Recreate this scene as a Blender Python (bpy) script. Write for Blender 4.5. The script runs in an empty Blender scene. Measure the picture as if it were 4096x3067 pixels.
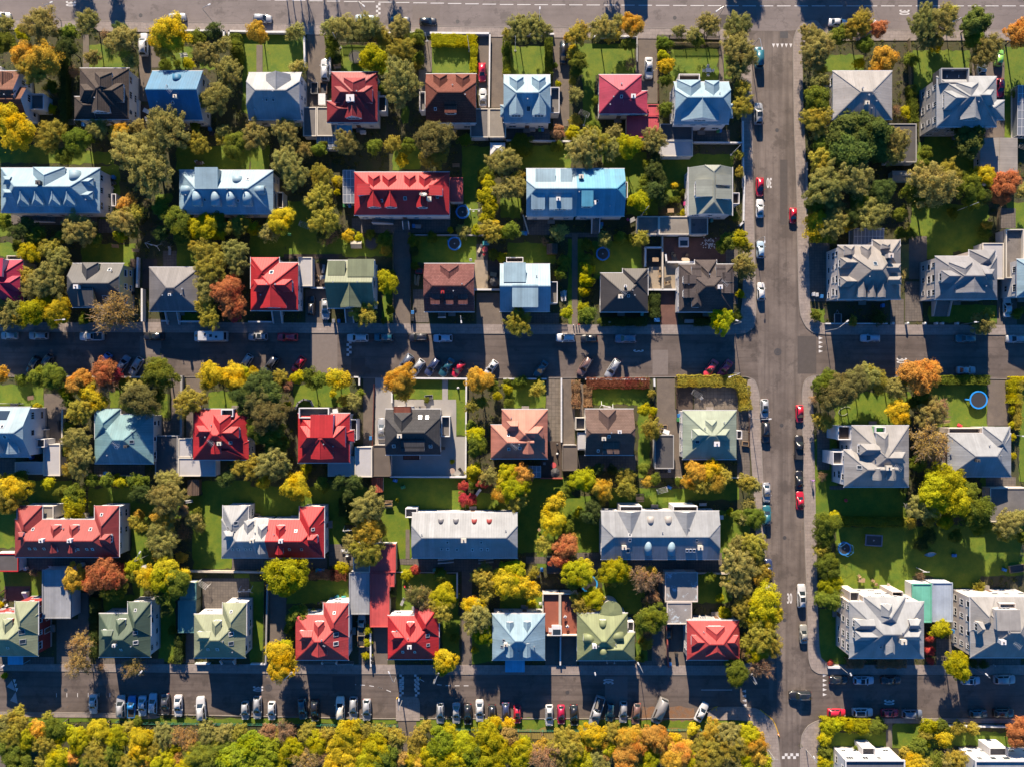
import bpy, bmesh, math, random
import numpy as np
from mathutils import Vector, Matrix
rnd = random.Random(7)
sc = bpy.context.scene
COL = sc.collection
# ------------------------------------------------------------------ camera, sky, sun, exposure
CAMH, FPX, PPM = 175.0, 3150.0, 18.0          # camera height in m, focal length in photo pixels, pixels per metre on the ground
cam_d = bpy.data.cameras.new('camera'); cam = bpy.data.objects.new('camera', cam_d); COL.objects.link(cam)
cam.location = (0, 0, CAMH); cam.rotation_euler = (0, 0, 0)
cam_d.sensor_width = 36.0; cam_d.lens = 36.0 * FPX / 4096.0; cam_d.clip_end = 2000; cam_d.clip_start = 1
sc.camera = cam
SUN_EL, SUN_AZ = math.radians(23.0), math.radians(8.0)
world = bpy.data.worlds.new("World"); sc.world = world; world.use_nodes = True
wn = world.node_tree.nodes; wl = world.node_tree.links
sky = wn.new('ShaderNodeTexSky'); sky.sky_type = 'NISHITA'; sky.sun_disc = False
sky.sun_elevation = SUN_EL; sky.sun_rotation = -SUN_AZ; sky.air_density = 1.0; sky.dust_density = 0.3; sky.ozone_density = 1.5
bg = wn['Background']; bg.inputs[1].default_value = 0.076
tint_ = wn.new('ShaderNodeMix'); tint_.data_type = 'RGBA'; tint_.blend_type = 'MULTIPLY'; tint_.inputs[0].default_value = 1.0; tint_.inputs[7].default_value = (0.11, 0.48, 0.90, 1)   # the cold clear sky of the photograph
wl.new(sky.outputs[0], tint_.inputs[6]); wl.new(tint_.outputs[2], bg.inputs[0])
sun_d = bpy.data.lights.new('sun', 'SUN'); sun_d.energy = 5.0; sun_d.angle = math.radians(0.5); sun_d.color = (1.0, 0.83, 0.635)
sun = bpy.data.objects.new('sun', sun_d); COL.objects.link(sun)
ldir = Vector((math.cos(SUN_EL) * math.sin(SUN_AZ), -math.cos(SUN_EL) * math.cos(SUN_AZ), -math.sin(SUN_EL)))
sun.rotation_euler = ldir.to_track_quat('-Z', 'Y').to_euler(); sun.location = (-20, 120, 80)
vs = sc.view_settings; vs.view_transform = 'Standard'; vs.look = 'None'; vs.gamma = 1.0; vs.exposure = 1.65; vs.use_curve_mapping = False
sc.cycles.max_bounces = 5; sc.cycles.diffuse_bounces = 2; sc.cycles.glossy_bounces = 2; sc.cycles.transmission_bounces = 3; sc.cycles.transparent_max_bounces = 4
# ------------------------------------------------------------------ frames: photo tile pixels to world metres
FR = [0, 0, 1.0]
def F(ox, oy, s): FR[:] = [ox, oy, s]
def W(x, y, z=0.0):
    k = (CAMH - z) / FPX
    return ((FR[0] + x / FR[2] - 2048) * k, -(FR[1] + y / FR[2] - 1533.5) * k)
def WM(px, z=0.0): return px / FR[2] * (CAMH - z) / FPX
# ------------------------------------------------------------------ materials
MATS = {}
def nmat(name):
    m = bpy.data.materials.new(name); m.use_nodes = True
    return m, m.node_tree.nodes, m.node_tree.links, m.node_tree.nodes['Principled BSDF']
def nd(ns, t, **kw):
    n = ns.new(t)
    for k, v in kw.items():
        if k.startswith('i_'): n.inputs[k[2:]].default_value = v
        elif k.startswith('n_'): n.inputs[int(k[2:])].default_value = v
        else: setattr(n, k, v)
    return n
def mixc(ns, ls, fac, a, b, blend='MIX'):
    m = ns.new('ShaderNodeMix'); m.data_type = 'RGBA'; m.blend_type = blend
    for sock, v in ((0, fac), (6, a), (7, b)):
        if hasattr(v, 'is_linked') or hasattr(v, 'links'): ls.new(v, m.inputs[sock])
        elif isinstance(v, (int, float)): m.inputs[sock].default_value = v
        else: m.inputs[sock].default_value = (*v[:3], 1)
    return m.outputs[2]
def ramp(ns, ls, src, lo, hi, a=(0, 0, 0), b=(1, 1, 1)):
    r = ns.new('ShaderNodeValToRGB'); ls.new(src, r.inputs[0])
    r.color_ramp.elements[0].position = lo; r.color_ramp.elements[1].position = hi
    r.color_ramp.elements[0].color = (*a, 1); r.color_ramp.elements[1].color = (*b, 1)
    return r.outputs[0]
def noise(ns, ls, vec, scale, detail=4, rough=0.6):
    n = nd(ns, 'ShaderNodeTexNoise'); n.inputs['Scale'].default_value = scale; n.inputs['Detail'].default_value = detail; n.inputs['Roughness'].default_value = rough
    if vec is not None: ls.new(vec, n.inputs['Vector'])
    return n.outputs[0]
def mapping(ns, ls, vec, scale):
    n = ns.new('ShaderNodeMapping'); ls.new(vec, n.inputs[0]); n.inputs['Scale'].default_value = scale
    return n.outputs[0]
def mathn(ns, ls, op, a, b=None):
    m = ns.new('ShaderNodeMath'); m.operation = op
    for i, v in enumerate((a, b)):
        if v is None: continue
        if isinstance(v, (int, float)): m.inputs[i].default_value = v
        else: ls.new(v, m.inputs[i])
    return m.outputs[0]
def slope_coord(ns, ls):
    """world coordinate across the fall of a roof (seams run down the slope), and height for courses"""
    g = ns.new('ShaderNodeNewGeometry'); p = ns.new('ShaderNodeSeparateXYZ'); ls.new(g.outputs['Position'], p.inputs[0])
    n = ns.new('ShaderNodeSeparateXYZ'); ls.new(g.outputs['True Normal'], n.inputs[0])
    ax = mathn(ns, ls, 'ABSOLUTE', n.outputs[0]); ay = mathn(ns, ls, 'ABSOLUTE', n.outputs[1])
    f = mathn(ns, ls, 'GREATER_THAN', ax, ay)
    d = mathn(ns, ls, 'SUBTRACT', p.outputs[1], p.outputs[0]); d = mathn(ns, ls, 'MULTIPLY', d, f)
    return g.outputs['Position'], mathn(ns, ls, 'ADD', p.outputs[0], d), p.outputs[2]
def stripe(ns, ls, v, period, lo, hi):
    t = mathn(ns, ls, 'FRACT', mathn(ns, ls, 'DIVIDE', v, period))
    t = mathn(ns, ls, 'ABSOLUTE', mathn(ns, ls, 'SUBTRACT', t, 0.5))
    return ramp(ns, ls, mathn(ns, ls, 'MULTIPLY', t, 2.0), lo, hi)
def metal(name, c, period=0.55, dark=0.76, rough=0.58, wear=0.25, wearc=None, seam=0.93):
    m, ns, ls, p = nmat(name)
    pos, u, z = slope_coord(ns, ls)
    n1 = ramp(ns, ls, noise(ns, ls, pos, 0.35, 5, 0.65), 0.35, 0.7)
    c0 = mixc(ns, ls, n1, [x * dark for x in c], c)
    n2 = ramp(ns, ls, noise(ns, ls, mapping(ns, ls, pos, (2.5, 0.5, 1)), 1.2, 6, 0.75), 0.56, 0.74)
    c1 = mixc(ns, ls, mathn(ns, ls, 'MULTIPLY', n2, wear), c0, wearc or [x * 0.6 + 0.02 for x in c])
    s = stripe(ns, ls, u, period, 0.86, 0.97)
    c2 = mixc(ns, ls, s, c1, mixc(ns, ls, 1.0, c1, (seam, seam, seam), 'MULTIPLY'))
    # sheets laid side by side differ a little
    wv = ns.new('ShaderNodeTexWhiteNoise'); wv.noise_dimensions = '1D'; ls.new(mathn(ns, ls, 'FLOOR', mathn(ns, ls, 'DIVIDE', u, period * 2)), wv.inputs['W'])
    c3 = mixc(ns, ls, 1.0, c2, ramp(ns, ls, wv.outputs[0], 0, 1, (0.87, 0.87, 0.87), (1.05, 1.05, 1.05)), 'MULTIPLY')
    st_ = ns.new('ShaderNodeCombineXYZ'); ls.new(mathn(ns, ls, 'MULTIPLY', u, 3.0), st_.inputs[0]); ls.new(mathn(ns, ls, 'MULTIPLY', z, 0.35), st_.inputs[1])
    c3 = mixc(ns, ls, 1.0, c3, ramp(ns, ls, noise(ns, ls, st_.outputs[0], 1.0, 4, 0.7), 0.3, 0.72, (0.86,) * 3, (1.05,) * 3), 'MULTIPLY')
    ls.new(c3, p.inputs['Base Color']); p.inputs['Roughness'].default_value = rough; p.inputs['Specular IOR Level'].default_value = 0.32
    b = ns.new('ShaderNodeBump'); b.inputs['Strength'].default_value = 0.35; b.inputs['Distance'].default_value = 0.05
    ls.new(s, b.inputs['Height']); ls.new(b.outputs[0], p.inputs['Normal'])
    MATS[name] = m
def tile(name, c, c2, period=0.35, rough=0.75):
    m, ns, ls, p = nmat(name)
    pos, u, z = slope_coord(ns, ls)
    cv = ns.new('ShaderNodeCombineXYZ'); ls.new(u, cv.inputs[0]); ls.new(z, cv.inputs[1])
    br = nd(ns, 'ShaderNodeTexBrick'); ls.new(cv.outputs[0], br.inputs['Vector'])
    br.inputs['Scale'].default_value = 1.0; br.inputs['Brick Width'].default_value = 0.33; br.inputs['Row Height'].default_value = 0.2; br.inputs['Mortar Size'].default_value = 0.025
    br.inputs['Color1'].default_value = (*c, 1); br.inputs['Color2'].default_value = (*c2, 1); br.inputs['Mortar'].default_value = (*[x * 0.5 for x in c], 1)
    n1 = ramp(ns, ls, noise(ns, ls, pos, 0.5, 5, 0.7), 0.3, 0.75, (0.72, 0.72, 0.72), (1.15, 1.15, 1.15))
    ls.new(mixc(ns, ls, 1.0, br.outputs[0], n1, 'MULTIPLY'), p.inputs['Base Color']); p.inputs['Roughness'].default_value = 0.85; p.inputs['Specular IOR Level'].default_value = 0.2
    b = ns.new('ShaderNodeBump'); b.inputs['Strength'].default_value = 0.5; b.inputs['Distance'].default_value = 0.06
    ls.new(br.outputs['Fac'], b.inputs['Height']); b.invert = True; ls.new(b.outputs[0], p.inputs['Normal'])
    MATS[name] = m
def rough(name, c, c2=None, scale=0.6, r=0.85, lo=0.35, hi=0.7, spot=None, fine=0.12, bump=0.0):
    m, ns, ls, p = nmat(name)
    g = ns.new('ShaderNodeNewGeometry'); pos = g.outputs['Position']
    c2 = c2 or [x * 0.8 for x in c]
    col = mixc(ns, ls, ramp(ns, ls, noise(ns, ls, pos, scale, 6, 0.7), lo, hi), c, c2)
    if spot: col = mixc(ns, ls, ramp(ns, ls, noise(ns, ls, pos, spot[1], 7, 0.75), spot[2], spot[2] + 0.06), col, spot[0])
    f = ramp(ns, ls, noise(ns, ls, pos, 9.0, 3, 0.8), 0.25, 0.75, (1 - fine,) * 3, (1 + fine,) * 3)
    col = mixc(ns, ls, 1.0, col, f, 'MULTIPLY')
    ls.new(col, p.inputs['Base Color']); p.inputs['Roughness'].default_value = r
    if bump:
        b = ns.new('ShaderNodeBump'); b.inputs['Strength'].default_value = bump; b.inputs['Distance'].default_value = 0.08
        ls.new(noise(ns, ls, pos, 7.0, 5, 0.8), b.inputs['Height']); ls.new(b.outputs[0], p.inputs['Normal'])
    MATS[name] = m; return m, ns, ls, p
def flat(name, c, r=0.5, met=0.0):
    m, ns, ls, p = nmat(name)
    g = ns.new('ShaderNodeTexCoord')
    f = ramp(ns, ls, noise(ns, ls, g.outputs['Object'], 3.0, 3, 0.7), 0.3, 0.7, (0.9,) * 3, (1.06,) * 3)
    ls.new(mixc(ns, ls, 1.0, c, f, 'MULTIPLY'), p.inputs['Base Color']); p.inputs['Roughness'].default_value = r; p.inputs['Metallic'].default_value = met
    MATS[name] = m
R = {}
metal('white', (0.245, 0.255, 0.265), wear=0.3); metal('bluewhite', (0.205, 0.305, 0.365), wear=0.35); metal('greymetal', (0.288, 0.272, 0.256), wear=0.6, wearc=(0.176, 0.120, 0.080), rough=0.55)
metal('palegrey', (0.240, 0.232, 0.224)); metal('warmgrey', (0.216, 0.200, 0.188), wear=0.35); metal('coolgrey', (0.188, 0.188, 0.200), wear=0.35); metal('greydark', (0.11, 0.11, 0.125))
metal('blue', (0.020, 0.125, 0.235), wear=0.3); metal('skyblue', (0.058, 0.235, 0.345), wear=0.3); metal('bluegrey', (0.227, 0.311, 0.361), wear=0.3)
metal('red', (0.361, 0.017, 0.020), wear=0.35, wearc=(0.252, 0.042, 0.038)); metal('crimson', (0.202, 0.018, 0.022), wear=0.5, wearc=(0.286, 0.118, 0.101)); metal('raspberry', (0.302, 0.010, 0.042)); metal('pink', (0.353, 0.038, 0.071), wear=0.25)
metal('coralred', (0.353, 0.042, 0.040), wear=0.5, wearc=(0.353, 0.134, 0.118)); metal('fadedred', (0.244, 0.038, 0.035), wear=0.4, wearc=(0.252, 0.084, 0.067)); metal('salmon', (0.361, 0.143, 0.101), period=0.35, seam=0.75)
metal('sage', (0.130, 0.151, 0.088)); metal('sagelight', (0.200, 0.224, 0.140)); metal('darkgreen', (0.059, 0.088, 0.059)); metal('olivegreen', (0.176, 0.202, 0.097)); metal('mint', (0.240, 0.280, 0.212)); metal('palegreen', (0.220, 0.236, 0.200)); metal('teal', (0.134, 0.244, 0.260), wear=0.55, wearc=(0.252, 0.302, 0.294), seam=0.8)
metal('slate', (0.060, 0.059, 0.060), rough=0.5); metal('slatemetal', (0.139, 0.134, 0.139), period=0.35, seam=0.7); metal('blackmetal', (0.047, 0.042, 0.040), period=0.4, seam=0.6, rough=0.5)
tile('blacktile', (0.054, 0.043, 0.037), (0.069, 0.054, 0.047)); tile('browntile', (0.136, 0.064, 0.043), (0.170, 0.076, 0.051)); tile('maroontile', (0.130, 0.041, 0.027), (0.157, 0.054, 0.038)); tile('rosetile', (0.116, 0.044, 0.041), (0.157, 0.068, 0.061)); tile('black', (0.045, 0.045, 0.048), (0.055, 0.054, 0.056)); tile('darkbrown', (0.069, 0.056, 0.054), (0.079, 0.065, 0.061)); tile('browntar', (0.111, 0.072, 0.060), (0.119, 0.081, 0.068)); tile('orangetile', (0.340, 0.076, 0.043), (0.391, 0.102, 0.060))
WALLC = {'white': (0.52, 0.51, 0.51), 'cream': (0.48, 0.44, 0.37), 'grey': (0.26, 0.255, 0.25), 'greybeige': (0.46, 0.41, 0.37), 'yellow': (0.5, 0.36, 0.16), 'redwall': (0.20, 0.022, 0.02)}
for k, c in WALLC.items(): rough('wall ' + k, c, [x * 0.86 for x in c], 0.5, 0.9, fine=0.05)
rough('trim', (0.5, 0.5, 0.5), (0.42, 0.42, 0.42), 1.5, 0.6, fine=0.04)
flat('window glass', (0.02, 0.03, 0.04), 0.08); flat('white frame', (0.5, 0.5, 0.5), 0.5); flat('dark', (0.025, 0.024, 0.024), 0.6); flat('door', (0.12, 0.07, 0.045), 0.5)
FLATK = 0.78
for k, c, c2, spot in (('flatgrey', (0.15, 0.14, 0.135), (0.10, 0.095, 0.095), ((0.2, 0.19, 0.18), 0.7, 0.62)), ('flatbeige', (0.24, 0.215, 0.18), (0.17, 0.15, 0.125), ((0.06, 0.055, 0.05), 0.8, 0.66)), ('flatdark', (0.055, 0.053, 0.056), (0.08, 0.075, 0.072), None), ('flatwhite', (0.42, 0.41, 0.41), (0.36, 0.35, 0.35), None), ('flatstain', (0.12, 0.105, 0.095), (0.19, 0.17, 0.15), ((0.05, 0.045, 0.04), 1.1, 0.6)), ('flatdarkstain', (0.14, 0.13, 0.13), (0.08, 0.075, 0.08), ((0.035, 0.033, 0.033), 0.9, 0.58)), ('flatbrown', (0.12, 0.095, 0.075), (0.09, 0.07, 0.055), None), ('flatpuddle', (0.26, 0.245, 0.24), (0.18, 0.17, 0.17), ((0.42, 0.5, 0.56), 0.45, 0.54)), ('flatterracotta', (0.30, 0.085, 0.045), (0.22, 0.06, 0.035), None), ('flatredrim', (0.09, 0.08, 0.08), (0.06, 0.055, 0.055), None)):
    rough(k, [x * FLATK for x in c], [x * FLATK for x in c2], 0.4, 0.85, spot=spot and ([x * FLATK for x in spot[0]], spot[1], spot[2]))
metal('pinkflat', (0.46, 0.06, 0.08), rough=0.6); metal('redflat', (0.48, 0.075, 0.07), period=0.45, rough=0.6, wear=0.5, wearc=(0.3, 0.1, 0.09)); metal('flatgreyblue', (0.26, 0.27, 0.285)); metal('flatteal', (0.10, 0.22, 0.21), wear=0.5, wearc=(0.2, 0.3, 0.28)); metal('flatseagreen', (0.13, 0.40, 0.30)); metal('flatblue', (0.30, 0.35, 0.42)); metal('beigegable', (0.27, 0.245, 0.215)); metal('tealshed', (0.25, 0.24, 0.21), wear=0.6, wearc=(0.15, 0.17, 0.1)); metal('woodbox', (0.26, 0.24, 0.20)); tile('brownshed', (0.11, 0.075, 0.055), (0.13, 0.09, 0.07)); flat('tent', (0.5, 0.5, 0.5), 0.8); metal('blueawning', (0.10, 0.42, 0.62), rough=0.6)
m, ns, ls, p = nmat('glass roof'); p.inputs['Base Color'].default_value = (0.16, 0.18, 0.21, 1); p.inputs['Roughness'].default_value = 0.12; p.inputs['Alpha'].default_value = 0.85; MATS['glass roof'] = m
# ground materials
m, ns, ls, p = rough('earth', (0.055, 0.043, 0.024), (0.035, 0.042, 0.012), 0.7, 0.95, spot=((0.12, 0.08, 0.03), 2.4, 0.6), fine=0.55, bump=1.0)
rough('garden ground', (0.030, 0.042, 0.010), (0.055, 0.042, 0.018), 0.45, 0.95, spot=((0.12, 0.085, 0.028), 2.6, 0.62), fine=0.6, bump=1.0)
rough('lawn', (0.050, 0.102, 0.001), (0.122, 0.150, 0.003), 0.38, 0.9, spot=((0.14, 0.135, 0.012), 1.1, 0.6), fine=0.4, bump=0.5)
rough('goldgrass', (0.21, 0.16, 0.03), (0.14, 0.10, 0.03), 0.9, 0.95, fine=0.3, bump=0.4); rough('leaves', (0.16, 0.075, 0.03), (0.12, 0.09, 0.07), 1.2, 0.95, fine=0.5)
rough('drive', (0.118, 0.095, 0.076), (0.080, 0.065, 0.055), 0.45, 0.9, spot=((0.053, 0.046, 0.038), 0.8, 0.63), fine=0.2); rough('path', (0.129, 0.106, 0.084), (0.091, 0.076, 0.061), 0.7, 0.9, fine=0.2); rough('concrete', (0.251, 0.239, 0.224), (0.213, 0.201, 0.190), 0.3, 0.85, fine=0.06); rough('pavedeck', (0.251, 0.205, 0.152), (0.198, 0.160, 0.114), 0.5, 0.85)
def paved(name, c, c2, w, h, mortar, msize=0.03):
    m, ns, ls, p = nmat(name)
    g = ns.new('ShaderNodeNewGeometry'); pos = g.outputs['Position']
    br = nd(ns, 'ShaderNodeTexBrick'); ls.new(pos, br.inputs['Vector']); br.inputs['Scale'].default_value = 1.0
    br.inputs['Brick Width'].default_value = w; br.inputs['Row Height'].default_value = h; br.inputs['Mortar Size'].default_value = msize; br.offset = 0.0 if w == h else 0.5
    br.inputs['Color1'].default_value = (*c, 1); br.inputs['Color2'].default_value = (*c2, 1); br.inputs['Mortar'].default_value = (*mortar, 1)
    f = ramp(ns, ls, noise(ns, ls, pos, 0.6, 6, 0.75), 0.3, 0.72, (0.66,) * 3, (1.12,) * 3)
    ls.new(mixc(ns, ls, 1.0, br.outputs[0], f, 'MULTIPLY'), p.inputs['Base Color']); p.inputs['Roughness'].default_value = 0.9; MATS[name] = m
paved('pavement', (0.242, 0.203, 0.182), (0.220, 0.186, 0.169), 1.3, 0.65, (0.159, 0.134, 0.121)); paved('paving', (0.122, 0.103, 0.087), (0.100, 0.085, 0.075), 0.6, 0.6, (0.061, 0.053, 0.044)); paved('slabs', (0.152, 0.125, 0.099), (0.122, 0.103, 0.082), 0.8, 0.8, (0.065, 0.053, 0.038)); paved('brick', (0.129, 0.057, 0.042), (0.106, 0.047, 0.036), 0.25, 0.12, (0.076, 0.046, 0.038), 0.015); paved('deck', (0.072, 0.049, 0.036), (0.061, 0.042, 0.032), 4.0, 0.16, (0.023, 0.017, 0.014), 0.02)
# asphalt with worn lanes, wet stains, cracks and patches
def asphalt(name, c, c2, streak, wear):
    m, ns, ls, p = nmat(name); g = ns.new('ShaderNodeNewGeometry'); pos = g.outputs['Position']
    col = mixc(ns, ls, ramp(ns, ls, noise(ns, ls, pos, 0.13, 6, 0.68), 0.36, 0.64), c, c2)
    col = mixc(ns, ls, mathn(ns, ls, 'MULTIPLY', ramp(ns, ls, noise(ns, ls, mapping(ns, ls, pos, (0.35, 0.35, 1)), 0.55, 7, 0.7), 0.55, 0.62), 0.55), col, [x * 0.5 for x in c])
    col = mixc(ns, ls, mathn(ns, ls, 'MULTIPLY', ramp(ns, ls, noise(ns, ls, mapping(ns, ls, pos, streak), 0.8, 4, 0.6), 0.45, 0.66), wear), col, [x * 0.55 for x in c])
    vo = nd(ns, 'ShaderNodeTexVoronoi'); vo.feature = 'DISTANCE_TO_EDGE'; va = ns.new('ShaderNodeVectorMath'); va.operation = 'ADD'; nv = nd(ns, 'ShaderNodeTexNoise'); nv.inputs['Scale'].default_value = 0.35; nv.inputs['Detail'].default_value = 6; ls.new(pos, nv.inputs['Vector']); ls.new(mapping(ns, ls, pos, (0.04, 0.13, 1)), va.inputs[0]); vm = ns.new('ShaderNodeVectorMath'); vm.operation = 'SCALE'; vm.inputs['Scale'].default_value = 0.3; ls.new(nv.outputs[1], vm.inputs[0]); ls.new(vm.outputs[0], va.inputs[1]); ls.new(va.outputs[0], vo.inputs['Vector']); vo.inputs['Scale'].default_value = 1.0
    col = mixc(ns, ls, mathn(ns, ls, 'MULTIPLY', ramp(ns, ls, vo.outputs['Distance'], 0.002, 0.007, (1, 1, 1), (0, 0, 0)), 0.28), col, [x * 0.4 for x in c])
    col = mixc(ns, ls, 1.0, col, ramp(ns, ls, noise(ns, ls, pos, 14, 2, 0.8), 0.2, 0.8, (0.86,) * 3, (1.12,) * 3), 'MULTIPLY')
    ls.new(col, p.inputs['Base Color']); p.inputs['Roughness'].default_value = 0.85; MATS[name] = m
asphalt('asphalt', (0.067, 0.052, 0.044), (0.118, 0.094, 0.081), (0.05, 1.2, 1), 0.5); asphalt('asphalt pale', (0.118, 0.098, 0.092), (0.158, 0.133, 0.125), (0.04, 0.9, 1), 0.22); asphalt('asphalt worn', (0.080, 0.063, 0.054), (0.145, 0.118, 0.102), (1.1, 0.035, 1), 0.62)
rough('yellow paint', (0.45, 0.27, 0.02), (0.35, 0.2, 0.02), 2.5, 0.8); rough('road paint', (0.5, 0.49, 0.48), (0.4, 0.39, 0.38), 2.5, 0.8, spot=((0.2, 0.18, 0.17), 5.0, 0.72)); rough('worn paint', (0.5, 0.49, 0.47), (0.42, 0.4, 0.38), 2.5, 0.8); rough('kerb', (0.198, 0.175, 0.156), (0.152, 0.137, 0.122), 1.2, 0.9); rough('patch', (0.052, 0.044, 0.041), (0.064, 0.054, 0.05), 1.2, 0.9); rough('pale patch', (0.135, 0.113, 0.101), (0.115, 0.095, 0.085), 1.2, 0.9); rough('ramp paint', (0.3, 0.29, 0.29), (0.25, 0.24, 0.25), 1.2, 0.9)
# leaves: the object's colour, varied from leaf to leaf and from clump to clump
def leafmat(name, transl=0.55, attr=None):
    m, ns, ls, p = nmat(name); ns.remove(p); out = ns['Material Output']
    oi = ns.new('ShaderNodeObjectInfo'); g = ns.new('ShaderNodeNewGeometry'); tc = ns.new('ShaderNodeTexCoord')
    k = ramp(ns, ls, g.outputs['Random Per Island'], 0, 1, (0.72, 0.74, 0.7), (1.28, 1.22, 1.1))
    src = oi.outputs['Color']
    if attr: at = ns.new('ShaderNodeAttribute'); at.attribute_name = attr; src = at.outputs['Color']
    col = mixc(ns, ls, 1.0, src, k, 'MULTIPLY')
    n = ramp(ns, ls, noise(ns, ls, g.outputs['Position'], 0.9, 3, 0.6), 0.38, 0.66)
    hs = nd(ns, 'ShaderNodeHueSaturation'); hs.inputs['Hue'].default_value = 0.508; hs.inputs['Saturation'].default_value = 1.0; hs.inputs['Value'].default_value = 1.3; ls.new(col, hs.inputs['Color'])
    col = mixc(ns, ls, mathn(ns, ls, 'MULTIPLY', n, 0.8), col, hs.outputs[0])
    n2 = ramp(ns, ls, noise(ns, ls, g.outputs['Position'], 0.33, 3, 0.6), 0.5, 0.68); h2 = nd(ns, 'ShaderNodeHueSaturation'); h2.inputs['Hue'].default_value = 0.472; h2.inputs['Saturation'].default_value = 1.08; h2.inputs['Value'].default_value = 1.12; ls.new(col, h2.inputs['Color']); col = mixc(ns, ls, mathn(ns, ls, 'MULTIPLY', n2, 0.75), col, h2.outputs[0])
    d = ns.new('ShaderNodeBsdfDiffuse'); t = ns.new('ShaderNodeBsdfTranslucent'); ls.new(col, d.inputs[0]); ls.new(col, t.inputs[0])
    mx = ns.new('ShaderNodeMixShader'); mx.inputs[0].default_value = transl; ls.new(d.outputs[0], mx.inputs[1]); ls.new(t.outputs[0], mx.inputs[2]); ls.new(mx.outputs[0], out.inputs[0])
    MATS[name] = m
leafmat('leaf'); leafmat('mixed leaf', attr='tint')
rough('bark', (0.09, 0.07, 0.05), (0.06, 0.045, 0.035), 4, 0.95); rough('pale bark', (0.2, 0.15, 0.10), (0.13, 0.095, 0.06), 3, 0.95)
# car paint takes the object's colour
m, ns, ls, p = nmat('car paint'); oi = ns.new('ShaderNodeObjectInfo'); ls.new(oi.outputs['Color'], p.inputs['Base Color']); p.inputs['Roughness'].default_value = 0.32; p.inputs['Coat Weight'].default_value = 0.6; p.inputs['Coat Roughness'].default_value = 0.08; MATS['car paint'] = m
flat('car glass', (0.012, 0.018, 0.022), 0.06); flat('tyre', (0.02, 0.02, 0.02), 0.9); flat('rim', (0.3, 0.3, 0.31), 0.35, 0.8); flat('lamp glass', (0.6, 0.6, 0.6), 0.15); flat('red lamp', (0.4, 0.02, 0.015), 0.2); flat('roof bars', (0.25, 0.25, 0.26), 0.35, 0.6)
m, ns, ls, p = nmat('object paint'); oi = ns.new('ShaderNodeObjectInfo'); g = ns.new('ShaderNodeNewGeometry')
ls.new(mixc(ns, ls, 1.0, oi.outputs['Color'], ramp(ns, ls, noise(ns, ls, g.outputs['Position'], 2.5, 4, 0.7), 0.3, 0.7, (0.82,) * 3, (1.08,) * 3), 'MULTIPLY'), p.inputs['Base Color']); p.inputs['Roughness'].default_value = 0.6; MATS['object paint'] = m
flat('steel', (0.34, 0.35, 0.36), 0.4, 0.5)
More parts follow.
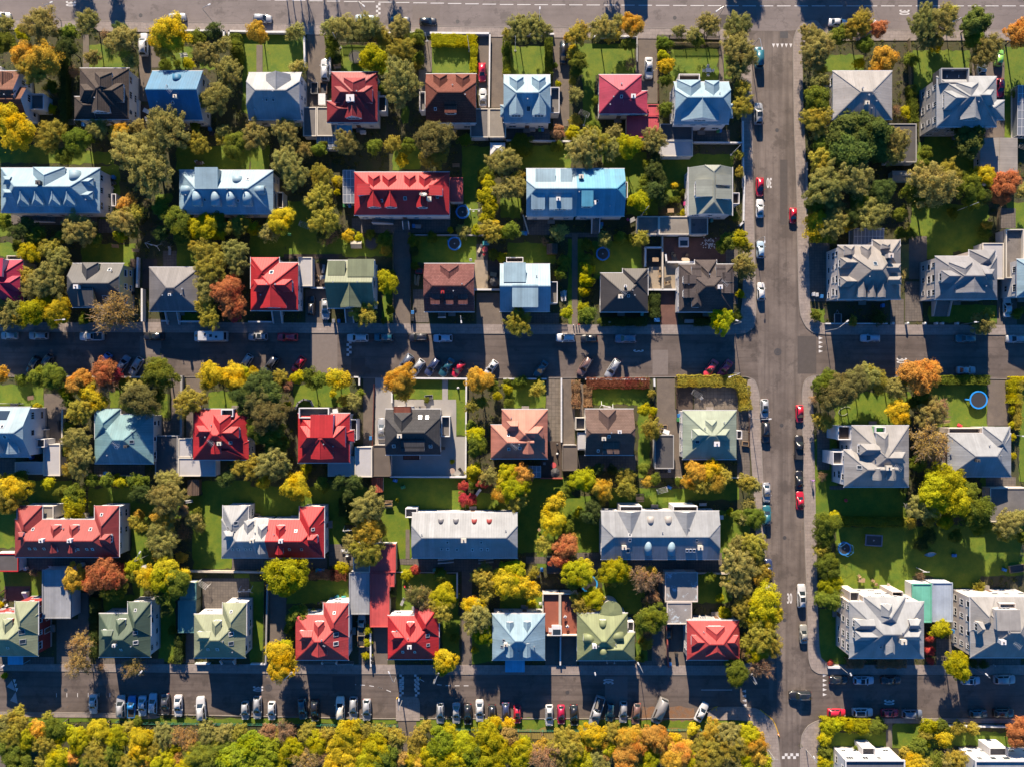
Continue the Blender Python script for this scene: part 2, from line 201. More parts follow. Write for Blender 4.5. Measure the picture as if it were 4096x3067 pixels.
# ------------------------------------------------------------------ object helpers
def link(name, me, parent=None, mats=(), loc=None):
    for mm in mats: me.materials.append(MATS[mm])
    o = bpy.data.objects.new(name, me); COL.objects.link(o)
    if parent is not None: o.parent = parent
    if loc is not None: o.location = loc
    return o
def empty(name, loc, rz=0.0):
    o = bpy.data.objects.new(name, None); COL.objects.link(o); o.location = loc; o.rotation_euler = (0, 0, rz); o.empty_display_size = 0.3
    return o
class MB:
    """collects vertices and faces of one mesh"""
    def __init__(s): s.v = []; s.f = []; s.mi = []
    def add(s, vs, fs, mi=0):
        b = len(s.v); s.v += [tuple(v) for v in vs]; s.f += [tuple(i + b for i in f) for f in fs]; s.mi += [mi] * len(fs)
    def box(s, x0, y0, z0, x1, y1, z1, mi=0):
        s.add([(x0, y0, z0), (x1, y0, z0), (x1, y1, z0), (x0, y1, z0), (x0, y0, z1), (x1, y0, z1), (x1, y1, z1), (x0, y1, z1)],
              [(3, 2, 1, 0), (4, 5, 6, 7), (0, 1, 5, 4), (1, 2, 6, 5), (2, 3, 7, 6), (3, 0, 4, 7)], mi)
    def bar(s, a, b, w, h=None, mi=0, up=(0, 0, 1)):
        a = Vector(a); b = Vector(b); d = (b - a); h = h or w
        if d.length < 1e-5: return
        d.normalize(); u = Vector(up)
        if abs(d.dot(u)) > 0.98: u = Vector((1, 0, 0))
        sd = d.cross(u).normalized() * (w / 2); uu = sd.cross(d).normalized() * (h / 2)
        p = [q + i * sd + j * uu for q in (a, b) for i, j in ((-1, -1), (1, -1), (1, 1), (-1, 1))]
        s.add(p, [(0, 1, 2, 3), (7, 6, 5, 4), (4, 5, 1, 0), (5, 6, 2, 1), (6, 7, 3, 2), (7, 4, 0, 3)], mi)
    def tube(s, pts, r, n=6, mi=0, r2=None):
        rs = np.linspace(r, r2 if r2 is not None else r, len(pts)); rings = []
        for i, q in enumerate(pts):
            q = Vector(q); d = Vector(pts[min(i + 1, len(pts) - 1)]) - Vector(pts[max(i - 1, 0)]); d.normalize()
            u = Vector((0, 0, 1)) if abs(d.z) < 0.9 else Vector((1, 0, 0)); a = d.cross(u).normalized(); b = a.cross(d).normalized()
            rings.append([q + (a * math.cos(t) + b * math.sin(t)) * rs[i] for t in [2 * math.pi * k / n for k in range(n)]])
        b0 = len(rings)
        s.add([v for r_ in rings for v in r_], [(i * n + k, i * n + (k + 1) % n, (i + 1) * n + (k + 1) % n, (i + 1) * n + k) for i in range(b0 - 1) for k in range(n)] + [tuple(range(n - 1, -1, -1)), tuple((b0 - 1) * n + k for k in range(n))], mi)
    def cyl(s, x, y, z0, z1, r, n=14, mi=0, r2=None):
        r2 = r if r2 is None else r2
        vs = [(x + rr * math.cos(2 * math.pi * k / n), y + rr * math.sin(2 * math.pi * k / n), z) for z, rr in ((z0, r), (z1, r2)) for k in range(n)]
        s.add(vs, [(k, (k + 1) % n, n + (k + 1) % n, n + k) for k in range(n)] + [tuple(range(n - 1, -1, -1)), tuple(range(n, 2 * n))], mi)
    def ring(s, x, y, z, r, w, h, n=28, mi=0):
        vs = []
        for k in range(n):
            t = 2 * math.pi * k / n; c, q = math.cos(t), math.sin(t)
            vs += [(x + (r - w) * c, y + (r - w) * q, z), (x + r * c, y + r * q, z), (x + r * c, y + r * q, z + h), (x + (r - w) * c, y + (r - w) * q, z + h)]
        s.add(vs, [(4 * k + j, 4 * ((k + 1) % n) + j, 4 * ((k + 1) % n) + (j + 1) % 4, 4 * k + (j + 1) % 4) for k in range(n) for j in range(4)], mi)
    def prism(s, poly, z0, z1, mi=0, mtop=None):
        n = len(poly); a = sum(poly[i][0] * poly[(i + 1) % n][1] - poly[(i + 1) % n][0] * poly[i][1] for i in range(n))
        if a < 0: poly = poly[::-1]
        s.add([(x, y, z0) for x, y in poly] + [(x, y, z1) for x, y in poly], [(i, (i + 1) % n, n + (i + 1) % n, n + i) for i in range(n)] + [tuple(range(n - 1, -1, -1))], mi)
        s.add([(x, y, z1) for x, y in poly], [tuple(range(n))], mi if mtop is None else mtop)
    def wallpath(s, pts, th, z0, z1, mi=0):
        for a, b in zip(pts, pts[1:]):
            d = Vector((b[0] - a[0], b[1] - a[1])); L = d.length
            if L < 1e-4: continue
            d /= L; s.bar((a[0] - d.x * th * 0.45, a[1] - d.y * th * 0.45, (z0 + z1) / 2), (b[0] + d.x * th * 0.45, b[1] + d.y * th * 0.45, (z0 + z1) / 2), th, z1 - z0, mi)
    def mesh(s, name, smooth=False):
        me = bpy.data.meshes.new(name); me.from_pydata(s.v, [], s.f); me.polygons.foreach_set('material_index', s.mi)
        if smooth: me.polygons.foreach_set('use_smooth', [True] * len(s.f))
        me.update(); return me
    def build(s, name, mats, parent=None, loc=None, smooth=False):
        if isinstance(mats, str): mats = (mats,)
        return link(name, s.mesh(name, smooth), parent, mats, loc)
def tag(o, label, cat, group=None, kind=None):
    o['label'] = label; o['category'] = cat
    if group: o['group'] = group
    if kind: o['kind'] = kind
    return o
def painted(o, c): o.color = (*c[:3], 1); return o
# ------------------------------------------------------------------ collectors used by the data below
HOUSES = []; GARAGES = []; WALLS = []; PATCH = []; TREES = []; HEDGES = []; CARS = []; THINGS = []; LAMPS = []; POLES = []; MARKS = []; GROUNDS = []; OFFT = []
def H(short, desc, rect, eave, roofs, mat, wall, feats): HOUSES.append(dict(fr=tuple(FR), short=short, desc=desc, rect=rect, eave=eave, roofs=roofs, mat=mat, wall=wall, feats=feats))
def GA(kind, desc, cat, rect, h, mat): GARAGES.append(dict(fr=tuple(FR), kind=kind, desc=desc, cat=cat, rect=rect, h=h, mat=mat))
def G(names, kind, pts, h, th, col): WALLS.append((tuple(FR), names[1], kind, pts, h, th, col))
def P(kind, *rects):
    for r in rects: PATCH.append((kind, [W(r[0], r[1]), W(r[2], r[1]), W(r[2], r[3]), W(r[0], r[3])]))
def T(txt):
    for ln in txt.strip().split('\n'):
        q = ln.split()
        if len(q) < 4 or q[-1] == '1' and float(q[3]) < 2: continue
        TREES.append([q[0], float(q[1]), float(q[2]), float(q[3]), float(q[4]) if len(q) > 4 else 0.0, tuple(FR)])
def HD(kind, pts, wid, h, what): HEDGES.append((tuple(FR), kind, pts, wid, h, what))
def V(typ, col, x, y, ang, L, row): CARS.append(dict(fr=tuple(FR), typ=typ, col=col, p=(x, y), ang=ang, L=L, row=row))
def X(typ, col, x, y, z=0.0): THINGS.append((typ, col, W(x, y, z + 0.5 if z else 0.3), z))
def LP(x1, y1, x2, y2): LAMPS.append((W(x1, y1, 7.0), W(x2, y2)))
def POLE(x1, y1, x2, y2):
    a, b = W(x1, y1), W(x2, y2)
    if math.hypot(*a) < math.hypot(*b): a, b = b, a
    POLES.append((b, min(9.0, max(2.0, CAMH * (1 - math.hypot(*b) / math.hypot(*a))))))
def M30(x, y, a): MARKS.append(('30', W(x, y), a))
def MFRAG(x, y): MARKS.append(('frag', W(x, y), -90))
def TEETH(pts, d): MARKS.append(('teeth', [W(*p) for p in pts], d))
def CHK(x, y): MARKS.append(('chk', W(x, y), (2, 6, 0.55)))
def CHKV(x, y): MARKS.append(('chk', W(x, y), (2, 8, 0.5)))
def CHK2(x, y): MARKS.append(('chk', W(x, y), (6, 2, 0.62)))
def CHK3(x, y): MARKS.append(('chk', W(x, y), (2, 6, 0.5)))
def RB(x, y, lx, ly, a=0): MARKS.append(('bar', W(x, y), (lx, ly, a)))
def RP(pts, kind): MARKS.append((kind, [W(*p) for p in pts], 0))
def ST(mat, kind, pts): GROUNDS.append((mat, kind, [W(*p) for p in pts]))
def OT(x, y, r, h, k): OFFT.append((W(x, y), r / PPM, h, k))
# ================================================================== the place, tile by tile of the photograph
# ---------------- top row of houses, top street
F(0, 0, 2.208)
H('brown tiled villa', 'house with brown tiled roof and white balcony at the left end of the top row', (-190,630,185,1040), 5.0, [('hip','x',3.0,2,0)], 'browntile', 'white',
  [('W','x',(40,770,238,1045),2.4,0,0),('D','g','R',150,830,110,1.6),('D','g','U',20,640,120,1.3),('B',(242,830,385,970),2.6),('B2',(-20,590,12,640),3)])
H('black tiled house', 'black tiled cross-roofed house with four dormers and white walls', (705,605,1140,1055), 5.2, [('hip','x',3.6,9,9)], 'blacktile', 'white',
  [('W','x',(655,855,850,1057),2.1,3,0),('D','h','U',880,622,150,2.0),('D','h','L',684,800,150,1.9),('D','h','R',1055,800,165,1.9),('D','g','D',870,978,158,1.9),('B2',(880,600,970,640),2.6)])
H('blue roofed house', 'house with plain deep blue metal gable roof and aerial', (1345,630,1790,1060), 5.4, [('hip','x',3.7,0,0)], 'blue', 'white',
  [('D','b','U',1550,660,70,0.9),('C',1545,852,0.7,0.6,'tan'),('S',1527,908,18),('AN',1520,820),('B',(1780,745,1805,850),3)])
P('drive',(1230,300,1335,900),(1338,390,1440,600)); P('path',(735,310,788,600)); P('lawn',(770,400,1150,600),(1450,420,1700,620),(1760,430,1900,615),(2145,300,2330,1000),(300,1340,1010,1450),(-40,1280,520,1440),(1560,1290,2208,1520))
P('earth',(1790,600,1900,700)); P('deck',(1240,930,1350,1130),(1150,920,1240,1130))
G(('white concrete wall','low white wall beside the patio of the blue roofed house'),'wall',[(1238,905),(1238,1110)],0.9,0.3,'white')
T('''o 80 240 85
l 195 295 65 3
o 385 235 150
g 60 400 95
g 620 310 90
d 610 440 100
o 790 215 105
a 250 520 125
a 400 540 150
m 330 640 120
b 925 305 45 2.5
d 1060 272 80 3
o 1110 370 120
o 1000 400 70
o 835 525 80
o 1180 560 75
y 1510 310 165
m 1470 430 100
d 1900 290 85
g 1730 335 75 2.5
o 1840 495 105
o 1985 420 85
g 2090 430 70 4
o 2035 640 115
o 2000 800 85
o 1910 900 125
g 1455 570 62 2.5
g 1565 560 34 1.5
l 1665 560 52 2
l 445 968 46 2
g 450 770 60 2
y 70 1060 140
y 180 1170 150
m 465 1210 125
g 700 1265 115
g 595 1385 85
o 890 1150 95
a 1070 1185 95
o 1230 1130 70
o 1480 1170 190
o 1390 1290 100
o 1170 1350 160
o 1320 1520 190
m 1770 1280 95
o 1985 1175 70
g 2090 1290 110
m 1965 1240 60
g 1720 1110 45 3
b 680 480 50 3
b 660 640 60 2.5''')
HD('d',[(560,480),(570,900),(580,1150)],1.6,2.2,'hedge')
HD('g',[(2080,320),(2095,560)],2.2,2.4,'hedge')
V('hatchback','white',10,140,0,150,'top kerb'); V('hatchback','silver',1558,150,4,158,'top kerb'); V('suv','white',1264,390,90,200,'own')
LP(447,25,540,185); LP(1842,45,1890,205)
X('bin','blue',750,1112); X('bin','blue',345,990); X('chair','white',1293,1055); X('chair','white',1310,1085); X('table','white',1300,990)
X('airer','grey',640,1100); X('airer','grey',425,845); X('bench','white',1630,500)
X('bin','blue',1862,1150); X('bin','black',1870,1190); X('bin','black',1900,1190); X('bin','black',990,1600); X('bin','blue',1015,1575)
G(('white street wall','low white street wall above the blue roofed house garden'),'wall',[(1560,285),(1990,290),(1990,330)],0.9,0.3,'white')
G(('white street wall','low white street wall at the path of the pale grey roofed house'),'wall',[(2035,330),(2035,292),(2330,298)],0.9,0.3,'white')
M30(622,35,-90)

F(1000, 0, 2.208)
H('pale corrugated house', 'house with white corrugated half-hipped roof and one large upper gable', (-10,645,455,1057), 5.6, [('hh','x',3.7,0.5,0.5)], 'white', 'white',
  [('D','g','U',225,632,215,2.4),('S',147,883,20),('S',205,883,20),('P',205,808)])
H('crimson cross-roofed house', 'dark red cross-roofed house with white chimney and four dormers', (720,640,1127,1082), 5.2, [('hip','x',3.7,9,9)], 'crimson', 'white',
  [('W','x',(678,895,900,1083),2.2,3,0),('D','h','U',905,662,190,2.2),('D','h','L',738,815,140,1.9),('D','h','R',1066,815,150,1.9),('D','g','D',905,1028,146,1.9),('C',885,868,1.6,0.6,'white'),('B',(1130,845,1200,985),2.6),('B2',(845,636,995,690),3),('CV',(762,1090,900,1200),2.4)])
H('dark maroon tiled house', 'maroon tiled half-hipped house whose two upper dormers face the street', (1556,656,1998,1086), 5.4, [('hh','x',3.9,0.45,0.45)], 'maroontile', 'white',
  [('D','h','U',1675,648,116,1.8),('D','h','U',1875,648,116,1.8),('D','s','D',1772,1000,100,1.0),('S',1637,965,18),('B',(1497,812,1550,980),2.6)])
P('lawn',(-20,440,55,700),(118,305,485,645),(800,400,1240,650),(1603,320,1950,650),(2030,380,2115,800),(0,1280,170,1510),(860,440,1000,620),(1340,940,1400,1100),(1260,1270,1500,1500),(1880,1300,2120,1656))
P('path',(58,400,112,645),(1540,360,1607,640),(1490,620,1560,1000)); P('drive',(505,305,690,950),(2020,330,2120,960),(2128,325,2250,955))
P('earth',(1200,900,1340,1200))
G(('white street wall','low white street wall above the sunny square lawn'),'wall',[(150,300),(345,300)],0.9,0.35,'white')
G(('white side wall','white side wall between the square lawn and its driveway'),'wall',[(488,345),(496,615)],1.1,0.3,'white')
G(('white street wall','white street wall with posts above the clipped yellow-green hedge'),'wall',[(1600,308),(2118,312)],0.9,0.35,'white')
G(('white boundary wall','long thin white wall right of the pink car and white car'),'wall',[(2120,312),(2112,955)],0.9,0.25,'white')
G(('picket fence','lit picket fence above the black trampoline'),'fence',[(815,400),(1130,400)],1.2,0.1,'wood')
G(('white street wall','low white street wall behind the olive trees by the crimson house'),'wall',[(890,302),(1500,306)],0.9,0.3,'white')
G(('white side wall','short white wall beside the white four-wheel-drive car'),'wall',[(715,515),(715,670)],1.1,0.25,'white')
GA('flat concrete garage','flat grey garage roof joined to the pale corrugated house','garage',(470,950,588,1208),2.6,'flatgrey')
GA('flat concrete garage','stained flat garage roof next to the crimson house','garage',(592,950,757,1206),2.6,'flatbeige')
GA('flat concrete garage','flat grey garage roof right of the maroon tiled house','garage',(1945,962,2108,1218),2.6,'flatgrey')
GA('flat concrete garage','flat grey garage roof left of the white house with curved balcony','garage',(2112,962,2262,1218),2.6,'flatbeige')
GA('glass lean-to','lean-to with striped glass roof below the stained garage','lean-to',(588,1210,765,1315),2.2,'glass')
GA('white party tent','small white peaked tent behind two flat garages','tent',(2120,1255,2253,1372),2.2,'tent')
T('''o 560 205 1
a 75 300 95
o 415 305 90
o 720 260 90
o 850 270 120
o 1030 260 120
m 1170 330 75
o 1320 270 100
m 1345 460 115
l 1090 540 120
g 1490 330 60
g 740 400 65
d 760 490 50
o 430 620 85
m 1190 400 60
g 1490 520 55 2.5
m 1480 570 50 2
o 1345 690 150
o 1330 830 130
g 1200 780 70
o 330 1190 120
o 60 1210 115
o 480 1350 85
o 330 1430 130
o 400 1560 120
g 610 1335 70
m 640 1570 100
o 860 1270 110
g 1100 1310 80
m 1265 1290 85
g 1400 1300 75
y 1345 1420 65 4
D 1640 1240 170
m 1640 1380 120
g 1900 1250 65
o 2180 1450 95
g 2080 1560 80 3
y 770 1600 50 2
o 130 1250 60
g 650 1290 50 3''')
HD('l',[(1612,355),(1995,365)],2.2,1.6,'clipped hedge')
HD('l',[(1980,400),(1972,640)],1.4,1.6,'clipped hedge')
HD('g',[(700,330),(710,520)],1.6,2,'hedge')
HD('g',[(1370,340),(1530,340)],2,2,'hedge')
V('hatchback','silver',105,160,-3,165,'top kerb'); V('sedan','paleblue',1015,165,-2,175,'top kerb'); V('sedan','darkgrey',1325,180,0,172,'top kerb'); V('hatchback','black',1570,188,0,152,'top kerb')
V('suv','white',662,615,90,195,'own'); V('hatchback','red',2050,635,-90,165,'own'); V('sedan','white',2056,860,90,150,'own')
X('trailer','grey',575,790); X('trailer','brown',655,790); X('trampoline','black',935,515); X('boxtrailer','white',645,895); X('bench','wood',1820,1470); X('bench','wood',775,600); X('lounger','wood',795,560)
LP(1000,50,1003,140); POLE(740,290,800,425); POLE(1537,295,1565,365); POLE(1922,320,1938,455)
X('bin','white',990,1180); X('bin','white',1015,1180)

F(2000, 0, 2.208)
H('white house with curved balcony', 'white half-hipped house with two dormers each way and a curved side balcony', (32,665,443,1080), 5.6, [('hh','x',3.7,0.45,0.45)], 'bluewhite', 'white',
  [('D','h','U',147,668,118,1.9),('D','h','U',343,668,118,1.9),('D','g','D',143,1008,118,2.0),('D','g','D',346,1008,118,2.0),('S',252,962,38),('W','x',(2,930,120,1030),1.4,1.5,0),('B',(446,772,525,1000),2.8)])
H('pink pyramid-roofed house', 'pinkish red pyramid-roofed house with small chimney and red flat garage', (875,663,1250,1006), 4.6, [('hip','x',2.7,9,9)], 'pink', 'white',
  [('W','x',(1080,805,1302,1006),1.7,0,4),('S',1073,855,20),('C',1178,850,0.9,0.6,'white'),('P',1073,746)])
H('white corner house', 'white half-hipped house with broad lower gable by the side street', (1535,727,2020,1095), 5.8, [('hh','x',3.6,0.5,0.5)], 'bluewhite', 'white',
  [('D','h','U',1685,682,210,2.6),('D','h','U',1886,700,122,2.2),('D','g','D',1782,1042,340,2.4),('W','x',(1930,920,2058,1040),1.5,0,1.5),('B',(1580,655,1765,735),3)])
P('lawn',(95,410,410,665),(640,390,1190,665),(730,660,835,1110),(1500,430,1925,720),(1960,480,2050,700),(160,1290,620,1490),(910,1350,1290,1656),(1420,1370,2060,1656),(1560,1600,1720,1656))
P('drive',(468,330,612,1120),(1200,330,1390,915),(-20,325,25,955)); P('path',(1935,350,1975,720)); P('earth',(1700,1290,2130,1370)); P('paving',(60,1150,440,1250),(1700,1150,2030,1270))
G(('white street wall','low white street wall above the white house with curved balcony'),'wall',[(70,312),(470,318)],0.9,0.3,'white')
G(('white rear wall','white rear wall below the white house with curved balcony'),'wall',[(60,1255),(620,1262)],1.0,0.25,'white')
G(('white rear wall','white rear wall below the white corner house'),'wall',[(1705,1272),(2120,1275)],1.0,0.25,'white')
G(('white street wall','low white street wall above the pink house lawn'),'wall',[(810,338),(1195,338)],0.9,0.3,'white')
G(('pale gate wall','pale garden wall along the drive of the pink house'),'wall',[(1205,330),(1205,560)],0.9,0.2,'grey')
G(('picket fence','dark picket fence above the white garden table'),'fence',[(1530,400),(1940,400)],1.3,0.1,'wood')
G(('dark garden fence','dark fence along the top of the corner house garden'),'fence',[(1385,330),(1930,340)],1.2,0.12,'dark')
G(('white kerb wall','thin white wall along the side street beside the two clipped ball trees'),'wall',[(2135,1090),(2140,1656)],0.9,0.3,'white')
G(('dark garden fence','dark fence left of the drive with the white car'),'fence',[(1385,345),(1395,900)],1.0,0.12,'brown')
GA('red flat-roofed garage','small red flat roof between pink house and driveway','garage',(1300,925,1402,1026),2.7,'pinkflat')
GA('red flat-roofed garage','larger red flat-roofed garage below the pink house','garage',(1120,1028,1402,1220),2.9,'pinkflat')
GA('dark flat-roofed garage','dark grey flat garage below the white corner house','garage',(1410,1097,1700,1242),2.7,'flatdark')
GA('white-roofed garage','white-roofed garage with doors below the dark flat garage','garage',(1405,1244,1702,1385),2.7,'flatwhite')
T('''m 70 320 55
o 170 280 110
o 300 270 110
o 395 290 70
g 50 450 45 2.5
l 60 630 35 2
m 690 320 100
a 600 335 35 3
o 900 270 110
m 1000 320 70
o 1050 210 70
a 1170 240 105
g 1130 400 70
b 1160 560 60 3
m 650 480 60
y 640 450 50 3
g 690 560 80
g 670 640 55
o 670 860 75
m 640 720 35 2.5
l 515 745 30 2
g 850 880 35 1.5
m 665 1060 50 3
b 510 1180 70
l 640 1190 75
o 750 1330 155
g 820 1130 70
m 830 1260 130
o 1000 1200 90
l 1130 1300 110
o 970 1330 100
o 1360 1250 110
m 1270 1290 40
g 500 1290 50 2.5
o 1570 290 65
o 1700 330 80
o 1840 230 95
g 1740 370 70
l 1440 490 50 2.5
y 1460 600 80
g 1460 720 65
g 1455 980 75
g 1450 390 70 2.5
o 2080 250 120
o 2090 450 140
o 2080 600 110
m 2130 800 90
m 2120 960 100
o 2190 520 80
d 2090 380 80
o 60 1430 110
m 150 1590 70
g 1310 1480 60
g 1370 1560 70
g 180 1290 110 2.5
m 2110 1370 45 3
m 2115 1525 45 3
g 490 580 25 1.2
y 1550 1640 30 1.5
g 1080 1640 20 1''')
HD('g',[(60,350),(60,650)],1.5,1.9,'hedge'); HD('g',[(430,350),(432,655)],1.5,1.9,'hedge')
V('van','black',565,465,-90,190,'own'); V('sedan','white',1317,598,-90,190,'own')
X('bin','green',350,1155); X('bin','blue',375,1155); X('bin','green',1920,1165); X('bin','blue',1940,1163); X('bin','grey',275,1155); X('bin','grey',298,1155)
X('patioset','white',1835,630); X('bike','grey',600,1090)
LP(352,80,338,300); LP(1921,95,1915,180); POLE(127,325,135,450); POLE(2115,1280,2040,1370); POLE(740,1020,740,1110)
X('airer','grey',740,1022)

F(3000, 0, 2.0146)
H('weathered grey house', 'pale weathered pyramid-roofed house with left wall in view near the junction', (668,575,1145,962), 7.0, [('hip','x',2.1,9,9)], 'greymetal', 'grey',
  [('C',945,830,0.8,0.6,'tan'),('P',903,717),('P',953,772),('AN',985,770)])
H('white cross-roofed house', 'grey-walled house with pale metal cross roof and black roof terrace', (1505,620,1987,1022), 7.6, [('hip','x',3.4,9,9)], 'white', 'grey',
  [('D','h','U',1800,640,180,2.2),('D','h','L',1600,790,150,1.9),('D','h','R',1993,765,120,1.9),('D','g','D',1805,945,160,2.0),('W','x',(1900,810,2052,965),1.6,0,3),('TR',(1525,562,1750,680),7.2)])
GA('beige gable-roofed shed','long beige gable-roofed outbuilding right of the dark trees','outbuilding',(1860,1110,2165,1480),2.9,'beigegable')
GA('dark flat-roofed garage','dark felt-roofed garage under the big chestnut tree','garage',(1105,1000,1340,1312),2.8,'flatdark')
GA('teal garden shed','small shed with teal wall and mossy pale roof','shed',(1150,1375,1318,1460),2.3,'tealshed')
GA('glass conservatory','glass-roofed conservatory at the right edge','conservatory',(2160,690,2300,1090),2.6,'glass')
P('lawn',(590,440,910,590),(1320,410,1770,700),(1340,690,1420,760),(2050,380,2230,1110),(1100,360,1120,400),(1350,1150,1480,1400),(1400,1100,1900,1400))
P('earth',(1090,330,1235,1000),(1150,330,1270,1000)); P('drive',(1790,500,2050,1110))
G(('slatted fence','long pale slatted fence between the two top-right houses'),'fence',[(1268,330),(1285,995)],1.3,0.15,'wood')
G(('pale kerb wall','low pale wall along the pavement left of the weathered grey house'),'wall',[(450,1320),(450,1656)],0.8,0.2,'grey')
T('''o 480 300 90
o 530 400 115
o 500 500 95
m 560 580 60
o 540 680 85
g 525 820 110
m 520 980 110
o 560 1100 80
g 700 300 85
m 780 270 80
m 880 200 100
a 930 200 50
g 920 370 75
R 1020 250 80
a 1060 490 110
l 880 510 45 3
o 1390 200 120
o 1530 190 130
l 1580 130 80
c 1800 190 120
g 1790 320 90
o 1420 330 90
l 1500 360 60 2.5
m 1380 380 40 2.5
A 2180 280 130
o 1900 410 110
o 1830 480 80
l 1260 900 50 2
b 1180 890 45 2
c 760 1080 150
c 930 1060 160
c 800 1240 170
c 990 1200 120
c 700 1180 100
m 560 1300 105
o 1170 1150 110
o 1130 1250 90
o 590 1510 160
o 830 1440 150
m 640 1400 60
g 560 1180 80
c 1740 1130 140
g 1400 1240 60
g 1380 1330 60
o 1450 1490 180
m 1560 1420 110
g 1340 1560 120
g 1740 1500 110
y 1870 1430 95
g 1800 1420 60
R 2040 1490 120
R 2000 1580 90
o 2190 1550 70
d 1040 1560 110
d 900 1600 110
g 1300 480 60 2.5
g 480 1640 60
g 2150 760 40 2''')
HD('g',[(1300,700),(1320,990)],1.6,1.8,'hedge')
V('sedan','white',715,180,-3,140,'top kerb right'); V('hatchback','white',960,185,0,90,'top kerb right'); V('van','teal',75,460,90,165,'left kerb'); V('suv','silver',70,915,90,175,'left kerb'); V('hatchback','red',83,1505,-90,150,'left kerb'); V('sedan','white',83,1680,90,150,'left kerb')
V('hatchback','lime',2015,460,80,120,'own'); V('hatchback','red',2022,705,-88,150,'own'); V('pickup','silver',1870,580,90,75,'own')
X('patioset','white',1625,625,7.2)
M30(1240,102,-90); M30(155,1473,180)
LP(1640,175,1650,215); LP(95,388,0,405); X('airer','grey',2180,1200)
# ---------------- second and third rows, upper half
F(0, 620, 2.208)
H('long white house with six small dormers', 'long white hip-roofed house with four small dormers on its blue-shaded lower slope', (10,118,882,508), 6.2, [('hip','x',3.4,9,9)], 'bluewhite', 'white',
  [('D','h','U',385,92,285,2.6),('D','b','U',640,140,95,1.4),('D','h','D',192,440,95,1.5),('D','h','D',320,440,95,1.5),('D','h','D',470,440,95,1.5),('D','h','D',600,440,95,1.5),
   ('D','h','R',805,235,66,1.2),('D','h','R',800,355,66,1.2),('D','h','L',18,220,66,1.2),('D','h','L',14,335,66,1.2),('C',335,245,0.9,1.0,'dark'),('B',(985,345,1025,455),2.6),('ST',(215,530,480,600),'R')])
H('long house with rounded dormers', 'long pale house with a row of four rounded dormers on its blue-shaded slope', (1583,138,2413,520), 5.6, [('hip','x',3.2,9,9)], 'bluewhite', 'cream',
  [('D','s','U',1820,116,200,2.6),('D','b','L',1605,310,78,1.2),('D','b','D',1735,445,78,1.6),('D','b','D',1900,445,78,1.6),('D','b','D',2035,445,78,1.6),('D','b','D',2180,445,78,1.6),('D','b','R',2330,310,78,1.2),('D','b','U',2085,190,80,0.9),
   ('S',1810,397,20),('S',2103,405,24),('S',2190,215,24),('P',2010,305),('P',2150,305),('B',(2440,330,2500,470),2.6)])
H('raspberry roofed house', 'raspberry red hip-roofed house cut by the left edge of the picture', (-260,930,205,1345), 5.2, [('hip','x',3.8,9,9)], 'raspberry', 'cream',
  [('D','h','R',160,1130,130,2.0),('D','s','U',-10,915,70,2.2),('B2',(60,890,185,930),2.6)])
H('yellow-walled slate house', 'dark slate roofed house with yellow end wall behind the bare brown tree', (640,962,1094,1345), 5.2, [('hh','x',3.7,0.62,0.62)], 'slate', 'yellow',
  [('D','h','U',765,930,140,2.4),('D','s','D',772,1338,132,2.0),('S',832,1018,30),('S',968,1018,30),('S',935,1260,55),('C',670,1165,0.9,1.2,'white')])
H('slate pyramid-roofed house', 'slate grey ribbed pyramid-roofed house with front steps, left of the orange tree', (1318,995,1766,1380), 4.2, [('hip','x',2.6,9,9)], 'slatemetal', 'white',
  [('C',1498,1235,0.5,0.8,'white'),('P',1615,1185),('ST',(1480,1395,1590,1500),'D')])
P('lawn',(0,520,100,720),(880,100,1060,620),(720,790,1200,990),(0,780,180,900),(1560,750,1760,990),(300,0,1010,80),(1370,340,1520,420))
P('earth',(1210,600,1380,760)); P('paving',(1440,850,1560,990),(100,530,860,620),(1230,1450,1430,1565),(870,570,1050,690)); P('path',(560,1480,600,1600)); P('deck',(1150,920,1225,1180),(1260,920,1390,1180)); P('lawn',(1610,1400,1750,1480))
T('''g 60 600 80
d 180 690 90
d 250 640 85
g 330 720 90
o 700 650 125
o 760 700 110
g 600 720 80
g 850 760 70
A 1140 440 90
m 1190 530 90
o 1110 590 110
l 1080 720 70
m 1190 690 60
g 1440 470 90
d 1440 700 80
g 1590 600 130
r 1570 595 45 3
g 1640 700 100
l 1820 640 125
g 1930 600 100
l 1930 690 80
m 2110 640 95
m 1830 850 120
m 1890 1000 130
m 1850 920 110
o 2080 860 110
o 2110 960 100
o 1850 1170 115
R 2020 1210 135
R 2060 1330 120
r 2080 1410 70
m 1820 1330 90
m 1870 1440 100
l 290 870 95
m 480 840 100
o 540 930 110
o 450 1130 140
o 330 1160 110
m 270 1080 90
o 130 1330 110
o 60 1420 110
l 320 1380 130
y 530 1380 125
l 420 1330 90
y 500 1450 80
m 210 1450 90
B 1040 1390 205
d 2100 1100 35 2
g 710 1440 55
g 150 800 50 2
y 2180 620 60
g 1080 470 50''')
V('hatchback','silver',75,1595,180,150,'mid top'); V('wagon','silver',332,1595,180,172,'mid top'); V('pickup','white',802,1602,180,210,'mid top'); V('hatchback','black',1352,1602,180,178,'mid top'); V('camper','white',1862,1602,180,290,'mid top')
X('table','dark',1000,260); X('chair','white',990,210); X('chair','white',998,300); X('chair','grey',1018,255); X('chair','white',1790,75); X('chair','white',1740,65); X('table','brown',1765,80)
X('swing','white',1365,805); X('lounger','grey',1502,850); X('airer','wood',1485,800); X('bench','wood',1023,812); X('bench','wood',1203,850); X('bin','black',1180,1225); X('bbq','black',1285,1020)
G(('cream garden wall','long cream wall between the yellow-walled and slate pyramid houses'),'wall',[(1235,920),(1228,1170)],1.0,0.35,'white')
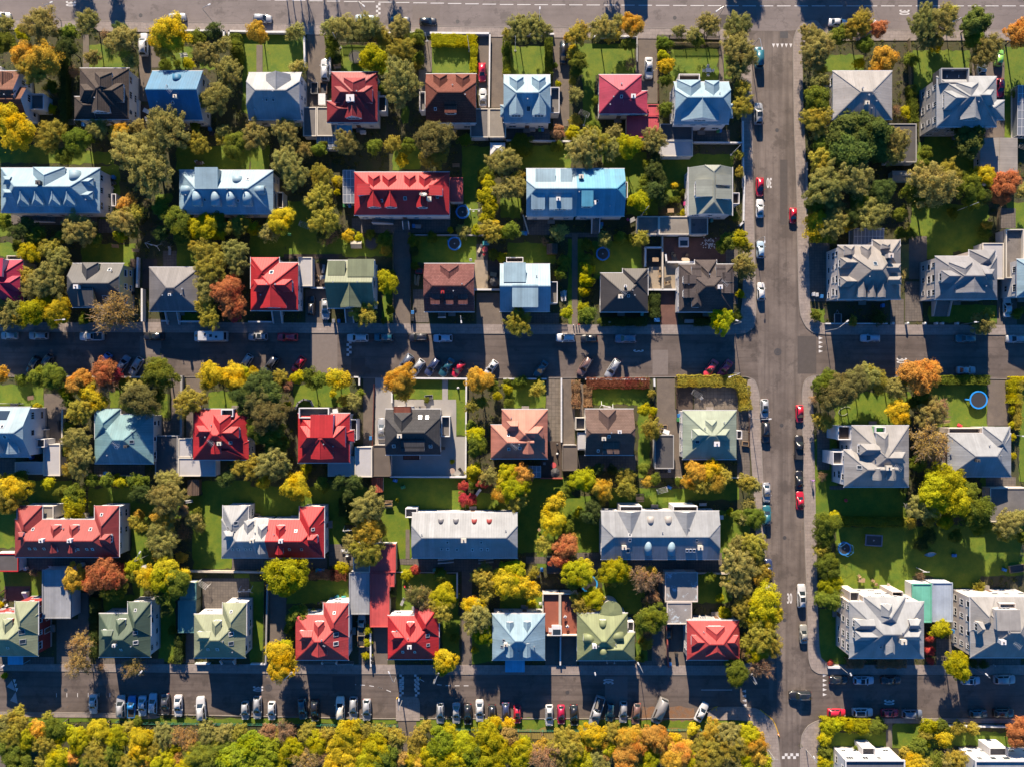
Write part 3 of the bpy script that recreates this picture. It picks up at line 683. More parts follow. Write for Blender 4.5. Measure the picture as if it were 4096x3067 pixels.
G(('white front wall','short white front wall below the slate pyramid house steps'),'wall',[(1445,1470),(1500,1470)],0.9,0.3,'white')
G(('white front wall','white front wall to the right of the slate pyramid house steps'),'wall',[(1600,1475),(1770,1475)],0.9,0.3,'white')
G(('white side wall','white side wall left of the slate pyramid house'),'wall',[(1283,1195),(1283,1470)],1.6,0.3,'white')
LP(558,1455,570,1490)

F(1000, 620, 2.208)
H('long red-roofed house', 'long bright red hip-roofed house with four upper dormers and rooftop dish', (922,155,1760,532), 6.0, [('hip','x',3.7,9,9)], 'red', 'white',
  [('D','h','U',1088,176,96,1.7),('D','h','U',1222,174,116,1.7),('D','h','U',1407,176,94,1.7),('D','h','U',1540,176,94,1.7),('D','s','L',952,312,95,1.6),('D','s','R',1695,320,82,1.6),('D','g','D',1092,456,116,1.8),('D','g','D',1240,456,104,1.8),('D','g','D',1518,458,94,1.8),
   ('S',1163,405,22),('S',1370,385,28),('S',1652,375,24),('C',1580,388,0.9,1.0,'tan'),('DI',1535,370),('ST',(1085,555,1265,615),'R'),('ST',(1350,600,1410,660),'D')])
H('red house with white steps', 'bright red cross-roofed house with white front steps, left of two parked cars', (6,955,425,1374), 5.2, [('hip','x',3.5,9,9)], 'red', 'white',
  [('W','y',(6,905,256,1180),2.4,4,9),('D','h','L',25,1150,100,1.9),('D','h','R',352,1150,108,1.9),('D','g','D',185,1342,236,2.5),('S',190,1040,34),('P',103,1148),('P',228,1145),('ST',(205,1385,290,1490),'D')])
H('green-roofed house', 'sage green roofed house with stepped upper slope and one lower gable', (688,935,1100,1352), 5.4, [('hip','x',3.4,0,0)], 'sage', 'white',
  [('D','s','U',980,900,232,1.9),('D','s','U',765,942,146,1.5),('D','g','D',880,1352,182,2.4),('ST',(845,1370,920,1485),'D')])
H('rosy shingled house', 'dusky red shingled house with three long low dormers on the lower slope', (1540,962,1982,1384), 5.0, [('hh','x',3.4,0.6,0.6)], 'rosetile', 'white',
  [('D','h','U',1757,975,162,1.5),('D','s','D',1635,1316,76,0.8),('D','s','D',1755,1316,76,0.8),('D','s','D',1880,1316,76,0.8),('C',1701,1212,0.6,0.8,'crimson'),('ST',(1660,1385,1730,1440),'L')])
GA('white conservatory','white glazed lean-to on the left end of the long red-roofed house','conservatory',(820,137,922,425),2.9,'glass')
GA('red flat annex','flat red-roofed annex at the right end of the long red-roofed house','annex',(1764,202,1880,415),2.9,'redflat')
GA('white garage with red strip','white terrace-topped garage with a red strip between the red and green houses','garage',(428,905,552,1162),2.7,'flatwhite')
GA('wooden storage box','small pale wooden garden store on the grass left of a black trampoline','shed',(890,757,985,825),1.6,'woodbox')
P('deck',(565,960,690,1175),(300,880,790,920)); P('pavedeck',(1985,930,2100,1190)); P('deck',(2105,930,2208,1185))
P('lawn',(310,410,620,900),(0,700,310,900),(420,730,1250,880),(820,760,1250,900),(1430,720,2000,955),(1170,1200,1260,1480),(1940,470,1990,640),(90,0,150,135),(1890,230,2010,640))
P('drive',(1270,680,1420,1565),(490,1190,690,1500),(2000,1220,2208,1500)); P('paving',(1440,1190,1580,1480),(2000,790,2100,930),(900,560,1760,690),(1260,540,1770,660)); P('earth',(800,540,880,680),(730,200,810,400),(2110,790,2208,860))
T('''m 640 190 95
m 630 390 120
o 600 440 100
m 660 590 130
g 720 620 80
y 290 580 120
o 180 690 90
y 45 660 65
m 215 640 70
y 855 705 55
l 960 730 40 2
g 1060 705 45 2
g 1195 750 75
a 1190 835 50
l 1215 1130 105
g 1240 1060 45
m 1020 1400 110
g 1235 1370 40 2.5
g 1180 1470 25 1.5
g 2090 150 80
l 2110 250 70
l 2090 370 85
l 2120 470 80
l 2090 560 70
m 2130 680 100
y 2150 640 70
l 2000 670 50 2
l 1770 665 28 1.5
g 1610 730 50 2.5
g 1440 760 55 2.5
d 1450 850 45 2
g 1455 980 38 1.6
m 790 230 50
l 770 330 30 2
g 2150 880 50 2
d 640 720 60
b 680 730 80 2
g 905 675 25 1.5
o 1880 680 60 2
o 2180 330 80''')
V('wagon','silver',65,1605,180,135,'mid top'); V('hatchback','red',327,1608,180,180,'mid top'); V('wagon','white',948,1615,180,188,'mid top'); V('suv','teal',1180,1610,180,160,'mid top'); V('suv','black',1487,1612,180,165,'mid top'); V('hatchback','paleblue',1702,1618,180,168,'mid top')
V('wagon','black',538,1330,90,175,'own'); V('hatchback','silver',665,1362,-90,185,'own')
X('trampoline','blue',1880,512); X('trampoline','blue',1808,790); X('trampoline','black',1075,788); X('swing','white',1998,500); X('bin','blue',885,455); X('bin','green',840,455); X('airer','white',490,630)
X('table','grey',650,1085); X('chair','wood',600,1075); X('chair','wood',600,1115); X('lounger','grey',650,1010); X('table','wood',2150,1060); X('parasol','dark',2162,1130)
X('bin','blue',1440,1395); X('bin','black',1440,1425); X('bin','black',1440,1455); X('bin','blue',790,1470); X('bin','grey',745,1470); X('bin','blue',1448,635); X('bin','grey',1475,640); X('bin','grey',1500,640)
X('lounger','beige',2032,830); X('table','redround',2078,840); X('chair','red',2068,882); X('table','teal',2085,785); X('redcart','red',1495,1030); X('woodpile','wood',1475,1110); X('tyre','black',1456,1360); X('chair','white',1950,932)
X('birdhouse','green',370,720)
G(('white patio wall','white wall below the roof terrace of the green-roofed house'),'wall',[(552,1180),(690,1182)],1.1,0.25,'white')
G(('turquoise screen','turquoise screen along the left of the roof terrace'),'wall',[(570,955),(567,1175)],1.3,0.15,'turquoise')
G(('low white garden wall','low white front wall under the red house with white steps'),'wall',[(0,1476),(195,1478)],0.8,0.25,'white')
G(('white patio wall','white wall below the pale patio right of the rosy shingled house'),'wall',[(1985,1195),(2205,1195)],1.1,0.3,'white')
G(('tan lane fence','thin fence along the left of the gravel lane'),'fence',[(1268,690),(1268,1480)],1.1,0.12,'wood')
G(('wire lane fence','thin fence along the right of the gravel lane'),'fence',[(1422,720),(1422,1500)],1.0,0.1,'dark')
G(('grey garden wall','straight wall above the lawn with the cross-marked blue trampoline'),'wall',[(1450,715),(2090,718)],0.9,0.2,'grey')
LP(1865,1468,1885,1500)

F(2000, 620, 2.208)
H('white and blue double house', 'long half-hipped double house, left half white roof, right half sky blue roof', (232,124,1098,540), 5.6, [('hh','x',3.6,0.6,0.0,(232,124,672,540),'bluewhite'),('hh','x',3.6,0.0,0.6,(672,124,1098,540),'skyblue')], 'bluewhite', 'white',
  [('D','s','U',402,128,172,1.4),('D','s','U',586,128,96,1.4),('D','s','D',335,480,116,1.4),('D','s','D',535,480,200,1.4),('D','s','D',770,456,98,1.6,'skyblue'),('C',515,390,0.8,1.0,'white'),('C',718,192,0.9,0.9,'tan'),('C',828,422,0.9,0.9,'white'),('S',858,408,20),('ST',(805,560,880,695),'D'),('B2',(1105,240,1128,380),3)])
H('pale green gabled house', 'pale grey-green house whose ridge runs up and down, round balcony on its right', (1666,112,2052,535), 5.6, [('hh','y',3.2,0.65,0.55)], 'palegreen', 'white',
  [('D','s','L',1732,300,148,1.7),('D','s','R',2034,228,84,1.7),('D','s','R',2036,350,84,1.7),('B2',(2050,335,2115,435),2.8)])
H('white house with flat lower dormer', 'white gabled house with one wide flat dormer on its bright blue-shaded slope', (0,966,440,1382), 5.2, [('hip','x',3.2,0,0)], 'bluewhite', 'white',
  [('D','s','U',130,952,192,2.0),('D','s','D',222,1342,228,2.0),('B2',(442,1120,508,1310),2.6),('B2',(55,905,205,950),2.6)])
H('black corrugated house', 'small black corrugated house with L-shaped hipped roof', (888,1046,1306,1386), 4.4, [('hip','x',2.6,9,9)], 'blackmetal', 'white',
  [('W','y',(1085,1003,1306,1240),2.0,3,9),('C',1066,1250,0.9,1.1,'tan'),('C',1108,1160,0.5,0.7,'white'),('S',1135,1245,22),('AN',1075,1220)])
H('dark brown hipped house', 'dark brown-grey hipped house with many small dormers beside the side street', (1580,968,2062,1386), 5.2, [('hip','x',3.6,9,9)], 'darkbrown', 'white',
  [('W','y',(1722,926,1912,1160),2.4,3,0),('D','s','L',1625,1102,70,1.3),('D','s','L',1625,1225,70,1.3),('D','s','R',2055,1085,78,1.3),('D','s','R',2055,1182,78,1.3),('D','s','U',1735,985,78,1.2),('D','s','U',1950,985,78,1.2),('D','h','D',1738,1340,78,1.4),('C',1946,1166,0.9,1.1,'white'),('AN',1965,1140)])
GA('flat concrete garage','mottled grey flat garage roof, leftmost of three below the pale green house','garage',(1212,545,1402,706),2.7,'flatstain')
GA('flat concrete garage','pale beige flat garage roof, middle of three below the pale green house','garage',(1404,545,1676,706),2.75,'flatbeige')
GA('flat concrete garage','dark stained flat garage roof, rightmost of three below the pale green house','garage',(1678,556,1836,706),2.65,'flatdarkstain')
GA('brown garden shed','small brown gabled shed left of the stone garden path','shed',(412,785,510,875),2.1,'brownshed')
P('lawn',(0,380,190,560),(1115,330,1400,535),(1440,230,1590,380),(60,780,490,960),(600,740,640,1490),(690,1100,720,1490),(820,760,1245,1100),(160,0,620,115),(1110,0,1290,330),(1440,0,2060,240),(680,750,730,1200))
P('path',(635,700,685,1500)); P('brick',(1425,735,1995,950),(1420,1200,1570,1500)); P('paving',(250,550,440,710),(450,690,880,730),(1440,540,1590,545),(205,545,250,700)); P('deck',(1285,840,1418,990)); P('pavedeck',(1315,990,1418,1190),(1435,960,1572,1192)); P('earth',(1420,420,1590,530),(1250,720,1400,830),(1840,560,2060,700)); P('paving',(1990,840,2100,1320),(0,1400,520,1500))
G(('white patio wall','white wall round the terrace left of the dark brown hipped house, left side'),'wall',[(1278,830),(1275,990)],1.3,0.25,'white')
G(('white patio wall','tall pale wall between the two sunny terraces'),'wall',[(1425,710),(1427,1190)],1.3,0.25,'cream')
G(('white patio wall','white wall above the black-topped terrace'),'wall',[(1275,828),(1425,828)],1.3,0.25,'white')
G(('white patio wall','white wall between brick patio and pale terrace'),'wall',[(1455,890),(1462,955),(1720,955)],1.1,0.3,'white')
G(('white patio wall','white wall below the two sunny terraces'),'wall',[(1310,1197),(1570,1197)],1.3,0.3,'white')
G(('pale terrace wall','pale wall left of the bicycles terrace under the double house'),'wall',[(205,545),(250,700)],1.0,0.2,'cream')
G(('tan street fence','thin pale fence along the pavement below the white house with flat lower dormer'),'fence',[(20,1495),(590,1495)],0.9,0.1,'wood')
G(('white boundary wall','white boundary wall along the side street beside the round balcony'),'wall',[(2148,200),(2140,600),(2110,630)],0.9,0.3,'white')
T('''o 70 110 110
o 60 320 90
o 150 290 100
g 90 680 90
l 20 690 60
o 515 690 85
l 20 910 45 2
g 560 950 60 3
g 540 1040 60 3
l 590 1395 60
g 770 800 55 3
g 770 930 65 3
l 775 1010 60 3
l 765 1110 65 3
l 745 1210 50 2.5
l 745 1350 55
g 770 1420 85
o 920 750 70
g 1060 740 60
m 1240 750 80
d 1360 150 85
d 1360 320 90
d 1420 400 70
d 1370 50 70
d 1400 230 70
l 1230 420 95
g 1280 240 60
g 1270 320 60
m 2115 160 42 3
g 1620 330 35 1.5
l 1620 510 30 1.5
l 2110 750 85
g 2010 760 75
m 2170 830 60
o 2140 980 100
o 2160 1030 80
l 1955 1460 105
R 1945 1400 55
g 2110 1415 50
l 2125 1230 40 2
m 170 1480 120
b 400 770 45 2
g 880 1470 25 1.2
g 1950 810 60
m 2080 550 40 2
g 1440 320 45 2''')
HD('d',[(900,1475),(1290,1475)],1.6,1.6,'hedge'); HD('d',[(1365,1240),(1365,1430)],2.0,2.0,'hedge'); HD('g',[(1450,398),(1580,395)],1.0,1.3,'hedge'); HD('g',[(1010,740),(1200,740)],1.4,1.6,'hedge'); HD('d',[(1720,1480),(1860,1480)],1.4,1.4,'hedge')
V('suv','white',580,1615,180,168,'mid top'); V('hatchback','black',788,1622,180,145,'mid top'); V('suv','bluegrey',1112,1622,180,190,'mid top')
X('trampoline','blue',905,880); X('hottub','white',1618,775); X('lounger','dark',1525,900); X('lounger','dark',1550,915); X('ovaltable','tan',1635,930); X('table','wood',1503,498); X('rocks','white',1848,787)
X('table','wood',1370,930); X('chair','dark',1318,930); X('chair','wood',1408,1030); X('chair','wood',1408,1075); X('table','dark',1480,1100); X('chair','wood',1460,1135); X('chair','wood',1492,1130); X('chair','wood',1650,890)
X('bin','blue',228,700); X('bin','teal',202,698); X('bike','dark',290,630); X('bike','dark',320,600); X('bin','blue',895,620); X('bin','teal',887,640); X('chair','pink',1128,575); X('table','grey',1165,580)
X('bin','teal',1862,585); X('bin','blue',1370,1462); X('bin','blue',1392,1462); X('bin','grey',1640,1472); X('bin','grey',1665,1472); X('bin','grey',1690,1472); X('bin','teal',1250,1410); X('planks','white',563,1245); X('mailbox','white',962,1480); X('bin','pink',1628,440)
X('bollard','brown',672,1500); X('bollard','white',648,1505); X('bollard','red',695,1500)
LP(2098,1465,2060,1500); POLE(1285,405,1250,535)

F(3000, 760, 2.0146)
H('warm grey hipped house', 'large warm grey hipped house with three pointed lower dormers and glass veranda behind', (708,450,1214,880), 7.0, [('hip','x',4.0,9,9)], 'warmgrey', 'greybeige',
  [('W','y',(988,400,1210,660),2.6,3,9),('D','h','U',815,450,76,1.6),('D','h','U',950,452,76,1.6),('D','h','U',1110,404,60,1.4),('D','h','L',735,585,80,1.8),('D','h','L',738,738,80,1.8),('D','h','R',1222,628,66,1.8),('D','h','R',1226,726,60,1.8),('D','g','D',905,860,56,1.6),('D','g','D',983,860,56,1.6),('D','g','D',1063,860,56,1.6),('S',1010,597,32),('C',1135,530,1.0,1.6,'greybeige')])
H('cool grey hipped house', 'grey hipped house with dark outside steps and one broad low lower gable', (1494,538,1992,880), 7.0, [('hip','x',3.4,9,9)], 'coolgrey', 'greybeige',
  [('W','y',(1768,482,1980,660),2.4,3,9),('D','h','U',1745,578,190,2.2),('D','h','L',1570,695,94,2.0),('D','h','R',2000,675,84,2.0),('D','g','D',1797,822,240,1.6),('ST',(1470,900,1600,1020),'D')])
H('pale house at right edge', 'pale grey house with glazed roof strip cut by the right edge', (2150,560,2500,860), 6.0, [('hip','x',3.0,9,9)], 'bluewhite', 'white', [])
GA('glass veranda','arched glass veranda roof above the warm grey hipped house','conservatory',(840,312,1080,438),3.0,'glass')
GA('white annex','pale flat annex right of the cool grey hipped house','annex',(1870,430,2042,722),3.4,'flatwhite')
GA('curved terrace','brown roof terrace with white curved parapet at the right edge','terrace',(2046,322,2190,715),3.2,'flatstain')
P('lawn',(1300,120,1640,560),(1580,120,1920,500),(1830,230,1900,390),(2060,100,2240,320),(500,330,700,440),(1440,930,1990,1070),(490,960,600,1070)); P('paving',(480,430,640,900),(1130,880,1240,1160),(1250,740,1390,1060),(2010,150,2140,310)); P('drive',(1280,375,1425,720),(1990,740,2150,1085)); P('goldgrass',(1213,445,1285,710)); P('earth',(490,870,1110,1070),(800,130,1290,330))
T('''g 520 110 95
o 650 160 95
y 530 260 90
y 510 340 80
y 775 280 65
o 650 290 110
o 960 200 130
g 900 120 110
d 830 230 90
g 1200 200 70
g 1240 340 50
g 1310 340 50
g 1640 190 45 2.5
a 1945 280 45
d 1870 60 80
m 1890 1010 55
l 1900 1060 40
o 1850 1080 90
g 2190 990 45
d 1040 1030 60 2.5
g 530 1010 45 2
m 830 1060 40 2
g 1800 80 90
g 1900 340 50 2''')
HD('g',[(1440,1530),(1920,1530)],1.8,1.6,'clipped hedge')
V('sedan','silver',83,150,90,148,'left kerb'); V('hatchback','paleblue',88,480,90,130,'left kerb'); V('hatchback','white',92,818,90,145,'left kerb'); V('mini','red',352,205,-90,125,'right kerb')
V('wagon','paleblue',975,1195,180,152,'mid right top'); V('suv','teal',1742,1195,180,145,'mid right top'); V('wagon','silver',2150,1200,180,140,'mid right top'); V('sedan','silver',1750,1452,0,152,'mid right bottom'); V('sedan','white',2080,945,90,160,'own')
X('bin','white',503,845); X('bin','white',530,850); X('bin','blue',568,862); X('bin','blue',1060,935); X('trailer','grey',700,1045)
G(('white front wall','thin white front wall below the warm grey hipped house'),'wall',[(600,1080),(1090,1080)],0.8,0.2,'white')
G(('slat fence','leaning brown slat fence by the small brick terrace'),'fence',[(1990,150),(1985,330)],1.6,0.12,'wood')
for _x,_y in ((1140,1078),(1257,1078),(1398,1078),(1490,1078),(1537,1078),(1657,1078)): X('gatepost','white',_x,_y)
M30(1218,1375,-90)
X('manhole','dark',227,1305)
TEETH([(570,1195),(570,1230),(570,1265),(570,1300)],'R')
LP(780,1062,600,1140); LP(1822,1065,1700,1085); LP(118,416,40,420); POLE(1830,85,1660,172)
# ---------------- rows below the middle street
F(0, 1320, 2.208)
H('white-ended blue house', 'blue-grey roofed house with tall white end wall and balcony stairs, cut by the left edge', (-330,680,268,1115), 6.4, [('hh','x',3.9,0.5,0.72)], 'bluegrey', 'white',
  [('D','g','D',90,1085,104,1.6),('D','s','D',-30,1085,70,1.4),('S',20,850,28),('S',42,938,34),('SP',20,748,110),('B',(285,960,395,1032),3.2),('ST',(330,870,430,960),'L')])
H('teal roofed house', 'weathered teal metal hip-roofed house with dark flat garage roof beside it', (836,745,1356,1176), 4.8, [('hip','x',2.9,9,9)], 'teal', 'cream',
  [('W','y',(836,690,1062,960),2.2,3,9),('C',1106,1025,0.6,1.0,'dark'),('S',1162,983,30),('S',1025,1030,18),('AN',1060,1005)])
H('red house with wooden roof hatch', 'red metal hip-roofed house with a wooden terrace box set in its upper slope', (1706,697,2186,1142), 5.2, [('hip','x',3.6,9,9)], 'red', 'white',
  [('W','x',(1950,975,2198,1140),1.8,0,4),('D','h','U',1940,755,150,2.0),('D','h','L',1722,892,92,1.7),('D','h','R',2090,905,100,1.7),('D','g','D',1900,1085,82,1.3),('S',2035,992,24),('C',1935,1000,0.8,0.7,'tan'),('AN',1890,985),('TR',(1950,698,2058,762),6.0)])
GA('white flat annex','white flat roof with tall parapet beside the white-ended blue house','garage',(385,1003,535,1284),2.8,'flatwhite')
GA('white flat annex','low pale roof below the white-ended blue house','garage',(134,1161,383,1272),2.5,'flatwhite')
GA('dark flat garage','large dark flat garage roof between the teal house and its neighbour','garage',(1372,928,1572,1288),2.7,'flatdark')
GA('white-roofed garage','small white flat roof attached left of the red house with hatch','garage',(1578,952,1700,1120),2.7,'flatwhite')
GA('white-roofed garage','wide white flat roof below the red house with hatch','garage',(1575,1124,1908,1288),2.8,'flatwhite')
GA('shingled garden shed','small brown shingled shed below two white flat roofs','shed',(1650,1318,1752,1458),2.2,'brownshed')
P('lawn',(-10,480,390,700),(970,520,1110,680),(1290,560,1500,760),(1840,540,2120,700),(780,1390,1600,1656),(1780,1330,2208,1656),(250,1330,640,1656),(960,420,1290,520))
P('drive',(390,560,580,1000),(1510,410,1625,920),(1645,410,1790,960)); P('paving',(830,1190,1280,1285),(1440,800,1610,930),(0,1130,140,1285)); P('earth',(600,700,830,1300),(480,1560,600,1656)); P('paving',(370,700,440,1000))
G(('low street wall','long low wall under the red and orange trees along the angled parking'),'wall',[(600,408),(1285,416)],0.9,0.3,'cream')
G(('grey drive wall','pale grey wall along the drive left of the red house with hatch'),'wall',[(1622,410),(1618,950)],1.2,0.4,'grey')
G(('cream boundary wall','cream wall right of the drive beside the white-ended blue house'),'wall',[(578,700),(575,1000)],1.2,0.25,'cream')
G(('white rear wall','thin white wall below the teal roofed house'),'wall',[(740,1277),(1280,1280)],1.0,0.2,'grey')
G(('dark iron fence','dark railing right of the garden of the teal roofed house'),'fence',[(1500,500),(1503,770)],1.2,0.1,'dark')
G(('white balcony wall','white rail above the roof of the white-ended blue house'),'fence',[(-10,645),(212,648)],1.1,0.12,'white')
T('''a 30 390 75
o 20 420 60
g 155 440 55
g 350 410 90
g 490 410 110
g 420 440 80
A 700 470 100
A 760 420 70
y 790 560 90
R 945 375 120
r 1000 400 90
b 960 470 110
m 870 490 70
y 880 620 90
m 760 690 100
l 600 555 70
g 1420 380 140
o 1230 570 110
D 1250 620 160
g 1400 580 80
g 1160 650 80
y 1890 390 120
y 2080 420 120
l 2150 390 80
m 1840 480 70
m 1700 640 125
m 720 750 90
g 630 640 60
o 700 950 110
o 740 1090 110
m 670 1060 80
o 720 1200 95
m 620 1230 60
a 600 1240 40 2.5
g 580 1070 45 2.5
y 140 1390 130
m 60 1390 110
o 170 1480 100
g 200 1290 70
l 440 1350 65
g 560 1420 60
g 690 1450 90
l 660 1570 90
l 700 1600 70
g 830 1320 70
g 960 1320 70
l 1080 1340 60
g 1240 1340 90
d 1270 1440 100
o 1500 1330 100
o 1500 1490 150
a 1460 1620 90
b 1630 1590 60
d 2010 1310 85
m 2130 1210 90
g 1720 1620 45
a 1190 1645 50
l 330 680 40 2
g 400 1640 50
m 1140 440 30 1.5
d 2170 580 110
d 2180 700 90
l 1010 1320 50''')
HD('g',[(620,820),(600,980)],1.6,2,'hedge')
V('suv','black',290,312,-122,150,'bays'); V('suv','darkgrey',405,292,-122,150,'bays'); V('hatchback','blue',922,272,-122,140,'bays'); V('hatchback','bluegrey',1082,300,58,165,'bays'); V('wagon','silver',1195,322,-122,178,'bays'); V('wagon','silver',2165,292,-122,150,'bays')
X('bin','blue',940,1262); X('bin','blue',975,1262); X('bin','blue',290,1120); X('bench','white',1675,1510); X('table','brown',283,597); X('logs','dark',532,845)

F(1000, 1320, 2.208)
H('red house with black roof terrace', 'red house with huge left and right dormers and a black roof terrace at its top', (424,735,882,1168), 5.4, [('hip','x',3.7,9,9)], 'red', 'white',
  [('W','x',(700,880,922,982),1.5,0,4),('D','s','U',635,750,198,2.6),('D','h','L',420,947,192,2.9),('D','h','R',815,947,192,2.9),('D','g','D',625,1132,196,2.0),('TR',(430,684,695,775),5.6),('B2',(885,785,945,970),2.7)])
H('black tiled house with maroon balcony', 'black tiled half-hipped house with maroon box bay, surrounded by pale concrete', (1200,697,1683,1097), 5.2, [('hh','x',3.6,0.35,0.35)], 'black', 'white',
  [('D','h','U',1340,735,152,2.2),('D','s','D',1440,1060,205,1.3),('S',1503,768,30),('S',1565,770,30),('S',1270,1020,30),('S',1595,1022,30),('C',1320,932,0.9,0.8,'tan'),('CB',(1270,676,1420,740),6.4,'maroontile'),('CB',(1355,1098,1492,1140),2.6,'maroontile'),('B2',(1690,760,1765,940),2.5)])
GA('white workshop','white two-step flat roofed workshop below the red house with roof terrace','annex',(688,1112,922,1290),2.9,'flatwhite')
GA('white skylit annex','white roofed annex with long dark rooflight beside a brown flat roof','annex',(926,1027,1080,1295),3.3,'flatwhite')
GA('brown flat garage','brown flat garage roof left of the concrete yard','garage',(1084,1012,1245,1290),2.8,'flatbrown')
GA('orange-red playhouse','small orange-red tiled playhouse roof at the top of the long lawn','playhouse',(1068,1300,1172,1430),1.9,'orangetile')
P('concrete',(1105,422,1262,1005),(1262,612,1820,770),(1685,640,1822,1285),(1245,1090,1905,1285),(1698,430,1748,620),(1815,940,1905,1170))
P('lawn',(1265,430,1698,612),(1748,435,1908,640),(1815,640,1908,935),(380,480,880,680),(1180,1300,1910,1600),(0,1380,1040,1656),(2000,1440,2208,1620),(1220,1590,1320,1656))
P('drive',(1000,420,1100,1020)); P('earth',(1920,440,2208,1300),(300,600,430,1300),(880,600,1000,1000)); P('paving',(1705,1180,1905,1285))
G(('white street wall','white street wall above the dark shaded lawn and concrete path'),'wall',[(1420,425),(1915,430)],0.9,0.3,'white')
G(('white side wall','long white wall right of the narrow lawn strip'),'wall',[(1913,430),(1907,1290)],1.1,0.25,'white')
G(('white rear wall','white wall closing the bottom of the concrete yard'),'wall',[(1250,1288),(1905,1290)],1.2,0.25,'white')
G(('white short wall','short white wall left of the yellow-orange tree lawn'),'wall',[(1258,520),(1258,635)],0.9,0.25,'white')
G(('red drive fence','red-brown fence along the drive left of the concrete yard'),'fence',[(1100,480),(1085,1010)],1.0,0.12,'redwood')
G(('white entrance wall','white L-shaped entrance wall beside the bright yellow hedge trees'),'wall',[(932,415),(972,417),(972,480)],1.0,0.25,'white')
G(('curved garden wall','dark curved low wall above the red house with roof terrace'),'wall',[(410,690),(430,640),(480,610),(540,620),(560,665)],0.7,0.25,'grey')
G(('rear garden fence','thin fence dividing the long lawn below the concrete yard'),'fence',[(1906,1300),(1905,1600)],1.0,0.1,'wood')
T('''y 10 380 55
d 100 480 130
c 160 560 140
D 90 600 130
D 170 760 150
g 210 900 120
g 100 880 110
g 250 1020 100
m 280 420 75
l 430 420 70
g 540 420 80
g 620 440 80
y 760 440 90
y 830 440 80
b 330 500 60
l 310 670 40
o 930 630 75
g 960 560 40
m 45 1200 100
o 200 1160 130
o 270 1220 100
y 130 1330 70
y 410 1380 120
y 460 1300 60
g 640 1350 70
d 780 1340 80
d 930 1340 80
d 880 1440 70
o 1040 1560 140
a 1325 445 130
a 1360 540 85
a 2030 440 115
g 2150 500 60
l 2180 580 45
m 1965 670 70
g 2040 640 60
l 1990 930 90
g 2000 1000 95
g 1990 1060 60
l 1980 1230 70
l 1970 1290 50
o 2110 1290 85
r 2070 1340 60
r 1880 1380 45
r 1885 1500 55
r 1955 1500 50
g 1975 1370 45
g 650 1380 50 2
l 1300 1500 15 1
l 1785 1160 22 1
g 1950 850 50
a 2190 1440 60
g 1560 615 28 1
m 840 620 60 2.5
l 480 1230 50
g 2180 1600 40 1.5
l 730 560 30 1.5
g 900 770 25 1.2''')
V('suv','darkgrey',185,305,-125,180,'bays'); V('hatchback','red',425,305,-125,160,'bays'); V('suv','bluegrey',1375,290,-125,140,'bays'); V('hatchback','silver',1478,332,-125,165,'bays'); V('wagon','navy',1610,325,-125,180,'bays'); V('sedan','darkteal',1737,332,-125,185,'bays'); V('hatchback','red',1838,345,-125,160,'bays'); V('hatchback','white',2130,335,-125,150,'bays')
V('sedan','silver',1160,870,90,190,'own')
X('bin','blue',1070,950); X('table','roundbeige',1788,1238); X('lounger','dark',1868,1245); X('bench','wood',1225,1535); X('lounger','white',2015,1430); X('toy','blue',1282,1325); X('toy','green',1352,1385); X('table','white',750,712,2.6); X('statue','white',1838,510); X('bench','brown',1693,1040); X('planter','grey',1580,590)
CHK(875,165)

F(2000, 1320, 2.208)
H('salmon roofed house', 'salmon pink ribbed hip-roofed house beside a long paved slab drive', (16,700,420,1132), 4.8, [('hip','x',3.0,9,9)], 'salmon', 'cream',
  [('W','x',(-82,835,300,1133),2.6,9,0),('D','h','L',62,845,78,1.6),('D','h','R',378,908,110,1.9),('D','g','D',250,1086,92,1.3),('S',75,928,22),('S',78,1047,26),('S',175,1038,26),('AN',125,1015)])
H('brown-black curved gable house', 'house with brown upper slope, black lower slope and curved clipped gables', (751,697,1178,1099), 5.2, [('hh','x',3.5,0.78,0.78)], 'browntar', 'cream',
  [('D','h','U',955,700,150,2.4),('D','s','D',980,1082,142,1.1),('C',1057,896,0.7,0.8,'white'),('C',917,957,0.8,0.8,'cream'),('S',963,935,26),('S',867,1062,14),('B2',(668,770,752,880),2.6),('CB',(690,905,755,1052),3.0,'flatwhite')])
H('mint green house', 'pale mint green pyramid-roofed house at the corner behind a clipped hedge', (1613,709,2088,1137), 5.0, [('hip','x',3.0,9,9)], 'mint', 'white',
  [('D','h','U',1873,800,96,1.1),('D','h','L',1712,925,96,1.6),('D','h','R',2035,925,96,1.6),('C',1915,1003,1.1,0.5,'white'),('S',1745,984,34),('B2',(2090,885,2138,960),2.6)])
GA('dark flat garage','dark grey flat garage left of the mint green house drive','garage',(1365,922,1536,1222),2.7,'flatdark')
GA('brown flat garage','brown flat garage roof left of the brown-black house','garage',(551,1012,684,1240),2.6,'flatbrown')
GA('clear-roofed lean-to','clear ribbed lean-to roof under the salmon roofed house','lean-to',(250,1200,360,1300),2.2,'glass')
P('lawn',(30,440,400,685),(810,490,1320,660),(960,1390,1660,1580),(1220,640,1320,1300),(0,1300,240,1656),(200,1300,640,1656),(1660,1280,2110,1500))
P('slabs',(410,430,535,980),(1715,490,2110,700)); P('drive',(545,430,660,1010),(1385,430,1545,920),(1540,700,1610,1300)); P('path',(705,470,740,780)); P('earth',(1180,660,1370,1230),(660,640,760,800)); P('deck',(1565,490,1705,705),(430,980,545,1300),(360,1140,450,1300)); P('paving',(2090,640,2208,1040),(2095,1040,2208,1290),(690,1100,1200,1240),(1370,1225,1600,1300))
G(('white street wall','thin white street wall with knobs above the small bright garden of the salmon house'),'wall',[(35,430),(405,432)],0.9,0.2,'white')
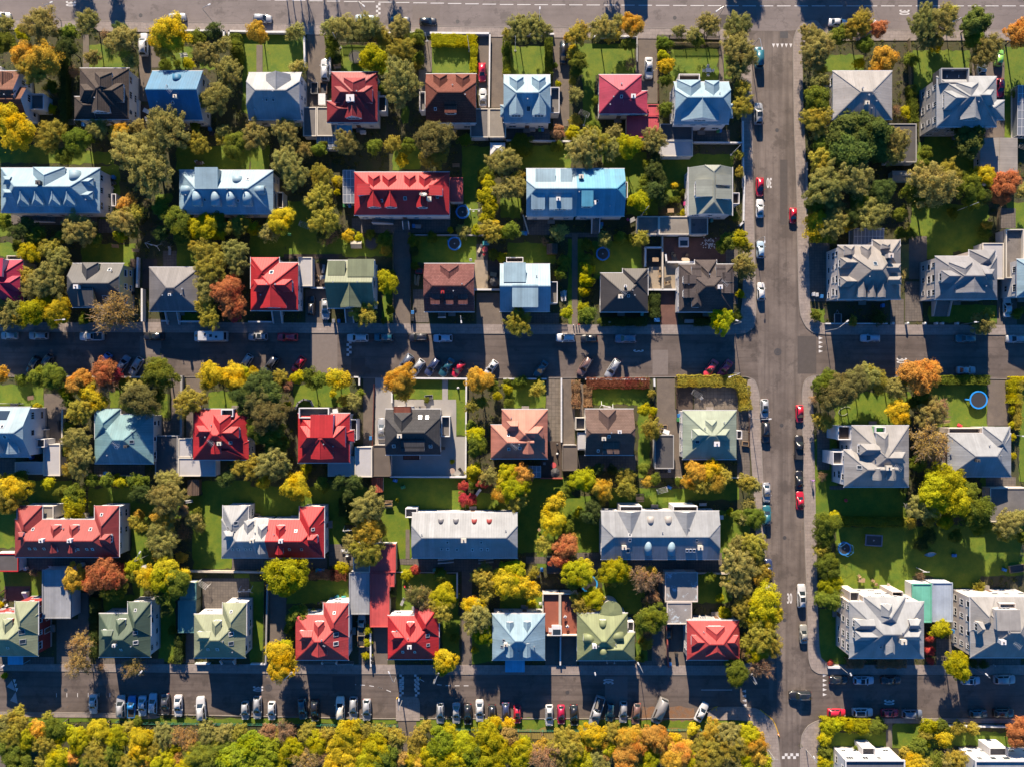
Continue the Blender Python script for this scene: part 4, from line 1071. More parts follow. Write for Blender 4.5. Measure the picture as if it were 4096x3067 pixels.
G(('white side wall','white wall between the slab drive and the brown drive'),'wall',[(540,430),(540,980)],1.0,0.25,'white')
G(('white street wall','white street wall above the reddish clipped hedge'),'wall',[(755,433),(1305,437)],0.9,0.25,'white')
G(('white gate wall','short white wall at the top of the mint house drive'),'wall',[(1355,435),(1357,490)],1.1,0.3,'white')
G(('brown garden fence','brown fence left of the slab terrace above the mint green house'),'fence',[(1552,430),(1555,690)],1.3,0.15,'brown')
G(('brown garden fence','brown fence right of the mint green house by the pavement'),'fence',[(2195,770),(2190,1030)],1.2,0.12,'brown')
G(('red terrace wall','thin red-edged wall below the salmon house terrace'),'wall',[(360,1303),(550,1303)],0.8,0.15,'redwood')
G(('white rear wall','low wall below the mint green house'),'wall',[(1545,1297),(2208,1297)],0.8,0.2,'cream')
G(('dark drive fence','dark thin fence left of the drive by the mint green house'),'fence',[(1362,500),(1365,790)],1.0,0.12,'dark')
T('''g 185 460 60 2.5
g 345 440 28 1.5
l 65 520 45 2.5
m 335 525 75
g 70 630 40 2
g 65 460 35 2
A 190 1280 100
l 90 1260 100
R 230 1320 70
l 120 1400 120
a 40 1420 90
m 150 1500 100
y 60 1300 90
y 500 1510 90
y 440 1620 90
g 600 1380 60
g 560 1440 60
l 740 1320 105
g 760 1360 80
a 890 1400 100
m 890 1490 60
d 820 1560 80
m 1100 1280 80
m 1110 1380 90
g 1260 1220 60
a 1300 1330 60
b 1330 1240 45
g 1360 1310 60
l 1270 700 60
m 1330 860 90
m 1360 920 50
l 1360 720 40
a 1720 1250 105
y 1860 1230 100
a 1890 1320 100
m 1960 1290 90
m 1800 1360 90
a 1660 1330 70
y 1740 1350 70
g 1575 1330 35 2
m 2170 1350 80
o 2190 1530 70
g 2100 1640 70
a 1350 760 30
l 700 1620 50
d 1000 1240 50
g 1240 480 35 1.5
m 1340 560 35 2
l 2030 1600 30 1.5
d 860 1220 60''')
HD('r',[(770,470),(1305,470)],2.2,1.5,'clipped hedge'); HD('b',[(670,450),(672,680)],1.6,1.5,'clipped hedge'); HD('b',[(775,490),(775,670)],1.6,1.5,'clipped hedge'); HD('m',[(1570,450),(2080,450),(2150,500),(2170,700)],2.4,1.8,'clipped hedge')
V('sedan','darkteal',362,345,-125,165,'bays'); V('suv','brown',750,320,-122,185,'bays'); V('wagon','silver',995,343,-122,185,'bays'); V('sedan','coral',1862,342,-125,175,'bays'); V('sedan','crimson',1988,342,-125,175,'bays')
X('bin','green',378,462); X('bin','blue',1573,753); X('bin','green',1570,790); X('table','redround',472,1188); X('parasol','dark',483,1250); X('airer','white',1425,1405); X('picnic','wood',1233,1478); X('woodcrate','wood',1448,855); X('table','white',1465,895); X('statue','white',505,1090); X('motorbike','black',1790,530); X('airer','grey',1728,565); X('bbq','dark',505,1005); X('chair','grey',390,1175); X('toy','blue',1495,1385); X('bin','black',1425,1240); X('bin','black',1460,1238); X('bin','white',1490,1235); X('swing','white',938,670); X('woodcrate','wood',2165,1000); X('chair','white',1775,600)
MFRAG(1218,185)
LP(2035,412,2060,380)

F(3000, 1480, 2.0146)
H('pale grey house with balconies', 'pale grey many-dormered house with stacked white balconies on its left side', (822,447,1280,938), 7.2, [('hip','x',3.4,9,9)], 'palegrey', 'white',
  [('W','x',(757,640,1150,939),3.0,9,0),('D','h','U',1085,512,92,1.9),('D','h','L',905,640,86,2.0),('D','h','R',1268,706,86,2.0),('D','g','D',1037,882,66,1.8),('D','g','D',1155,882,66,1.8),('C',1120,785,1.1,0.8,'tan'),('S',883,780,40),('AN',1160,775),('TR',(1012,455,1095,505),8.0,'green'),('B',(710,450,815,560),5.4),('B',(668,655,750,760),5.0)])
H('white L-roofed house', 'crisp white L-shaped hip-roofed house left of the striped hedge', (1592,510,2104,855), 5.4, [('hip','x',2.8,9,9)], 'white', 'greybeige',
  [('W','y',(1880,453,2094,690),2.2,3,9),('C',1840,727,0.6,0.9,'dark'),('P',1612,676),('B2',(1600,465,1880,508),2.8)])
GA('grey-roofed garage','large grey flat garage roof below the white L-roofed house','garage',(1932,946,2260,1220),3.0,'flatgrey')
P('lawn',(680,180,1290,445),(1440,120,1910,460),(525,550,700,1190),(680,940,1250,1190),(690,1260,1320,1656),(1300,1250,2208,1656),(2170,110,2300,900),(585,545,650,670),(1860,850,1990,1050),(1240,1050,1330,1300))
P('drive',(1912,80,2085,445)); P('path',(1405,90,1440,310)); P('earth',(1270,440,1600,860),(500,60,690,480)); P('paving',(1900,860,2140,945),(540,480,640,800),(640,930,760,960),(1410,700,1590,860))
T('''g 600 110 110
D 700 180 140
g 620 230 90
m 760 130 90
D 830 90 110
o 900 60 110
m 1040 130 70
o 1150 150 90
m 980 60 90
A 1340 50 140
A 1440 20 90
y 1230 80 65
y 1180 330 95
y 1200 370 60
g 1370 210 70
g 1380 260 60
o 1430 350 120
b 1500 330 110
B 1430 570 160
b 1480 640 100
g 1290 270 60
g 1340 740 80
m 600 420 70
m 540 390 50
b 530 240 40
l 1560 900 150
l 1480 960 150
l 1620 1020 150
g 1700 1000 120
l 1480 1060 110
g 1800 1130 140
g 1830 1230 90
o 1370 1100 110
a 1430 1130 50
l 1560 1210 70
m 1430 1200 60
o 2060 1230 110
m 2050 1280 90
o 2150 1170 70
g 610 1230 110
g 590 1320 90
l 660 1180 60
g 580 1530 90
l 640 1540 80
m 600 1620 60
a 60 1640 70
o 20 930 60
g 30 1180 90
m 30 1400 100
m 50 1500 70
a 80 1600 60
l 2115 320 35 1.6
l 2115 440 30 1.6
l 2115 540 30 1.6
l 2120 690 30 1.6
m 1290 1230 50 2
b 585 850 40 2
g 2180 1340 60
m 560 1440 70
g 590 1430 60
d 1250 940 50 2
d 1380 1400 60 2
d 1450 1330 60 2
g 1640 1330 60''')
HD('g',[(735,1215),(1255,1225)],1.9,1.6,'clipped hedge'); HD('l',[(2120,85),(2125,260)],2,1.8,'clipped hedge'); HD('m',[(2165,90),(2150,470)],1.2,1.8,'clipped hedge'); HD('l',[(2100,80),(2300,78)],1.2,1.8,'clipped hedge')
V('hatchback','silver',120,310,-90,155,'left kerb'); V('suv','black',130,498,-90,165,'left kerb'); V('hatchback','red',405,350,-90,140,'right kerb'); V('pickup','black',398,620,90,195,'right kerb'); V('sedan','black',402,885,90,125,'right kerb'); V('sedan','red',408,1050,90,122,'right kerb'); V('sedan','silver',136,985,-90,160,'left kerb'); V('hatchback','teal',138,1172,90,165,'left kerb'); V('suv','navy',150,1600,90,150,'left kerb')
X('trampoline','bigblue',1828,238); X('trampoline','blue',752,1430); X('trampoline','rect',987,1365); X('ball','red',770,1046); X('person','purple',497,885); X('airer','grey',1270,1095); X('bench','wood',1578,415); X('toy','red',1690,445); X('chair','dark',1625,485); X('table','dark',1690,490); X('hose','grey',760,330); X('toy','blue',1645,1490); X('planterbox','wood',2145,1595); X('toy','blue',2048,1605); X('ladder','wood',2185,1440); X('boat','white',1450,1480); X('bench','dark',615,710); X('bin','white',1882,970)
LP(155,392,0,385); LP(2208,530,2160,525); X('tpole','white',1345,1590)
# ---------------- lower rows
F(0, 1980, 2.208)
H('faded red U-shaped house', 'long faded red U-shaped house with two small upper dormers and many skylights', (132,213,1042,544), 5.6, [('hip','x',3.2,9,9)], 'fadedred', 'white',
  [('W','y',(150,88,372,400),2.4,4,9),('W','y',(832,88,1052,544),2.6,4,4),('D','h','U',472,272,78,1.5),('D','h','U',635,272,74,1.5),('D','h','R',955,390,76,1.6),('D','h','L',140,366,60,1.4),('D','g','D',465,502,58,1.1),('D','g','D',625,502,58,1.1),('C',362,400,0.8,0.8,'white'),('C',612,400,0.8,0.8,'white'),
   ('S',262,468,16),('S',312,468,16),('S',390,468,16),('S',690,473,16),('S',768,473,16),('S',818,473,16),('S',292,300,24),('S',800,300,26),('S',898,170,24)])
H('green house with red walls', 'pale green hip-roofed house with dark red side wall cut by the left edge', (-160,1042,335,1417), 5.6, [('hip','x',3.3,9,9)], 'sagelight', 'redwall',
  [('W','y',(130,935,336,1230),2.5,4,9),('D','h','U',45,1108,78,1.6),('S',192,1205,50),('S',200,1290,50),('S',70,1345,22),('CV',(65,1420,200,1495),2.8)])
H('dark green house', 'dark green hip-roofed house with white end wall between two leafless-looking street trees', (874,1045,1330,1427), 5.4, [('hip','x',3.2,9,9)], 'darkgreen', 'white',
  [('W','y',(1128,938,1330,1240),2.5,4,9),('D','h','U',1048,1110,76,1.6),('D','h','L',880,1240,78,1.6),('S',1195,1213,40),('S',1197,1298,34),('S',1070,1360,22),('S',1197,1015,20),('C',1005,1325,0.6,0.8,'white')])
H('sage green house', 'sage green hip-roofed house beside the long teal flat-roofed garage', (1714,1050,2168,1432), 5.4, [('hip','x',3.2,9,9)], 'sagelight', 'white',
  [('W','y',(1965,947,2175,1240),2.5,4,9),('D','h','U',1900,1123,72,1.6),('D','h','L',1730,1255,78,1.6),('S',2042,1222,44),('S',2040,1307,44),('S',1838,1358,26),('S',1920,1358,26),('S',2042,1027,20),('ST',(1960,1440,2080,1490),'D')])
H('half white half red house', 'long U-shaped house, left half white roof and right half red roof', (1957,213,2862,550), 5.6, [('hip','x',3.2,9,0,(1957,213,2375,550),'white'),('hip','x',3.2,0,9,(2375,213,2862,550),'red')], 'white', 'white',
  [('W','y',(1967,88,2190,400),2.5,4,9,'white'),('W','y',(2643,95,2864,550),2.6,4,4,'red'),('D','h','U',2185,235,76,1.6,'white'),('D','h','U',2308,275,76,1.6,'white'),('D','h','U',2466,275,72,1.6,'red'),('D','h','L',1968,358,72,1.6,'white'),('D','h','R',2790,392,70,1.6,'red'),('D','g','D',2300,510,74,1.2,'white'),('D','g','D',2462,515,66,1.2,'red'),
   ('C',2223,402,0.8,0.8,'tan'),('C',2478,405,0.8,0.7,'white'),('S',2055,475,24),('S',2105,475,24),('S',2170,475,24),('S',2215,475,24),('S',2082,245,42),('S',2012,290,26),('S',2613,315,20),('S',2763,300,26),('S',2557,475,18),('S',2663,475,18)])
GA('cream annex','cream flat annex in the corner of the faded red house','annex',(378,92,476,205),4.6,'flatbeige')
GA('dark flat annex','dark flat roof with red edge at the left end of the faded red house','annex',(-60,512,165,672),3.0,'flatredrim')
GA('ribbed grey workshop','long grey ribbed flat roof with white side wall left of the red-orange tree','workshop',(374,655,628,1086),4.0,'flatgreyblue')
GA('teal flat garage','narrow upper half of the teal garage beside the sage green house','garage',(1590,770,1735,926),2.8,'flatteal')
GA('teal flat garage','wider lower half of the teal garage beside the sage green house','garage',(1574,928,1732,1212),2.8,'flatteal')
P('lawn',(1160,250,1390,610),(790,0,1400,250),(1700,160,2050,655),(1180,760,1260,960),(1400,900,1550,1460),(0,680,375,900),(1845,750,2005,885),(1650,0,1960,200),(-10,60,140,460),(2070,690,2208,760),(2340,0,2490,200),(920,880,1190,1050))
P('drive',(690,860,800,1545),(500,1090,690,1545),(1640,1215,1720,1480)); P('brick',(40,800,270,930)); P('paving',(170,545,1000,660),(1790,730,2200,1000),(2050,555,2500,655),(850,1440,1450,1550),(0,1425,480,1540)); P('earth',(480,100,640,210),(800,870,880,1430),(1550,1210,1640,1480))
G(('cream lane wall','cream wall under the lawn between the two U-shaped houses'),'wall',[(1680,662),(2500,672)],0.9,0.35,'cream')
G(('white front wall','white front wall pieces below the sage green house'),'wall',[(1740,1475),(1860,1475)],0.8,0.25,'white')
G(('dark hedge fence','dark fence right of the ribbed grey workshop drive'),'fence',[(805,870),(815,1430)],1.2,0.15,'dark')
G(('brown yard fence','brown board fence round the yard above the red-walled house'),'fence',[(0,870),(60,825)],1.5,0.12,'brown')
T('''m 90 20 130
l 680 60 90
l 690 140 70
g 660 30 80
m 1200 230 60
m 1270 270 60
a 1460 200 100
o 1440 310 110
o 1460 430 120
a 1440 520 85
a 1580 560 50
l 1200 620 80
g 1200 690 80
y 1310 720 110
y 1490 660 130
l 1450 720 130
g 1560 760 130
y 1640 700 70
R 960 690 150
R 870 740 120
a 680 730 110
g 1000 800 120
R 760 770 80
r 1080 650 60
m 1040 770 90
o 1720 210 75
o 1740 290 50
b 1620 330 70 3
g 1520 1190 40 2
B 740 1290 110
B 700 1460 120
B 780 1500 70
B 1200 1500 105
b 890 1525 45 2
g 1520 1450 35 1.5
d 860 960 60
d 850 1250 40 2
g 1570 1380 45 2
l 10 1610 30
g 1450 100 80
b 300 680 40 2
l 5 960 30 1.5
d 1450 880 80
d 1480 1000 60''')
HD('d',[(835,900),(830,1420)],1.6,1.8,'hedge'); HD('d',[(1590,1230),(1580,1470)],1.6,2,'hedge')
X('bin','white',240,640); X('bin','blue',430,1130); X('bin','teal',425,1160); X('bin','black',420,1185); X('airer','white',1810,775); X('swing','white',2180,830); X('chair','white',65,965); X('chair','grey',40,920); X('planter','brown',1593,1455); X('bench','white',470,635); X('stairs','white',235,880); X('table','white',1280,630); X('bin','white',742,602)
LP(1232,507,1265,590); LP(1243,1560,1345,1490); LP(20,1510,40,1540); POLE(1425,850,1355,880)

F(1000, 1980, 2.208)
H('coral red house', 'coral red hip-roofed house with upper right wing beside the grey and red flat roofs', (402,1053,870,1452), 5.4, [('hip','x',3.3,9,9)], 'coralred', 'white',
  [('W','y',(648,947,870,1250),2.6,4,9),('D','h','U',600,1130,80,1.6),('D','h','L',430,1250,84,1.6),('D','g','D',603,1420,136,1.6),('S',758,1228,46),('S',758,1308,46),('S',744,1038,22),('P',635,1275),('ST',(640,1455,770,1490),'D')])
H('scarlet house under dark tree', 'scarlet house with white hip trim, top corner under a dark leafless tree', (1217,1063,1668,1446), 5.2, [('hip','x',3.2,9,9)], 'red', 'white',
  [('W','y',(1450,975,1668,1250),2.5,4,9),('D','h','U',1412,1135,72,1.5),('D','h','L',1245,1255,78,1.5),('S',1568,1238,30),('S',1572,1320,26),('S',1350,1380,22),('S',1455,1380,22),('C',1408,1340,0.8,0.8,'white')])
H('long white house with coloured dormers', 'long white half-hipped house with two grey and two red rounded dormers', (1432,155,2363,551), 5.8, [('hh','x',2.9,0.5,0.5)], 'white', 'white',
  [('D','b','U',1685,215,42,0.5,'greydark'),('D','b','U',1818,215,42,0.5,'greydark'),('D','b','U',1980,215,40,0.5,'fadedred'),('D','b','U',2113,215,40,0.5,'fadedred'),('C',1887,397,1.0,0.8,'tan'),('S',1692,473,24),('S',1747,473,24),('S',1828,477,24),('S',1965,478,24),('S',2043,475,24),('S',2098,475,24),('S',1743,413,24),('S',2042,413,24),('B2',(1372,115,1476,196),2.8),('ST',(1665,555,1800,590),'R'),('ST',(2020,555,2150,590),'R')])
GA('beige flat garage','beige flat garage roof under the olive and golden trees','garage',(912,425,1060,680),2.8,'flatbeige')
GA('red flat garage','upper red flat garage roof dappled with tree shadow','garage',(1062,430,1288,680),2.85,'redflat')
GA('grey flat garage','blue-grey flat garage roof right of the coral red house','garage',(876,684,1056,1050),2.8,'flatgreyblue')
GA('red flat garage','long lower red flat garage roof between coral and scarlet houses','garage',(1060,684,1232,1162),2.75,'redflat')
GA('red flat garage','short red flat roof stepped to the right of the long red garage','garage',(1234,684,1276,805),2.7,'redflat')
P('lawn',(1170,120,1430,560),(690,0,850,430),(330,740,870,950),(1290,690,1840,1060),(1300,0,1440,160),(0,760,130,1480),(1480,20,2208,150),(1320,610,1480,680),(1690,1060,1850,1430),(1930,1150,2140,1480),(2360,60,2550,500))
P('drive',(170,780,320,1480),(1090,1165,1215,1500),(1870,560,1960,1580),(960,1060,1060,1500),(490,550,680,660)); P('paving',(700,430,910,620),(1320,560,1500,610),(1440,560,2208,670),(410,1460,920,1560)); P('earth',(890,1060,960,1480),(1840,680,1880,1480)); P('path',(1375,300,1410,560))
G(('white fence wall','white fence along the gardens below the long white house'),'fence',[(1290,672),(1830,678)],0.9,0.12,'white')
G(('white side wall','white side wall right of the dark tree garden'),'wall',[(1832,680),(1832,890)],1.0,0.25,'white')
G(('dark iron fence','dark twin fence left of the shaded drive'),'fence',[(140,760),(125,1470)],1.2,0.12,'dark')
G(('grey drive wall','grey wall left of the shaded drive'),'wall',[(165,780),(150,1470)],1.0,0.25,'grey')
G(('white street wall','white street wall left of the bright yellow tree'),'wall',[(20,1478),(150,1478)],0.8,0.25,'white')
G(('white front fence','white front fence under the coral red house'),'fence',[(780,1485),(915,1485)],0.9,0.12,'white')
G(('white gate wall','white wall beside bins between two red houses'),'wall',[(1070,1200),(1075,1490)],1.1,0.25,'white')
T('''o 1040 110 140
a 1050 300 130
a 1140 290 70
m 1030 490 130
o 900 420 90
g 1140 330 60
l 310 690 175
l 280 760 120
g 420 640 90
y 270 1400 130
y 280 1500 130
y 360 1450 70
l 310 1330 80
l 810 640 60 2
B 1520 890 120
D 1480 880 100
l 1700 900 110
m 1690 980 110
l 1720 860 90
y 1715 1440 110
l 1700 1510 80
g 1690 710 60
m 2060 720 95
m 2090 860 80
y 1970 970 95
a 1960 930 60
o 2000 1080 130
l 2040 1190 100
o 2080 650 60
y 2180 720 75
g 440 1040 90
g 380 1090 60
l 570 1040 40 2
l 1030 1420 40 1.5
l 1040 1300 40 1.5
l 1040 1190 40 2
l 1390 700 50 2
r 1455 660 45 2
y 1985 1370 30 1.5
g 1620 270 1
g 900 200 50 2
g 1810 1260 40 2
d 1250 870 40 2
g 1680 680 50 2
m 720 830 1
d 400 1230 60 2
g 340 1180 50 2
m 1410 1480 1''')
HD('r',[(720,700),(850,705)],2.2,1.6,'clipped hedge'); HD('b',[(490,700),(715,700)],1.8,1.4,'clipped hedge'); HD('d',[(840,30),(830,180)],2.2,2,'hedge'); HD('g',[(850,215),(1000,225)],1.6,1.6,'hedge')
V('pickup','beige',985,1145,90,140,'own')
X('trailer','wood',985,1280); X('swing','white',890,295); X('patioset','white',860,485); X('toy','teal',765,895); X('toy','teal',828,900); X('picnic','wood',1225,75); X('bin','blue',625,655); X('bin','teal',600,655); X('bin','grey',652,655); X('bin','blue',1712,655); X('bin','teal',1632,655); X('bin','black',1085,1430); X('bin','black',1085,1465); X('bin','black',1045,1345); X('lounger','grey',1350,935); X('bbq','dark',610,945); X('bench','wood',660,940); X('statue','red',1370,805); X('bike','dark',700,520); X('bike','dark',885,600); X('woodcrate','wood',60,180); X('chair','white',90,190); X('bench','white',400,190)
LP(358,1575,290,1600); LP(1658,1585,1640,1600); LP(1230,1568,1335,1620)
CHKV(1340,1640); CHKV(1470,1640)

F(2000, 1980, 2.208)
H('white double house with two big gables', 'long white double house with two large upper gables and a strip down its middle', (892,140,1935,562), 5.8, [('hh','x',2.1,0.5,0.5)], 'white', 'white',
  [('D','g','U',1160,150,212,2.6),('D','g','U',1660,155,206,2.6),('D','b','U',1333,195,56,0.6,'greymetal'),('D','b','U',1490,195,56,0.6,'greymetal'),('D','b','D',1310,524,58,0.9,'bluewhite'),('D','b','D',1517,526,62,0.9,'bluewhite'),('C',1097,460,0.9,0.9,'tan'),('C',1770,462,1.0,0.9,'tan'),('S',1148,350,24),('S',1148,395,26),('S',1738,398,24),('S',1130,487,36),('S',1652,486,26),('S',1683,486,26),('S',1714,486,26),('B',(1060,95,1255,150),4.6),('B',(1530,95,1745,152),4.6)])
H('white house with blue awning', 'white hip-roofed house with four little dormers and a bright blue flat awning', (-68,1046,398,1453), 5.0, [('hip','x',3.1,9,9)], 'bluewhite', 'white',
  [('D','g','U',88,1128,58,1.0),('D','g','U',240,1125,58,1.0),('D','g','D',85,1422,54,1.2),('D','g','D',237,1422,58,1.2),('S',35,1280,24),('S',18,1335,24),('C',50,1320,0.7,0.9,'tan'),('CV',(46,1455,218,1562),2.8)])
H('olive green house with round bay', 'olive green house with a round bay at the top and four rounded dormers', (680,1042,1126,1456), 5.4, [('hip','x',3.3,9,9)], 'olivegreen', 'white',
  [('W','x',(900,1210,1192,1456),2.4,0,9),('RB',980,1030,100),('D','b','U',910,1108,60,1.0),('D','b','L',742,1265,72,1.2),('D','b','R',1085,1250,72,1.2),('D','b','D',915,1420,60,1.0),('C',836,1335,0.8,1.2,'white'),('B2',(1128,1115,1182,1205),2.6),('ST',(940,1460,1010,1482),'D')])
H('weathered pinkish red house', 'weathered pinkish red hip-roofed house with four flat hipped dormers near the corner', (1650,1106,2116,1452), 4.8, [('hip','x',3.0,9,9)], 'coralred', 'grey',
  [('D','h','U',1912,1175,166,1.5),('D','h','L',1705,1298,100,1.4),('D','h','R',2112,1300,100,1.4),('D','h','D',1915,1432,172,1.6)])
GA('terracotta roof terrace','left half of the terracotta tiled roof terrace','terrace',(374,858,526,1230),2.8,'flatterracotta')
GA('terracotta roof terrace','right half of the terracotta tiled roof terrace, with two white chairs','terrace',(530,858,690,1230),2.75,'flatterracotta')
GA('puddled concrete garage','large concrete flat roof with pale blue puddles','garage',(1456,676,1746,940),2.9,'flatpuddle')
GA('concrete garage','sunlit stained concrete flat roof right of the drive','garage',(1472,942,1694,1136),2.9,'flatpuddle')
GA('purple-brown shed roof','dark purple-brown flat roof beside the orange tree','shed',(412,548,540,688),2.2,'flatbrown')
P('lawn',(160,0,900,500),(330,500,420,640),(900,560,1280,900),(0,860,380,1020),(1700,690,2050,950),(1900,130,2130,560),(1260,0,1640,130),(1200,1100,1300,1500),(930,780,1250,1040),(580,60,760,500),(2130,130,2208,400))
P('drive',(1400,690,1480,1500),(400,1235,680,1500),(1480,1140,1650,1600),(1340,1200,1420,1560)); P('paving',(680,505,1960,680),(230,540,420,600),(700,1460,1500,1580),(1650,1460,2000,1580)); P('earth',(1250,880,1330,1480),(350,690,600,860),(1700,960,1900,1080))
G(('white drive wall','thin white wall dividing the two shaded drives'),'wall',[(533,1240),(530,1480)],0.9,0.25,'white')
G(('rusty drive wall','rusty brown wall beside the puddled concrete garage drive'),'wall',[(1462,1130),(1480,1500)],1.2,0.2,'redwood')
G(('cream garden wall','pale stone wall above the white house with blue awning'),'wall',[(0,1022),(370,1020)],0.9,0.4,'cream')
G(('cream garden wall','pale wall above the weathered pinkish red house'),'wall',[(1700,1095),(1890,1095)],0.8,0.3,'grey')
G(('pale lane wall','pale wall end right of the puddled concrete garage'),'wall',[(1750,680),(2050,685)],0.7,0.25,'cream')
T('''l 520 90 80
y 440 130 70
a 400 180 55
y 470 240 110
m 390 440 90
R 580 430 105
A 620 400 75
R 530 560 90
l 690 680 130
y 740 640 90
g 650 740 90
g 590 280 70
l 1010 650 130
y 1070 660 95
g 940 690 85
m 1000 730 80
b 1280 740 130
a 1290 690 90
b 1340 900 70
m 1330 940 50
l 120 680 110
y 60 760 120
y 160 780 110
l 40 650 70
y 270 840 90
m 300 700 50
g 1330 1080 135
o 1270 1060 80
a 1290 1310 60 3
b 1310 1240 50 3
l 810 900 100
y 860 880 70
m 720 960 90
m 660 900 50
o 2110 420 80
o 2090 600 150
o 2090 760 130
o 2170 190 80
m 2150 970 110
m 2180 1080 80
m 2170 1280 80
b 2170 1380 70
g 2080 1560 110
g 1840 720 60
l 1990 1050 60 3
d 800 180 80
g 1030 560 40
l 280 950 40 2
g 1240 1440 40 2
l 2050 800 40
l 1960 920 40''')
V('hatchback','black',1493,1200,90,110,'own')
X('bin','blue',368,650); X('bin','grey',338,700); X('trampoline','bluering',785,775); X('hottub','white',500,1190,2.9); X('table','white',458,1185,2.9); X('chair','white',577,1072,2.9); X('chair','white',597,1158,2.9); X('bin','blue',1497,1478); X('bin','black',1495,1440); X('chair','wood',345,300); X('chair','wood',375,365); X('chair','white',355,950); X('table','white',1940,190); X('bin','black',1555,1400); X('bench','white',1790,80); X('statue','grey',1640,500)
LP(842,1580,818,1500); LP(1225,1490,1235,1500)

F(3000, 2245, 2.0146)
H('big white many-dormered house', 'big white house with five small dormers and wide upper gable, white left wall in view', (800,325,1402,777), 7.6, [('hip','x',3.2,9,9)], 'white', 'greybeige',
  [('W','y',(920,282,1252,560),3.2,4,9),('D','h','U',1118,338,82,1.6),('D','h','L',862,515,74,1.9),('D','h','L',866,607,74,1.9),('D','h','R',1392,515,72,1.9),('D','h','R',1394,607,72,1.9),('D','h','D',1135,750,68,1.5),('C',1240,648,1.1,1.2,'tan'),('S',1053,687,26),('B',(805,245,880,322),5.0),('B',(1145,242,1235,285),5.0)])
H('pale ribbed house at right', 'pale grey ribbed house with an upper terrace hatch, cut by the right edge', (1776,285,2330,772), 7.6, [('hip','x',4.0,9,9)], 'palegrey', 'greybeige',
  [('W','y',(1776,282,1978,560),2.6,4,9),('D','h','L',1860,545,90,2.0),('D','s','U',2080,392,190,2.0),('C',2042,650,1.0,1.2,'white'),('AN',2110,650),('TR',(2010,335,2140,388),8.2)])
H('flat white villa left', 'white flat-roofed villa at the bottom edge, dark roof panel and stepped front', (760,1592,1242,1900), 6.4, [('flat','x',0.4,0,0)], 'greydark', 'white', [('B',(905,1500,1010,1590),3.2)])
H('flat white villa right', 'white flat-roofed villa with arched terrace at the bottom right corner', (1805,1595,2400,1900), 6.4, [('flat','x',0.4,0,0)], 'white', 'white', [('B',(1930,1500,2080,1590),3.4)])
GA('green flat annex','sea-green flat roof right of the big white many-dormered house','annex',(1305,176,1462,490),3.4,'flatseagreen')
GA('pale blue flat annex','pale blue-grey flat roof next to the sea-green roof','annex',(1466,168,1632,484),3.6,'flatblue')
P('lawn',(690,0,1310,260),(1480,0,1860,220),(1830,0,1980,110),(560,380,800,820),(650,1380,1140,1656),(1140,1300,1400,1500),(1640,1370,2080,1480),(1250,1420,1480,1656),(2010,1470,2120,1540),(1420,1310,1640,1500))
P('path',(1095,1300,1145,1500)); P('earth',(1400,500,1640,850),(1840,110,2208,260),(700,780,1400,850)); P('paving',(1180,785,1320,840),(1500,620,1640,850),(1780,780,2180,850))
G(('white street wall','long white wall along the top of the bottom right gardens'),'wall',[(1432,1310),(2110,1318)],0.9,0.25,'white')
G(('white planter wall','short white wall at the foot of the junction lamp'),'wall',[(625,840),(708,842)],0.8,0.4,'white')
G(('red board fence','bright red board by the big white many-dormered house'),'fence',[(1412,560),(1412,690)],1.8,0.25,'redwood')
T('''g 620 30 100
l 640 170 90
g 620 290 100
l 650 240 70
a 650 200 40
m 90 90 80
a 80 130 70
o 20 60 60
l 110 330 140
y 140 420 120
y 60 450 110
m 90 560 130
m 120 660 110
l 60 700 100
b 90 830 100
b 40 860 70
l 1520 535 85
l 1660 830 115
r 1450 620 35 3
r 1455 720 38 3
r 1455 800 30 2
l 620 1340 60 3
l 700 1320 60 3
l 800 1320 60 3
l 900 1340 60 3
g 1030 1330 70 3
l 600 1430 60 3
g 610 1530 60 3
l 600 1620 60 3
g 900 1540 45
l 1440 1330 70 3
g 1540 1330 60 3
m 1680 1340 60 3
m 1800 1345 50 3
y 1550 1420 70
g 1340 1470 80
l 1420 1480 50
y 1300 1600 90
m 1380 1620 80
g 1480 1590 80
m 1640 1590 90
o 1560 1620 80
R 2150 1380 110
R 2180 1300 70
a 50 1500 90
y 30 1420 80
a 60 1600 70
m 1240 1530 60
g 200 1640 1
m 1850 210 55 2
l 1700 130 1
r 650 815 25 1
b 880 810 60 1.5
b 1400 120 40
d 1800 820 40 1.5
d 1880 830 40 1.5
m 1410 1400 50 3''')
HD('b',[(1020,815),(1250,815)],2,1.2,'clipped hedge'); HD('b',[(770,815),(900,815)],2,1.2,'clipped hedge'); HD('l',[(580,1300),(960,1300)],2.2,2,'hedge')
V('suv','navy',160,80,90,150,'left kerb'); V('hatchback','white',158,240,90,90,'left kerb'); V('wagon','white',420,280,90,190,'right kerb'); V('sedan','olivegrey',436,588,90,142,'right kerb'); V('suv','black',408,1080,180,178,'moving')
V('sedan','black',720,958,0,150,'low right top'); V('wagon','paleblue',922,960,0,165,'low right top'); V('sedan','black',1143,958,0,160,'low right top'); V('hatchback','paleblue',1787,962,0,150,'low right top'); V('suv','silver',2058,952,0,172,'low right top')
V('hatchback','red',703,1222,0,145,'low right bottom'); V('suv','whiteblackroof',912,1217,0,165,'low right bottom'); V('hatchback','red',1133,1222,0,138,'low right bottom'); V('suv','bluegrey',1312,1230,0,165,'low right bottom'); V('hatchback','darkteal',1848,1228,0,145,'low right bottom'); V('suv','black',2050,1222,0,165,'low right bottom')
